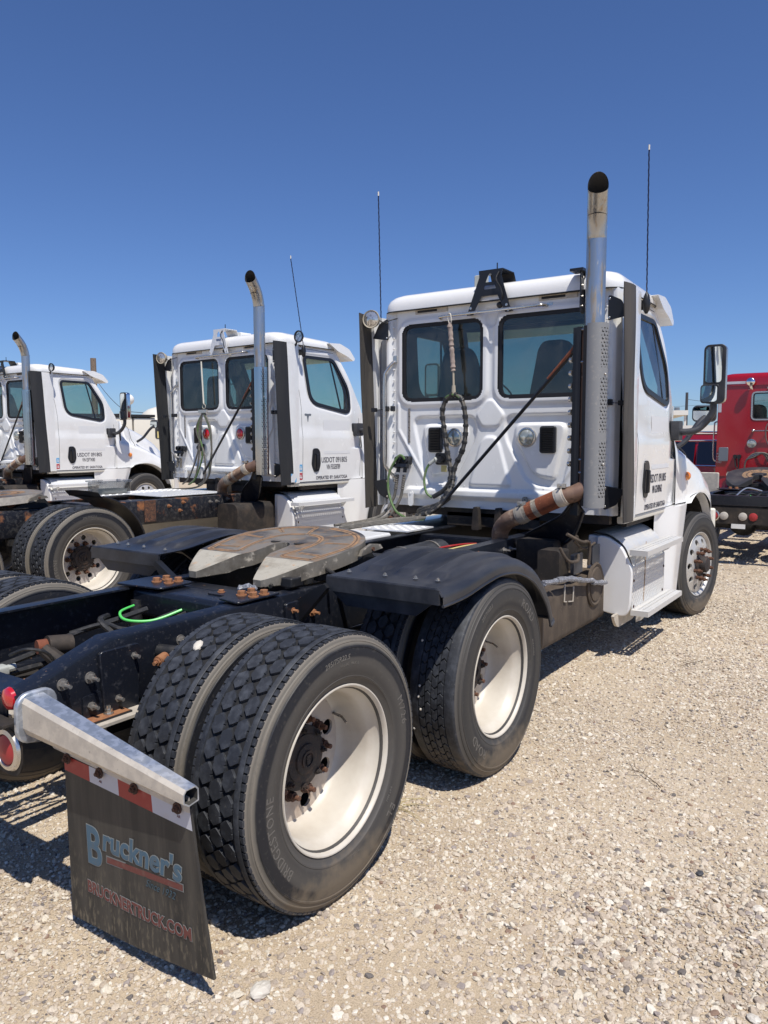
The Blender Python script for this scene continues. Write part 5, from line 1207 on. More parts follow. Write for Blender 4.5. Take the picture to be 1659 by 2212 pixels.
# ------------------------------------------------------------------ ground
def gz(x, y):
    t = min(1, max(0, (y-1.4)/2.6)); z = .068*t*t*(3-2*t)
    return z
def gz_np(x, y):
    t = np.clip((y-1.4)/2.6,0,1); return .068*t*t*(3-2*t)
def ground_mat():
    m = bpy.data.materials.new('gravel_ground'); m.use_nodes = True; nt = m.node_tree; N = nt.nodes; L = nt.links; b = N['Principled BSDF']; b.inputs['Roughness'].default_value = .95; b.inputs['Specular IOR Level'].default_value = .25
    tc = N.new('ShaderNodeTexCoord')
    def noise(sc, det=5, r=.6):
        n = N.new('ShaderNodeTexNoise'); n.inputs['Scale'].default_value = sc; n.inputs['Detail'].default_value = det; n.inputs['Roughness'].default_value = r; L.new(tc.outputs['Object'], n.inputs['Vector']); return n.outputs['Fac']
    def ramp(src, stops):
        c = N.new('ShaderNodeValToRGB'); e = c.color_ramp.elements
        while len(e) > 1: e.remove(e[-1])
        e[0].position = stops[0][0]; e[0].color = lin(stops[0][1])
        for p,col in stops[1:]: q = e.new(p); q.color = lin(col)
        L.new(src, c.inputs[0]); return c.outputs[0]
    def mix(f, a, b_, mode='MIX'):
        x = N.new('ShaderNodeMix'); x.data_type = 'RGBA'; x.blend_type = mode
        if isinstance(f,float): x.inputs[0].default_value = f
        else: L.new(f, x.inputs[0])
        for s,v in ((6,a),(7,b_)):
            if isinstance(v,tuple): x.inputs[s].default_value = lin(v)
            else: L.new(v, x.inputs[s])
        return x.outputs[2]
    def rng_(src, a, b_, c=0., d=1.):
        r = N.new('ShaderNodeMapRange'); r.inputs[1].default_value=a; r.inputs[2].default_value=b_; r.inputs[3].default_value=c; r.inputs[4].default_value=d; L.new(src, r.inputs[0]); return r.outputs[0]
    base = ramp(noise(1.3,6), [(.3,(.43,.340,.235)),(.5,(.50,.405,.285)),(.7,(.56,.465,.340))])
    fine = ramp(noise(180,3,.7), [(.32,(.62,.60,.56)),(.5,(1,1,1)),(.7,(1.18,1.17,1.15))]); base = mix(1.0, base, fine, 'MULTIPLY')
    col = base; hts = []
    for sc, lo, amt in ((95,.0,.9),(52,.0,.85)):
        v = N.new('ShaderNodeTexVoronoi'); v.inputs['Scale'].default_value = sc; v.inputs['Randomness'].default_value = 1.0; L.new(tc.outputs['Object'], v.inputs['Vector'])
        sp = N.new('ShaderNodeSeparateColor'); L.new(v.outputs['Color'], sp.inputs[0])
        pc = ramp(sp.outputs[0], [(.0,(.50,.42,.32)),(.22,(.62,.55,.45)),(.45,(.72,.67,.58)),(.60,(.56,.49,.40)),(.74,(.44,.35,.27)),(.86,(.60,.50,.41)),(.93,(.24,.20,.17)),(.98,(.28,.19,.13))])
        inn = rng_(v.outputs['Distance'], .42, .30); pres = rng_(sp.outputs[1], .42, .50); mu = N.new('ShaderNodeMath'); mu.operation='MULTIPLY'; L.new(inn, mu.inputs[0]); L.new(pres, mu.inputs[1])
        dens = rng_(noise(.7,4), .35, .62); m3 = N.new('ShaderNodeMath'); m3.operation='MULTIPLY'; L.new(mu.outputs[0], m3.inputs[0]); L.new(dens, m3.inputs[1])
        m4 = N.new('ShaderNodeMath'); m4.operation='MULTIPLY'; L.new(m3.outputs[0], m4.inputs[0]); m4.inputs[1].default_value = amt
        col = mix(m4.outputs[0], col, pc); hts.append((v.outputs['Distance'], m4.outputs[0], sc))
    L.new(col, b.inputs['Base Color'])
    h = N.new('ShaderNodeMath'); h.operation = 'ADD'; L.new(hts[0][1], h.inputs[0]); m5 = N.new('ShaderNodeMath'); m5.operation='MULTIPLY'; L.new(hts[1][1], m5.inputs[0]); m5.inputs[1].default_value = 1.6; L.new(m5.outputs[0], h.inputs[1])
    h2 = N.new('ShaderNodeMath'); h2.operation = 'MULTIPLY_ADD'; L.new(noise(260,2), h2.inputs[0]); h2.inputs[1].default_value = .5; L.new(h.outputs[0], h2.inputs[2])
    bp = N.new('ShaderNodeBump'); bp.inputs['Strength'].default_value = .8; bp.inputs['Distance'].default_value = .006; L.new(h2.outputs[0], bp.inputs['Height']); L.new(bp.outputs[0], b.inputs['Normal'])
    MATS['gravel_ground'] = m
ground_mat()
def ground():
    mb = MB(); xs = sorted(set([-600,-300,-120,-60,-30,-15,-8]+list(np.arange(-5,14,.5))+[15,18,22,30,60,120,300,900,1600])); ys = sorted(set([-900,-300,-120,-60,-30,-15,-8]+list(np.arange(-5,9,.25))+[10,14,20,30,60,120,300,900,1600]))
    vs = [(x,y,gz(x,y)+.004*mnoise.noise((x*.8,y*.8,0))*(abs(x)<14 and abs(y)<9)) for x in xs for y in ys]; n = len(ys)
    mb.add(vs, [(i*n+j,(i+1)*n+j,(i+1)*n+j+1,i*n+j+1) for i in range(len(xs)-1) for j in range(n-1)])
    o = part('ground', mb, 'gravel_ground', None, smooth=80); o['kind'] = 'structure'
ground()

# loose stones: one object, instanced on points by geometry nodes
def gravel():
    m = bpy.data.materials.new('stone'); m.use_nodes = True; nt = m.node_tree; N = nt.nodes; L = nt.links; b = N['Principled BSDF']; b.inputs['Roughness'].default_value = .9; b.inputs['Specular IOR Level'].default_value = .25
    at = N.new('ShaderNodeAttribute'); at.attribute_type = 'INSTANCER'; at.attribute_name = 'tone'; cr = N.new('ShaderNodeValToRGB'); e = cr.color_ramp.elements
    stops = [(.0,(.58,.49,.38)),(.14,(.65,.58,.46)),(.30,(.74,.67,.56)),(.36,(.56,.47,.36)),(.52,(.47,.385,.29)),(.66,(.60,.515,.405)),(.76,(.69,.62,.51)),(.80,(.40,.33,.26)),(.90,(.33,.28,.25)),(.955,(.17,.15,.135)),(.985,(.27,.18,.13)),(1.0,(.20,.18,.16))]
    while len(e) > 1: e.remove(e[-1])
    e[0].color = lin(stops[0][1]); e[0].position = 0
    cr.color_ramp.interpolation = 'CONSTANT'
    for p,c in stops[1:]: q = e.new(p); q.color = lin(c)
    L.new(at.outputs['Fac'], cr.inputs[0]); tc = N.new('ShaderNodeTexCoord'); nz = N.new('ShaderNodeTexNoise'); nz.inputs['Scale'].default_value = 3; nz.inputs['Detail'].default_value = 5; L.new(tc.outputs['Object'], nz.inputs['Vector'])
    mr = N.new('ShaderNodeMapRange'); mr.inputs[1].default_value = .3; mr.inputs[2].default_value = .7; mr.inputs[3].default_value = .78; mr.inputs[4].default_value = 1.06; L.new(nz.outputs['Fac'], mr.inputs[0])
    mx = N.new('ShaderNodeMix'); mx.data_type='RGBA'; mx.blend_type='MULTIPLY'; mx.inputs[0].default_value=1; L.new(cr.outputs[0], mx.inputs[6]); L.new(mr.outputs[0], mx.inputs[7]); L.new(mx.outputs[2], b.inputs['Base Color'])
    # points
    P = []; 
    def zone(n, x0,x1,y0,y1, s0, smin, smax):
        x = rng.uniform(x0,x1,n); y = rng.uniform(y0,y1,n); s = np.clip(rng.lognormal(math.log(s0), .42, n), smin, smax)
        # patchy cover
        k = np.sin(x*2.1+1.3*np.sin(y*1.7))*np.sin(y*2.6+1.1*np.sin(x*1.3)); keep = rng.random(n) < (.72+.28*k)
        P.append(np.stack([x[keep],y[keep],s[keep]],1))
    zone(135000, -1.9,2.6,-4.2,-.2, .0047,.0024,.010); zone(9000, -1.9,2.6,-4.2,-.2, .0080,.006,.015)
    zone(110000, 2.6,7.5,-4.6,-.4, .0060,.003,.011); zone(6500, 2.6,7.5,-4.6,-.4, .0095,.007,.016)
    zone(30000, -1.9,2.6,-.2,1.2, .0045,.0025,.014); zone(36000, 7.5,14,-5.5,2.5, .0085,.004,.018); zone(24000, -1.9,3.5,-6.5,-4.2, .0058,.003,.018)
    zone(12000, 3.5,10,-8,-4.6, .009,.004,.02); zone(34000, -4.8,-1.9,-5,2.5, .0065,.003,.016); zone(40000, -2.5,9,1.2,8.5, .009,.005,.02)
    zone(300, -1.9,6,-4.6,-.2, .014,.012,.022); zone(9000, -1.9,1.6,-4.0,-1.2, .0072,.004,.014); zone(3000, -.9,.9,-3.4,-1.9, .0085,.006,.016)
    P_ = np.concatenate(P); n = len(P_); x,y,s = P_.T
    me = bpy.data.meshes.new('gravel'); me.vertices.add(n); z = gz_np(x,y)+s*.12
    me.vertices.foreach_set('co', np.stack([x,y,z],1).ravel())
    a = me.attributes.new('size','FLOAT','POINT'); a.data.foreach_set('value', s)
    a = me.attributes.new('tone','FLOAT','POINT'); a.data.foreach_set('value', rng.random(n))
    r3 = np.stack([rng.normal(0,.35,n), rng.normal(0,.35,n), rng.uniform(0,6.28,n)],1).astype(np.float32); a = me.attributes.new('turn','FLOAT_VECTOR','POINT'); a.data.foreach_set('vector', r3.ravel())
    a = me.attributes.new('pick','INT','POINT'); a.data.foreach_set('value', rng.integers(0,6,n))
    me.materials.append(m)
    o = link('gravel', me); o['kind'] = 'stuff'; tag(o, 'loose pale limestone gravel scattered over the yard', 'gravel')
    ng = bpy.data.node_groups.new('scatter','GeometryNodeTree'); ng.interface.new_socket('Geometry', in_out='INPUT', socket_type='NodeSocketGeometry'); ng.interface.new_socket('Geometry', in_out='OUTPUT', socket_type='NodeSocketGeometry')
    gi = ng.nodes.new('NodeGroupInput'); go = ng.nodes.new('NodeGroupOutput'); G2 = ng.nodes.new('GeometryNodeJoinGeometry'); K = ng.links
    for i in range(6):
        ic = ng.nodes.new('GeometryNodeMeshIcoSphere'); ic.inputs['Radius'].default_value = 1; ic.inputs['Subdivisions'].default_value = 2
        sp = ng.nodes.new('GeometryNodeSetPosition'); nz = ng.nodes.new('ShaderNodeTexNoise'); nz.noise_dimensions = '4D'; nz.inputs['W'].default_value = i*3.1; nz.inputs['Scale'].default_value = .8; nz.inputs['Detail'].default_value = 2
        sub = ng.nodes.new('ShaderNodeVectorMath'); sub.operation = 'SUBTRACT'; sub.inputs[1].default_value = (.5,.5,.5); K.new(nz.outputs['Color'], sub.inputs[0])
        sc = ng.nodes.new('ShaderNodeVectorMath'); sc.operation = 'SCALE'; sc.inputs['Scale'].default_value = 1.9; K.new(sub.outputs[0], sc.inputs[0]); K.new(sc.outputs[0], sp.inputs['Offset']); K.new(ic.outputs[0], sp.inputs['Geometry'])
        tr = ng.nodes.new('GeometryNodeTransform'); tr.inputs['Scale'].default_value = (1.25-.08*i,.95,.50+.04*(i%3)); K.new(sp.outputs[0], tr.inputs['Geometry'])
        sm = ng.nodes.new('GeometryNodeSetMaterial'); sm.inputs['Material'].default_value = m; K.new(tr.outputs[0], sm.inputs['Geometry'])
        g = ng.nodes.new('GeometryNodeGeometryToInstance'); K.new(sm.outputs[0], g.inputs[0]); K.new(g.outputs[0], G2.inputs[0])
    ip = ng.nodes.new('GeometryNodeInstanceOnPoints'); K.new(gi.outputs[0], ip.inputs['Points']); K.new(G2.outputs[0], ip.inputs['Instance']); ip.inputs['Pick Instance'].default_value = True
    def attr(nm, ty):
        q = ng.nodes.new('GeometryNodeInputNamedAttribute'); q.data_type = ty; q.inputs['Name'].default_value = nm; return q.outputs['Attribute']
    K.new(attr('pick','INT'), ip.inputs['Instance Index']); K.new(attr('size','FLOAT'), ip.inputs['Scale'])
    e2 = ng.nodes.new('FunctionNodeEulerToRotation'); K.new(attr('turn','FLOAT_VECTOR'), e2.inputs[0]); K.new(e2.outputs[0], ip.inputs['Rotation']); K.new(ip.outputs[0], go.inputs[0])
    md = o.modifiers.new('scatter','NODES'); md.node_group = ng
gravel()

CAMP = Vector((-2.1077,-2.8479,1.6664))
def fwd(y, z, x=3.45, x0=3.55):   # a point measured against the cab's rear wall, moved out along its line of sight to plane x
    p = Vector((x0,y,z)); k = (x-CAMP.x)/(x0-CAMP.x); return CAMP+(p-CAMP)*k

# ------------------------------------------------------------------ truck lettering
def door_text(t, vin, sg=-1):
    def put(s, x, z, size, name, **kw):
        mb = MB(); v,f = text_mb(s, size, ext=.0004, **kw); mb.add([(x+p[0]*(1 if sg < 0 else -1), sg*(side_y_(x+p[0],z+p[1])+.0012+p[2]), z+p[1]) for p in v], f)
        part(name, mb, 'print_black', t, smooth=0)
    put('USDOT 091805', 4.205, 1.320, .096, 'lettering', sx=.80, bold=.0012)
    put(vin, 4.305, 1.232, .088, 'lettering', sx=.50, bold=.0010)
    put('OPERATED BY: SARATOGA', 4.105, 1.108, .060, 'lettering', sx=.84, bold=.0012)
def stickers(t, extra=False):
    for z,m_ in ((1.22,'sticker_blue'),(1.115,'sticker_red')):
        mb = MB(); mb.box(3.795,3.855,-.0010,-.0006,z,z+.085); mb.v = [(x,-(side_y_(x,zz)+.001)+y,zz) for x,y,zz in mb.v]; s = part('sticker', mb, m_, t)
        tx = MB(); tx.prism([(3.80,z+.035),(3.82,z+.035),(3.82,z+.065),(3.835,z+.065),(3.835,z+.04),(3.85,z+.035),(3.835,z+.012),(3.815,z+.025)],'y',-.0020,-.0012); tx.v = [(x,-(side_y_(x,zz)+.001)+y,zz) for x,y,zz in tx.v]; part('sticker_print', tx, 'sticker_white', s, smooth=0)
    if extra:
        s = part('sticker', MB().box(3.595,3.69,-1.1548,-1.1540,1.095,1.20), 'sticker_white', t); q = MB(); q.prism([(3.596,1.165),(3.596,1.199),(3.625,1.199)],'y',-1.1555,-1.1550); q.prism([(3.689,1.096),(3.689,1.15),(3.655,1.096)],'y',-1.1555,-1.1550); part('sticker_print', q, 'sticker_blue', s)
        e = MB(); e.prism([(3.915,1.925),(3.93,1.935),(3.975,1.93),(4.02,1.935),(4.035,1.925),(4.03,1.91),(3.995,1.91),(3.985,1.87),(3.98,1.835),(3.97,1.835),(3.965,1.87),(3.955,1.91),(3.92,1.91)],'y',-.003,-.001); e.v = [(x,-(side_y_(x,zz))+y,zz) for x,y,zz in e.v]; part('door_emblem', e, 'emblem_grey', t)

def deck_plates(t, P, x0=2.88):
    d = MB(); d.box(x0,3.27,.36,.80,.955,.965); diamond_bars(d,(x0,.36,.965),(1,0,0),(0,1,0),3.27-x0,.44,.045,L=.017,W=.006,hgt=.004); part('deck_plate', d, 'alu_white', t, smooth=0)
    s = MB(); s.rbox(2.3,2.86,.50,1.08,.90,.945,.02,'x'); part('tank_top', s, 'alu_white', t, bevel=.01)
    for yy in (1.12,): 
        st = part('step', MB().rbox(3.66,4.67,1.14,1.27,.36,.40,.01,'x').rbox(3.60,4.65,1.14,1.27,.82,.86,.01,'x'), 'alu_plate', t); 
    b = MB(); b.rbox(3.62,4.60,.85,1.12,.33,.92,.04,'x'); part('step_housing', b, 'white_paint_low', t)

# ------------------------------------------------------------------ truck 1 (in front)
T1 = thing('semi_truck', 'nearest white day cab tractor, with a mud flap and black frame', 'truck', (0,0,0), 0, 'white day cab tractors')
P1 = dict(frame='black_frame', lamp='clear_lens', roof_box=True, leany=-.0, lean=-.045)
build_chassis(T1, P1); fifth_wheel_parts(T1, 0.0); drive_wheels(T1, 0.0, 'drive', 5); drive_wheels(T1, 1.32, 'trailer', 5); steer_wheels(T1, XW)
cab(T1, P1); rear_details(T1, P1); step_box(T1, P1); tank_group(T1, P1); stack_group(T1, P1); deck_plates(T1, P1); door_text(T1, 'VIN GDHB9662')
part('quarter_fender', fender_right, 'black_plastic', T1, key='fend', smooth=40); part('quarter_fender', lambda: fender_right().mirror_y(), 'black_plastic', T1, key='fendl', smooth=40)
for sg in (-1,1):
    for (x,y) in ((.78,-.66),(.79,-.86),(.80,-1.02),(.81,-1.13)):
        part('fender_bolt', lambda: MB().bolt((0,0,0),(0,0,1),.009,.009,.004), 'dull_chrome', T1, (x, -sg*y, 1.044), key='fbolt')
    for xx in (1.0,1.5): part('fender_arm', MB().tube([(xx,sg*.43,.86),(xx,sg*.75,1.0),(xx,sg*1.1,1.02)],.018,8), 'black_metal', T1)
    part('fender_gusset', MB().prism([(sg*.43,.90),(sg*.43,.78),(sg*.62,.98),(sg*.60,1.0)],'x',.66,.70), 'black_metal', T1)

# mud flap on its galvanised arm
def flap_pt(u, v):   # u across (0 inner .. 1 outer), v down
    a = Vector((-.660,-.548,.622)).lerp(Vector((-.660,-1.166,.600)),u); b = Vector((-.650,-.533,.036)).lerp(Vector((-.638,-1.222,.078)),u)
    p = a.lerp(b,v); p.x += .006*sin(u*5+v*2)*v; return p
fm = MB(); fm.grid(14,16,lambda u,v: tuple(flap_pt(u,v))); fm.grid(14,16,lambda u,v: tuple(flap_pt(u,v)+Vector((.009,0,0)))); 
for e_ in (lambda u,v:(0,v,u),lambda u,v:(1,v,u)): fm.grid(2,16,lambda u,v: tuple(flap_pt(e_(u,v)[0],v)+Vector((.009*u,0,0))))
fm.grid(14,2,lambda u,v: tuple(flap_pt(u,1)+Vector((.009*v,0,0)))); fm.grid(14,2,lambda u,v: tuple(flap_pt(u,0)+Vector((.009*v,0,0))))
FL = part('mud_flap', fm, 'flap_rubber', T1)
fr_ = (0,.22,.46,.72,1.0)
for i in range(4):
    u0,u1 = fr_[i],fr_[i+1]; q = MB(); q.grid(4,2,lambda u,v: tuple(flap_pt(u0+(u1-u0)*u, .008+.088*v+(.03*(u0+(u1-u0)*u)*v))-Vector((.0012,0,0)))); part('reflective_tape', q, 'tape_red' if i%2 == 0 else 'tape_white', FL, smooth=0)
def flap_text(s, o, size, mat, a=0.0, dx_=-.0016, **kw):
    mb = MB(); u = Vector((0,-cos(a),-sin(a))) ; w = Vector((0,-sin(a)*-1*-1,cos(a))); w = Vector((0,sin(-a)*-1,cos(a))) if False else Vector((0,0,1))
    v,f = text_mb(s, size, ext=.0003, **kw); oo = Vector(o)
    pts = []
    for p in v:
        y = o[1]-p[0]*cos(a); z = o[2]+p[1]-p[0]*sin(a); uu = (-.548-y)/.65; vv = (.62-z)/.57
        pts.append((flap_pt(uu,vv).x+dx_-p[2], y, z))
    mb.add(pts, f); part('flap_lettering', mb, mat, FL, smooth=0)
for (off,mt) in ((.0028,'print_pale'),(0,'print_blue')):
    d = -.0014 if off > .001 else -.0021
    flap_text('B', (0,-.640,.272), .185, mt, 0.0, d, bold=.0035+off, res=4, sx=.80); flap_text("ruckner's", (0,-.728,.340), .104, mt, -.045, d, bold=.0026+off, shear=.12, sx=.99, res=4)
for (g_,mt,d) in ((.0035,'print_pale',-.0012),(0,'print_dull_red',-.0020)):
    q = MB(); y0,y1 = -.750+g_,-1.118-g_
    q.add([(flap_pt((-.548-y)/.65,(.62-z)/.57).x+d,y,z) for (y,z) in ((y0,.299-g_),(y1,.329-g_),(y1,.349+g_),(y0,.320+g_))],[(0,1,2,3)]); part('flap_stripe', q, mt, FL, smooth=0)
flap_text('Since 1932', (0,-.945,.288), .036, 'print_dim_blue', 0.0, -.0015, shear=.4, sx=.86, res=3)
for (off,mt,d) in ((.0026,'print_pale',-.0014),(.0004,'print_dull_red',-.0021)): flap_text('BRUCKNERTRUCK.COM', (0,-.634,.162), .057, mt, -.030, d, bold=off+.0010, sx=.82, res=3)
for i,u in enumerate((.30,.90)): flap_text('AR', tuple(flap_pt(u,.08)), .012, 'print_dull_red', 0, -.0020)
def hang_sec(k, grow=0):
    a = [(-.733,.815),(-.668,.818),(-.655,.800),(-.655,.710),(-.733,.690),(-.745,.715),(-.745,.80)]; b = [(-.690,.674),(-.652,.674),(-.642,.662),(-.642,.626),(-.680,.620),(-.700,.634),(-.700,.662)]
    return [(a[i][0]+(b[i][0]-a[i][0])*k, a[i][1]+(b[i][1]-a[i][1])*k) for i in range(7)]
h = MB(); n = 7; ya,yb = -.452,-1.185
vs = [(p[0],ya,p[1]) for p in hang_sec(0)]+[(p[0],yb,p[1]) for p in hang_sec(1)]
cxm = lambda k: (sum(p[0] for p in hang_sec(k))/7, sum(p[1] for p in hang_sec(k))/7)
def shr(k, s): c = cxm(k); return [(c[0]+(p[0]-c[0])*s, c[1]+(p[1]-c[1])*s) for p in hang_sec(k)]
vs += [(p[0],yb,p[1]) for p in shr(1,.84)]+[(p[0],-.9,p[1]) for p in shr(.6,.84)]
h.add(vs, [(i,n+i,n+(i+1)%n,(i+1)%n) for i in range(n)]+[(n+i,2*n+i,2*n+(i+1)%n,n+(i+1)%n) for i in range(n)]+[(2*n+i,3*n+i,3*n+(i+1)%n,2*n+(i+1)%n) for i in range(n)]+[tuple(range(3*n,4*n))])
h.m = [0 if i%7 in (0,1,2) else 1 for i in range(7)]+[0]*7+[2]*7+[2]
HG = part('flap_arm', h, ('galvanised','galvanised_dusty','stack_inside'), T1, smooth=20)
tb = MB(); tb.prism([(-.452,.700),(-.46,.660),(-.50,.632),(-1.17,.592),(-1.17,.640)][::-1],'x',-.668,-.664); part('arm_tab', tb, 'galvanised_dusty', HG)
bp_ = MB(); bp_.prism(rrect(-.765,-.615,.655,.830,.05,5),'y',-.452,-.430); part('arm_flange', bp_, 'galvanised', HG, bevel=.006)
for u in (.05,.33,.61,.93):
    c = flap_pt(u,0); part('flap_bolt', lambda: MB().lathe([(.018,0),(.018,-.004),(.011,-.004)],'x',n=14).cyl((-.003,0,0),(-.012,0,0),.011,6).cyl((-.012,0,0),(-.018,0,0),.006,8), 'rust', HG, (-.669,c.y,c.z-.006), key='flapbolt')
part('flap_rivet', MB().ball((-.70,-.829,.655),.010,10), 'galvanised', HG)
# tail lamps
lp = MB(); lp.rbox(-.748,-.742,-.44,-.10,.535,.73,.06,'x'); lp.box(-.80,-.742,-.43,.43,.725,.733); part('lamp_plate', lp, 'dusty_dark', T1)
for (yy,zz,x) in ((-.365,.625,-.75),(-.18,.625,-.75),(.18,.625,-.75),(.365,.625,-.75)):
    tl = part('tail_lamp', lambda: MB().lathe([(.0001,-.020),(.03,-.018),(.05,-.010),(.052,0)],'x',n=28), 'red_lens_dusty', T1, (x,yy,zz), key='tail'); part('lamp_ring', lambda: MB().lathe([(.052,-.006),(.056,-.014),(.070,-.010),(.076,0)],'x',n=28), 'dull_chrome', tl, key='tailr')
tl = part('marker_lamp', MB().lathe([(.0001,-.022),(.02,-.020),(.036,-.012),(.040,0)],'x',n=24), 'red_lens', T1, (-.738,-.372,.800)); 
part('lamp_screw', MB().ball((-.737,-.40,.745),.008,8), 'dull_chrome', T1)

# odds and ends round the fifth wheel
part('lodged_stone', MB().ball((0,0,0),.021,8,sc=(1.3,.9,.55)), 'rim_white', T1, (-.235,-.74,.925), (0,-.5,.4), smooth=0)
part('control_box', MB().rbox(.66,.74,-.40,-.33,.956,1.0,.01,'z'), 'suspension_dark', T1, bevel=.004)
o_ = MB(); o_.box(.40,.52,-.22,-.10,.936,.942); part('bracket_plate', o_, 'black_frame', T1); part('hex_bolt', lambda: MB().bolt((0,0,0),(0,0,1),.014,.012,0), 'rust_orange', T1, (.45,-.14,.942), key='hexb3')
part('plastic_scrap', MB().tube(spline([(.50,-.20,.955),(.53,-.245,.965),(.55,-.28,.955)],4),[.008,.02,.014,.018,.02,.012,.016,.01,.006],7), 'wrap_film', T1, smooth=0)
for k,(a,b) in enumerate((((.62,-.30,.96),(.95,-.20,1.0)),((.66,-.26,.95),(.98,-.10,.98)),((.70,-.34,.96),(.92,-.30,1.02)))): part('air_line', MB().tube(spline([a,((a[0]+b[0])/2,(a[1]+b[1])/2+.03,a[2]+.03),b],5),.010,7), ('hose_black','hose_bright_green','hose_grey')[k], T1)
part('release_handle', MB().tube(spline([(.95,-.30,1.02),(.90,-.42,1.02),(.86,-.52,1.0)],5),.010,8), 'suspension_dark', T1)
part('spring_lug', MB().prism(fillet([(.86,.956),(.98,.956),(.95,1.06),(.90,1.07)],.02,3),'y',-.40,-.37), 'suspension_dark', T1)
# hoses on the back of the cab
core = 'hose_grey'
pts = [fwd(.337,2.045,3.45),fwd(.40,2.02,3.45),fwd(.446,1.908,3.45),fwd(.425,1.75,3.46),fwd(.406,1.619,3.46),fwd(.375,1.48,3.47),fwd(.362,1.36,3.46),fwd(.40,1.22,3.42),fwd(.50,1.10,3.36),fwd(.66,1.015,3.32),fwd(.74,1.005,3.3)]
pts2 = [fwd(.337,2.045,3.45),fwd(.275,2.02,3.45),fwd(.235,1.92,3.45),fwd(.222,1.76,3.46),fwd(.245,1.60,3.46),fwd(.327,1.427,3.47),fwd(.345,1.30,3.44),fwd(.385,1.22,3.40),fwd(.47,1.11,3.36),fwd(.60,1.03,3.32)]
for q in (pts,pts2):
    P_ = resample(q,.009); m = MB()
    for off in ((.011,0),(-.007,.009),(-.006,-.010)): m.tube([p+Vector((off[1],off[0],0)) for p in P_], .0085, 7)
    o = part('coiled_line', m, core, T1); w = MB(); run = []; run2 = []; acc = 0
    sh = MB(); sh.tube([p+Vector((-.012,.006,0)) for p in P_[:10]], .008, 7); part('air_line', sh, 'hose_green', o)
    for k in range(1,len(P_)):
        acc += .0095
        if (acc % .062) < .036: run.append(P_[k])
        elif len(run) >= 2: w.tube(run, [.0225+.002*((i%2)) for i in range(len(run))], 12); run = []
        else: run = []
    part('spiral_wrap', w, 'hose_black', o, smooth=50)
br = [fwd(.36,1.33,3.44),fwd(.42,1.25,3.43),fwd(.50,1.20,3.43),fwd(.545,1.178,3.43),fwd(.60,1.22,3.43),fwd(.622,1.32,3.45),fwd(.60,1.42,3.47),fwd(.56,1.475,3.48)]
part('trailer_cable', MB().tube(spline(br[3:],8),.0105,10), 'hose_green', T1); part('spiral_wrap', MB().tube(resample(br[:4],.03),.020,10), 'hose_black', T1)
pg = MB(); pg.cyl(fwd(.57,1.463,3.478),fwd(.52,1.50,3.49),.016,12); pg.cyl(fwd(.52,1.50,3.49),(3.525,.44,1.51),.022,12); part('cable_plug', pg, 'plastic_grey', T1)
part('trailer_cable', MB().tube(spline([fwd(.82,1.50,3.46),fwd(.86,1.535,3.45),fwd(.905,1.51,3.44),fwd(.985,1.38,3.42),fwd(.995,1.22,3.40),fwd(.93,1.06,3.36),fwd(.82,.99,3.33),fwd(.72,.975,3.3),fwd(.62,.985,3.3)],8),.0105,10), 'hose_green', T1)
for a in (.845,.775): part('air_line', MB().tube(spline([(XR-.078,a+.028,1.24),(XR-.09,a+.05,1.15),(XR-.15,a+.12,1.02),(XR-.30,a+.22,.97),(XR-.6,a+.30,.955)],8),.013,9), 'hose_grey', T1)
for k in range(3): part('air_line', MB().tube(spline([fwd(.65-.02*k,1.0,3.3),fwd(.80,.985-.01*k,3.25),fwd(1.0,.96-.012*k,3.15),(2.9,1.05,.95-.01*k)],8),.012,8), 'hose_grey', T1)
for k in range(3): part('air_line', MB().tube(spline([fwd(.36,1.22-.02*k,3.46),fwd(.48,1.13-.015*k,3.47),fwd(.66,1.08-.02*k,3.50),(3.60,.72,1.04-.02*k)],8),.011,8), 'hose_grey', T1)
sp = MB(); a,b = fwd(.375,2.60,3.475),fwd(.342,2.24,3.47); P_ = [a.lerp(b,k/24) for k in range(25)]; sp.tube(P_,[.020+.003*sin(k*2.1)+.002*cos(k*3.7) for k in range(25)],10,flat=.8); sp.tube([a+Vector((0,0,.045)),a+Vector((0,.004,0))],[.006,.024],10)
tn = part('hose_tender', sp, 'spring_wrap', T1)
hk = MB(); hk.tube(spline([a+Vector((0,.01,.03)),a+Vector((0,.022,.075)),a+Vector((-.005,.012,.108)),a+Vector((-.01,-.008,.100)),a+Vector((-.01,-.016,.05)),a+Vector((0,-.006,.02))],6),.0042,6); part('tender_hook', hk, 'cream_paint', tn)
hk = MB(); hk.cyl(b,fwd(.338,2.11,3.465),.0085,10); hk.tube([fwd(.338,2.12,3.462),fwd(.338,2.03,3.455)],[.016,.02],10,flat=.5); part('tender_clip', hk, 'lamp_shell', tn)
# small stones lodged in the tread
for (w_x, th, yy) in ((1.32,180,-1.02),(1.32,174,-1.025),(1.32,187,-1.03),(1.32,150,-1.0),(1.32,200,-.98)):
    a = radians(th); o = part('lodged_stone', lambda: MB().ball((0,0,0),.0075,7,sc=(1,.8,.9)), 'rim_white', T1, (w_x+.492*cos(a)*1.0, yy, .49+.492*sin(a)*-1*-1), key='lstone')
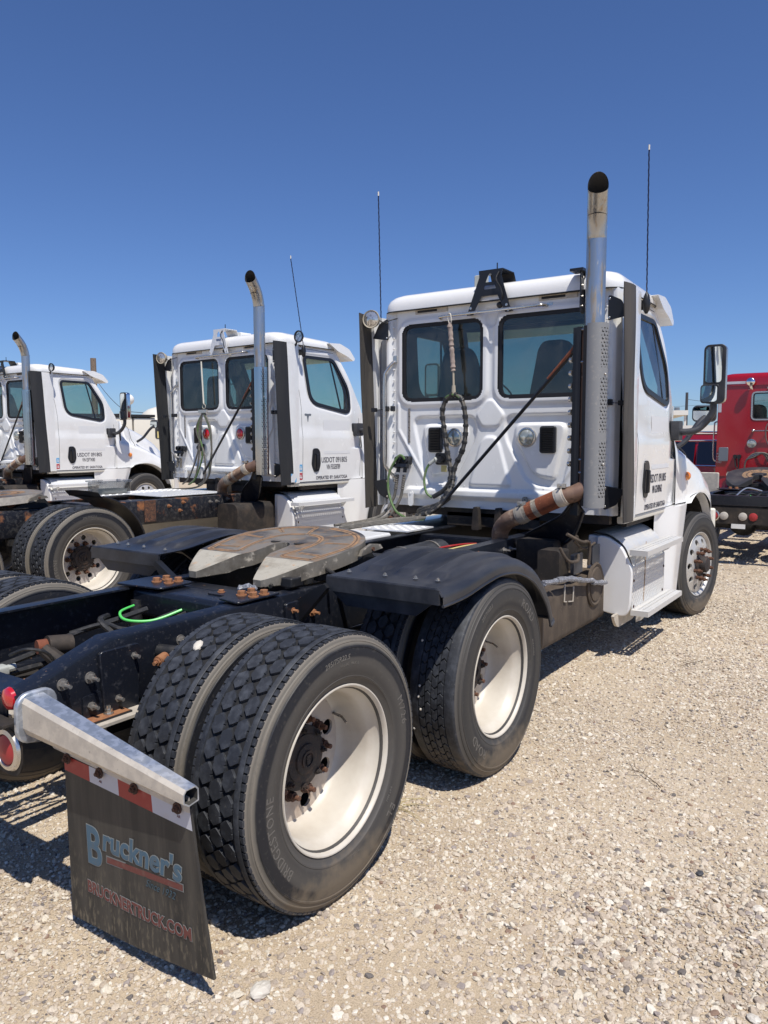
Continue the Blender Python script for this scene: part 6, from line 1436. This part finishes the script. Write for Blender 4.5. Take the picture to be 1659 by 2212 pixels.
# ------------------------------------------------------------------ truck 2 and 3: same tractors
def other_truck(label, loc, rz, P, vin):
    t = thing('semi_truck', label, 'truck', loc, rz, 'white day cab tractors'); dx = P.get('dx',0)
    build_chassis(t, P); fifth_wheel_parts(t, dx-.02, .06, ('plate_ramp' if False else 'plate_steel','galvanised_dusty','galvanised_dusty'), detail=False)
    drive_wheels(t, 0+dx, 'drive', 10, text=P.get('text',True)); drive_wheels(t, 1.32+dx, 'drive', 10, text=P.get('text',True)); steer_wheels(t, XW, 0)
    cab(t, P); rear_details(t, P); step_box(t, P); tank_group(t, P); stack_group(t, P); deck_plates(t, P, 2.0); door_text(t, vin)
    # thin curved quarter fender ahead of the tandem
    for sg in (-1,1):
        f_ = MB(); R = .60; cx_ = 1.32+dx
        def ff(u,v,o=0): a = radians(12+66*u); return (cx_+(R+o)*sin(a), sg*(.62+.58*v), .50+(R+o)*cos(a)*.98)
        f_.grid(16,5,ff); f_.grid(16,5,lambda u,v: ff(u,v,-.008)); f_.tube([ff(k/15,1) for k in range(16)],.010,6); f_.tube([ff(k/15,0) for k in range(16)],.010,6)
        f_.grid(2,6,lambda u,v: (ff(0,v)[0]-.05*u, ff(0,v)[1], ff(0,v)[2]+.055*u-.012*(2*v-1)**2))
        q = part('quarter_fender', f_, 'dusty_black' if 'dusty_black' in MATS else 'black_metal', t, smooth=50)
    # ribbed grip plate over the rails
    d = MB(); d.box(2.35,3.30,-.30,.40,.955,.962)
    for k in range(20): d.box(2.37+.046*k,2.395+.046*k,-.28,.38,.962,.970)
    part('deck_plate', d, 'alu_white', t)
    b = MB(); b.box(2.02,2.17,-.435,-.4262,.70,.94); part('rusty_patch_plate', b, 'rust', t, bevel=.003)
    # plain looped hoses
    for k,(y0,y1,mm) in enumerate(((.30,.62,'hose_grey'),(.27,.50,'hose_grey'),(.20,.48,'hose_green'),(.18,.30,'hose_grey'))):
        part('air_line', MB().tube(spline([(XR-.10,.30-.01*k,1.98),(XR-.10,.34+.03*k,1.75),(XR-.09,y0+.12,1.45),(XR-.08,y1,1.12),(XR-.10,y1+.12,1.02)],8),.011,8), mm, t)
    for k in range(3): part('air_line', MB().tube(spline([(XR-.10,.27+.015*k,1.98),(XR-.11,.14+.012*k,1.78),(XR-.11,.12,1.5),(XR-.11,.14+.01*k,1.3),(XR-.12,.20,1.12),(XR-.16,.40,.99),(XR-.3,.8,.96)],8),.012,8), ('hose_grey','hose_green','hose_grey')[k], t)
    part('hose_tender', MB().cyl((XR-.09,.31,2.62),(XR-.09,.28,2.08),.010,8).lathe([(.03,-.003),(.034,0),(.03,.003)],'x',c=(XR-.09,.275,2.045),n=16), 'cream_paint', t)
    part('hose_clamp', MB().box(XR-.12,XR-.09,.20,.36,1.96,2.0), 'dull_chrome', t)
    sl = MB(); sl.lathe([(.0001,.05),(.05,.045),(.07,.02),(.073,0),(.060,.0),(.055,.02)],'x',n=20); l2 = part('spot_lamp', sl, 'black_metal', t, (3.70,-1.20,2.84)); part('spot_lamp_lens', MB().lathe([(.0001,.012),(.057,.010)],'x',n=20), 'lamp_glass', l2); part('lamp_stalk', MB().cyl((3.72,-1.17,2.80),(3.74,-1.10,2.72),.012,8), 'black_metal', t)
    return t
P2 = dict(flapmat='flap_charcoal', stack_dx=.15, stack_h=.13, bend=1.15, dx=-.42, frame='rusty_frame', lamp='red_lens', bracket='alu_white' , left_whip=False, lean=-.10, leany=.10, top_bracket=False, guard='guard_chrome', plate='alu_white', chrome_mirror=True)
T2 = other_truck('middle white day cab tractor with round red rear lamps and a rust-streaked frame', (1.386,4.682,.066), radians(-2.9), P2, 'VIN FSGE8789'); stickers(T2, True)
P3 = dict(P2); P3.update(stack_dx=.27, stack_h=0,bracket='black_metal', right_whip=False, lamp='clear_lens', text=False, left_whip=False)
T3 = other_truck('farthest white day cab tractor, cut off by the left edge of the photo', (1.873,10.481,.068), 0.0, P3, 'VIN ESFT4383'); stickers(T3)

# clear tub standing on truck 2's rail area
tb = thing('plastic_tub', 'clear plastic storage tub standing on the deck plate of the middle truck', 'tub', (3.66,5.147,0))
b = MB(); b.rbox(-.21,.21,-.15,.15,1.038,1.175,.04,'z'); part('tub_body', b, 'tub_plastic', tb, bevel=.01); part('tub_lid', MB().rbox(-.23,.23,-.17,.17,1.177,1.195,.04,'z'), 'tub_plastic', tb, bevel=.006)
part('tub_contents', MB().rbox(-.18,.18,-.12,.12,1.042,1.09,.03,'z'), 'plastic_grey', tb)

# ------------------------------------------------------------------ red tractor on the right
TR = thing('semi_truck', 'red tractor on the right, seen from behind with its tail lamps and dark fifth wheel', 'truck', (9.62,-.92,0), 0)
PR = dict(frame='black_frame')
build_chassis(TR, PR); fifth_wheel_parts(TR, 0.05, .28, ('plate_dark','plate_dark','plate_dark') if 'plate_dark' in MATS else ('plate_steel','plate_steel','suspension_dark'), detail=False)
for x in (0,1.32): drive_wheels(TR, x, 'drive', 10, text=False)
steer_wheels(TR, XW, 0)
ec = MB(); ec.rbox(-.80,-.76,-.95,.95,.80,.93,.02,'x'); ec.box(-.80,-.70,-.95,.95,.925,.935); part('rear_bar', ec, 'black_frame', TR, bevel=.01)
lp = MB(); lp.rbox(-.79,-.78,-.46,.46,.56,.78,.03,'x'); part('lamp_plate', lp, 'dusty_dark', TR)
for yy,m_ in ((.24,'red_lens_dusty'),(.115,'white_lens_dusty'),(-.115,'white_lens_dusty'),(-.24,'red_lens_dusty')):
    tl = part('tail_lamp', lambda: MB().lathe([(.0001,-.020),(.03,-.018),(.05,-.010),(.054,0)],'x',n=24), m_, TR, (-.79,yy,.66), key='tail2'); 
    if yy > .2: part('lamp_ring', lambda: MB().lathe([(.054,-.006),(.058,-.012),(.072,-.008),(.076,0)],'x',n=24), 'dull_chrome', tl, key='tail2r')
part('licence_plate', MB().box(-.796,-.792,-.15,.02,.50,.56), 'plastic_white', TR)
part('splash_board', MB().rbox(.5,.55,.45,1.10,.86,1.18,.02,'x').rbox(.1,.6,.75,1.10,.84,.86,.01,'z'), 'galvanised_dusty', TR, bevel=.01)
XQ = 3.27
rw = MB(); win = [fillet([(s*.62+.27,2.02),(s*.62-.27,2.02),(s*.62-.27,2.48),(s*.62+.27,2.48)][::-1],.07,5) for s in (1,-1)]
win = [fillet([(.48,2.02),(-.06,2.02),(-.06,2.50),(.48,2.50)],.07,5), fillet([(-.14,2.02),(-.68,2.02),(-.68,2.50),(-.14,2.50)],.07,5)]
hh = holed(fillet([(1.05,1.02),(-1.05,1.02),(-1.03,2.62),(1.03,2.62)],.06,4), win, 'x', XQ, XQ+.03); rw.add(hh.v,hh.f); RW = part('rear_wall', rw, 'red_paint', TR, smooth=20)
for w_ in win:
    fr, inn = win_frame(w_,'x',0,.012,XQ-.008,XQ+.02); wf = part('rear_window', fr, 'dull_chrome', TR); g = MB(); g.prism(inn,'x',XQ+.01,XQ+.014); part('pane', g, 'glass_tint', wf, smooth=0)
    fr, inn = win_frame(w_,'x',0,.030,XQ-.004,XQ+.03); part('window_seal', fr, 'dark_seam', wf)
for sg in (-1,1):
    sw_ = MB(); hole = fillet([(3.75,1.95),(4.45,1.95),(4.40,2.45),(3.78,2.50)],.06,4); hh = holed(fillet([(XQ+.02,1.02),(4.75,1.02),(4.85,1.9),(4.45,2.62),(XQ+.02,2.62)],.03,2),[hole],'y',sg*1.05,sg*1.02); sw_.add(hh.v,hh.f); part('side_wall', sw_, 'red_paint', TR, smooth=20)
    g = MB(); g.prism(offset(hole,-.01),'y',sg*1.032,sg*1.036); part('side_window', g, 'glass_clear', TR, smooth=0)
rf = MB(); base = fillet([(XQ-.01,-1.03),(4.5,-1.0),(4.62,0),(4.5,1.0),(XQ-.01,1.03)],[.2,.2,.4,.2,.2],6); n = len(base); rows = []
for s,h in ((1,0),(1.0,.12),(.985,.17),(.95,.205),(.88,.225),(.5,.245),(.1,.25)): rows += [(4.0+(p[0]-4.0)*s, p[1]*s, 2.62+h) for p in base]
rf.add(rows,[(i*n+k,i*n+(k+1)%n,(i+1)*n+(k+1)%n,(i+1)*n+k) for i in range(6) for k in range(n)]+[tuple(range(6*n,7*n)),tuple(range(n))[::-1]]); part('roof', rf, 'red_paint', TR, smooth=50)
part('reflective_tape', MB().box(XQ-.014,XQ-.0111,.60,.98,2.655,2.70), 'tape_white', TR); part('reflective_tape', MB().box(XQ-.003,XQ-.001,.985,1.04,2.16,2.52), 'tape_white', TR); part('roof_gap', MB().box(XQ-.016,XQ+.0,-1.0,1.0,2.615,2.625), 'dark_red_paint', TR)
def rl(y, z): 
    l = MB(); l.lathe([(.0001,-.02),(.05,-.015),(.065,-.004),(.068,0)],'x',n=22); k = part('work_lamp', l, 'clear_lens', TR, (XQ-.02,y,z)); part('lamp_bezel', MB().lathe([(.066,-.005),(.078,-.004),(.080,.01),(.075,.02)],'x',n=22), 'dull_chrome', k)
rl(.46,1.60)
q = MB(); q.lathe([(.0001,-.03),(.05,-.02),(.07,.0),(.066,.04),(.03,.07),(.0001,.08)],'x',c=(XQ-.12,.50,2.68),n=20); q.tube([(XQ-.10,.50,2.61),(XQ-.08,.48,2.56),(XQ,.55,2.55)],[.03,.02,.012],8); part('spot_lamp', q, 'chrome', TR)
rb = MB(); rb.tube([(XQ,.22,2.56),(XQ-.07,.21,2.565),(XQ-.07,-.5,2.57)],.013,8); rb.tube([(XQ,.44,1.82),(XQ-.07,.42,1.82),(XQ-.07,-.5,1.82)],.013,8); rb.ball((XQ-.03,.22,2.57),.03,10); rb.ball((XQ-.03,.44,1.825),.03,10); part('hose_rail', rb, 'dull_chrome', TR)
part('vent', MB().rbox(XQ-.03,XQ,.84,1.0,1.28,1.53,.02,'x'), 'emblem_grey', TR, bevel=.006)
gd = MB(); gd.rbox(XQ-.07,XQ-.01,.69,.75,1.33,1.40,.02,'x'); gd.rbox(XQ-.07,XQ-.01,.62,.68,1.33,1.40,.02,'x'); gd.tube(spline([(XQ-.05,.72,1.34),(XQ-.06,.70,1.2),(XQ-.05,.66,1.16),(XQ-.05,.65,1.34)],6),.012,8); part('gladhand', gd, 'suspension_dark', TR)
lt = MB(); 
for k,s in enumerate(('AGENCY','LA','1270','1163')): text_on(lt, s, (XQ-.002,1.04,1.40-.05*k), (0,-1,0), (0,0,1), .045)
part('lettering', lt, 'sticker_white', TR, smooth=0)
part('grab_handle', MB().tube(spline([(3.5,1.07,2.0),(3.5,1.13,1.98),(3.5,1.14,1.9),(3.5,1.14,1.35),(3.5,1.07,1.28)],6),.014,8), 'dull_chrome', TR)
hb = MB(); hb.tube([(XQ+.05,1.06,1.15),(XQ+.02,1.03,.98)],.03,8); part('corner_strut', hb, 'pole_rust', TR)
for k in range(3): part('air_line', MB().tube(spline([(XQ-.05,.10+.03*k,1.25),(XQ-.10,.20+.03*k,1.42),(XQ-.12,.40,1.42-.03*k),(XQ-.12,.52,1.3),(XQ-.1,.55,1.15)],8),.014,8), ('hose_grey','dull_chrome','hose_grey')[k], TR)
part('air_line', MB().tube(spline([(XQ-.1,-.02,1.95),(XQ-.15,-.0,1.7),(XQ-.12,-.06,1.45),(XQ-.14,-.02,1.2),(XQ-.3,.1,1.1)],8),.018,8), 'hose_green', TR); part('air_line', MB().tube(spline([(XQ-.08,.12,2.02),(XQ-.1,.22,1.9),(XQ-.1,.22,1.68),(XQ-.1,.14,1.55),(XQ-.1,.02,1.56)],8),.010,8), 'hose_grey', TR)
cr = MB(); cr.box(XQ-.0,4.8,-1.0,1.0,1.0,1.04); cr.rbox(4.5,6.4,-.85,.85,1.0,1.7,.2,'x',5); part('bonnet', cr, 'red_paint', TR, bevel=.04)
cl = MB(); hh = holed([(-1.0,1.05),(1.0,1.05),(1.0,2.6),(-1.0,2.6)], [offset(w_,.015) for w_ in win], 'x', XQ+.05); cl.add(hh.v,hh.f); cl.box(XQ+.05,4.5,-.99,.99,2.58,2.60); part('cab_lining', cl, 'interior_dark', TR, smooth=0)
st_ = MB(); st_.rbox(3.6,3.75,.30,.70,1.4,2.30,.12,'x'); part('seat', st_, 'seat_fabric', TR, bevel=.03)
for sg in (-1,1):
    f_ = MB(); f_.grid(12,3,lambda u,v:(5.58+.62*cos(radians(20+140*u)), sg*(.75+.45*v), .5+.62*sin(radians(20+140*u)))); part('fender', f_, 'red_paint', TR)
hs = MB()
for k in range(5): hs.tube(spline([(-.3+.1*k,.35-.15*k,.80),(.0+.1*k,.20-.12*k,.90),(.35,.1-.1*k,.86),(.6,.25-.12*k,.92)],6),.015,7)
part('air_line', hs, 'hose_black', TR); part('air_line', MB().tube(spline([(-.1,.10,.88),(.0,-.02,.99),(.1,-.20,.95)],6),.014,8), 'dull_chrome', TR)

# ------------------------------------------------------------------ red SUV behind, side on
SV = thing('parked_car', 'red SUV with a chrome window line, side on behind the red tractor', 'car', (16.2,1.15,0), pi/2)
body = [(-2.35,.42),(-2.42,.80),(-2.38,1.02),(-2.15,1.10),(-1.95,1.62),(-1.70,1.74),(.40,1.78),(.75,1.70),(1.35,1.16),(2.15,1.02),(2.38,.85),(2.40,.45),(1.95,.36),(1.9,.62),(1.5,.74),(1.12,.62),(1.08,.36),(-1.05,.36),(-1.10,.62),(-1.48,.74),(-1.85,.62),(-1.9,.36)]
bod = MB(); pr = fillet(body,.06,3); n = len(pr)
def carx(p, s): k = max(0,(p[1]-1.08)/.66); return (p[0]*(1-.02*k), s*(.93-.20*k), p[1])
for s in (-1,1): pass
vs = [carx(p,-1) for p in pr]+[carx(p,1) for p in pr]; bod.add(vs,[(i,(i+1)%n,n+(i+1)%n,n+i) for i in range(n)])
bm = holed(pr,[], 'y', 0); 
for s in (-1,1): bod.add([carx((x,z),s) for x,y,z in bm.v], bm.f if s < 0 else [f[::-1] for f in bm.f])
part('car_body', bod, 'red_paint', SV, smooth=40)
for s in (-1,1):
    for k,(a,b) in enumerate((((-1.80,-1.12)),((-1.06,-.16)),((-.10,.86)))):
        wz = [(a,1.14),(b,1.14),(b-(.35 if k == 2 else 0),1.62),(a+(.22 if k == 0 else 0),1.62)]; wq = fillet(wz,.04,3); g = MB(); g.v = []; m0 = holed(wq,[], 'y', 0); g.add([(carx((x,z),s)[0], carx((x,z),s)[1]+s*.006, z) for x,y,z in m0.v], m0.f); part('side_window', g, 'car_glass', SV, smooth=0)
    ch = MB(); pts = [(-1.84,1.11),(-1.55,1.655),(.5,1.655),(.92,1.12)]; ch.tube([tuple(Vector(carx(p,s))+Vector((0,s*.01,0))) for p in pts]+[tuple(Vector(carx((-1.84,1.11),s))+Vector((0,s*.01,0)))],.016,6); part('window_trim', ch, 'chrome', SV)
    part('door_handle', MB().box(-.95,-.80,s*.945-.01,s*.945+.01,.98,1.01), 'red_paint', SV); part('roof_rail', MB().tube([(-1.5,s*.68,1.76),(-1.4,s*.68,1.82),(.2,s*.68,1.84),(.35,s*.68,1.79)],.018,6), 'chrome', SV)
    for x in (-1.48,1.5):
        w = part('wheel', lambda: MB().lathe([(.0001,-.08),(.20,-.085),(.24,-.06),(.25,.08)],'y',n=24), 'rim_alloy', SV, (x,s*.80,.36), (0,0,0 if s < 0 else pi), key='cw'); part('tyre', lambda: MB().lathe([(.24,-.09),(.30,-.11),(.345,-.10),(.36,-.06),(.36,.06),(.345,.10),(.24,.10)],'y',n=32), 'rubber_tread', w, key='ct')

# ------------------------------------------------------------------ far things
def at_az(az, d): a = radians(az); return (CAMP.x+d*cos(a), CAMP.y+d*sin(a))
# beige building at the right
bx,by = at_az(14.6,62); B = thing('building', 'beige flat-roofed building far behind, right of the front truck', 'building', (bx,by,0), radians(20))
part('wall', MB().box(0,14,.0,9,-.1,3.5), 'building_wall', B); part('roof', MB().box(-.5,14.5,-1.6,9.5,3.5,3.85), 'building_trim', B)
wp = MB(); wp.box(-.02,-.0,2.0,3.4,1.2,2.3); part('window', wp, 'interior_dark', B); part('porch_post', MB().box(-.3,-.15,-1.5,-1.35,0,3.5), 'building_trim', B)
part('roof_vent', MB().cyl((.4,-.9,3.85),(.4,-.9,4.1),.2,10), 'emblem_grey', B)
def pole(az, d, h, r, label, mat='concrete_wood', cat='utility pole', arm=True):
    x,y = at_az(az,d); o = thing('utility_pole', label, cat, (x,y,0)); part('pole', MB().cyl((0,0,0),(0,0,h),r*1.25,10,r2=r), mat, o)
    if arm: part('crossarm', MB().bbox((0,0,h-.75),(.12,2.4,.12),(0,0,radians(35))), mat, o)
    return x,y
p1 = pole(54.95,58,7.4,.20,'weathered timber utility pole above the roof of the farthest white truck',arm=False)
p2 = pole(52.70,46,3.75,.10,'thin rusty lamp pole with a white globe between the farthest and middle trucks','pole_rust','lamp post',False)
lx,ly = p2; g = MB(); g.ball((0,0,3.98),.30,14); bpy_lamp = None
for o in bpy.data.objects:
    if o.name.startswith('utility_pole') and abs(o.location.x-lx) < .01: o.name = 'street_lamp'; part('globe', g, 'plastic_white', o)
p3 = pole(13.2,75,5.9,.12,'slim grey pole above the beige building','wire','utility pole',False)
p5 = pole(53.25,60,3.0,.14,'short rusty post seen over the bonnet of the farthest truck','pole_rust','post',False)
p4 = pole(2,110,9,.16,'distant utility pole out beyond the red tractor'); p6 = pole(68,70,8.2,.16,'utility pole beyond the left edge of the row'); p7 = pole(33,160,10,.18,'distant timber utility pole behind the cabs')
def cable(a, b, za, zb, sag, label, r=.018):
    P_ = []
    for k in range(25): s = k/24; P_.append((a[0]+(b[0]-a[0])*s, a[1]+(b[1]-a[1])*s, za+(zb-za)*s-sag*4*s*(1-s)))
    tag(part('power_line', MB().tube(P_,r,5), 'wire', None), label, 'cable')
cable(p1,p2,6.2,3.2,.3,'overhead wire dropping from the timber pole to the lamp pole'); cable(p6,p2,5.0,3.2,.5,'overhead wire running left from the lamp pole'); cable(p2,p7,3.3,8,1.2,'overhead wire running from the lamp pole towards the middle truck')
cable(p7,p4,9.0,7.6,1.8,'upper long overhead wire behind the front truck and red tractor'); cable(p3,p4,5.3,6.4,.8,'lower overhead wire from the slim pole to the right')
# cream truck behind the row
x,y = at_az(51.6,34); CT = thing('box_truck', 'cream coloured truck with an open-backed hood, half hidden behind the middle truck', 'truck', (x,y,0), radians(-20))
part('sleeper_shell', MB().rbox(-3.2,-.9,-1.1,1.1,.9,2.62,.10,'x',4), 'cream_paint', CT, bevel=.05); part('top_edge', MB().box(-3.3,.0,-1.15,1.15,2.62,2.72), 'dark_seam', CT)
c = MB(); c.rbox(-.85,1.1,-1.1,1.1,.9,2.60,.1,'x',4); c.ball((.9,0,2.60),1.0,18,sc=(1.1,.95,.55)); part('cab_body', c, 'cream_paint', CT, bevel=.04); w = MB(); w.rbox(.0,.7,-1.115,-1.105,1.75,2.4,.08,'y'); part('side_window', w, 'interior_dark', CT); part('window_sign', MB().box(.08,.62,-1.122,-1.117,1.78,2.05), 'label_yellow', CT)
part('door_bar', MB().tube([(-3.35,-1.12,2.55),(-3.45,-1.14,2.4),(-3.45,-1.14,1.2)],.05,8), 'dark_seam', CT)
for x_ in (-2.4,.9):
    for s in (-1,1): part('wheel', MB().lathe([(.0001,-.1),(.3,-.12),(.5,-.1),(.5,.12)],'y',n=24), 'rubber_tread', CT, (x_,s*.95,.5), (0,0,0 if s < 0 else pi))
b2x,b2y = at_az(12.2,40); W2 = thing('building', 'low red and white shed far behind the red SUV', 'building', (b2x,b2y,0), radians(12)); part('wall', MB().box(0,6,-9,4,0,1.95), 'dark_red_paint', W2); part('roof', MB().box(-.3,6.3,-9.3,4.3,1.95,2.35), 'building_trim', W2)

# ------------------------------------------------------------------ twigs, dry grass and single stones
def ground_pt(x, y): return Vector((x,y,gz(x,y)))
def twig(x, y, a, L, label, seed):
    R = random.Random(seed); m = MB(); pts = [Vector((0,0,.006))]; d = a
    for k in range(7): d += R.uniform(-.2,.2); pts.append(pts[-1]+Vector((cos(d)*L/7,sin(d)*L/7,R.uniform(-.002,.005))))
    m.tube(pts,[.0028-.0003*k for k in range(8)],6)
    for k in range(7):
        b = pts[R.randint(1,6)]; e = d+R.choice((-1,1))*R.uniform(.5,1.1); q = b+Vector((cos(e),sin(e),R.uniform(.05,.4)))*L*R.uniform(.12,.3); m.tube([b,q],[.0015,.0007],5)
    tag(part('twig', m, 'twig', None, (x,y,gz(x,y)+.008)), label, 'twig')
twig(1.55,-1.93,.9,.26,'grey dry twig lying on the gravel right of the front tandem wheel',1); twig(3.9,-1.62,2.6,.30,'thin dry twig on the gravel beside the steps',2); twig(.55,-2.75,2.9,.12,'short dark twig on the gravel at the lower right',4)
def tuft(x, y, label, seed, n=7, L=.16, a0=-1.2):
    R = random.Random(seed); m = MB()
    for k in range(n):
        a = a0+R.uniform(-.7,.7); l = L*R.uniform(.5,1.1); p0 = Vector((R.uniform(-.03,.03),R.uniform(-.03,.03),0)); m.tube(spline([p0,p0+Vector((cos(a)*l*.4,sin(a)*l*.4,.02+R.random()*.03)),p0+Vector((cos(a)*l,sin(a)*l,.005+R.random()*.03))],5),[.0013]*10+[.0006],5)
    tag(part('grass_tuft', m, 'dry_grass', None, (x,y,0.004)), label, 'dry grass')
tuft(.62,-.98,'dry straw blades poking out between the two rear wheels',3,9,.2,-.9)
for i,(x,y,s,mt,lab) in enumerate(((-.52,-1.30,.030,'rim_white','pale flat stone at the outer bottom corner of the mud flap'),(.20,-2.55,.017,'rim_white','white stone casting a small shadow on the open gravel'),(.9,-2.25,.014,'wire','dark slate pebble on the gravel right of the rear wheel'),(-.36,-.93,.016,'rim_white','whitish stone behind the mud flap near the wheel'))):
    m = MB(); m.ball((0,0,0),s,9,sc=(1.3,1,.55)); R = random.Random(i); m.v = [(x_*R.uniform(.85,1.12),y_*R.uniform(.85,1.12),z_*R.uniform(.85,1.1)) for x_,y_,z_ in m.v]
    tag(part('stone', m, mt, None, (x,y,gz(x,y)+s*.35), (0,0,i*1.3), smooth=0), lab, 'stone')
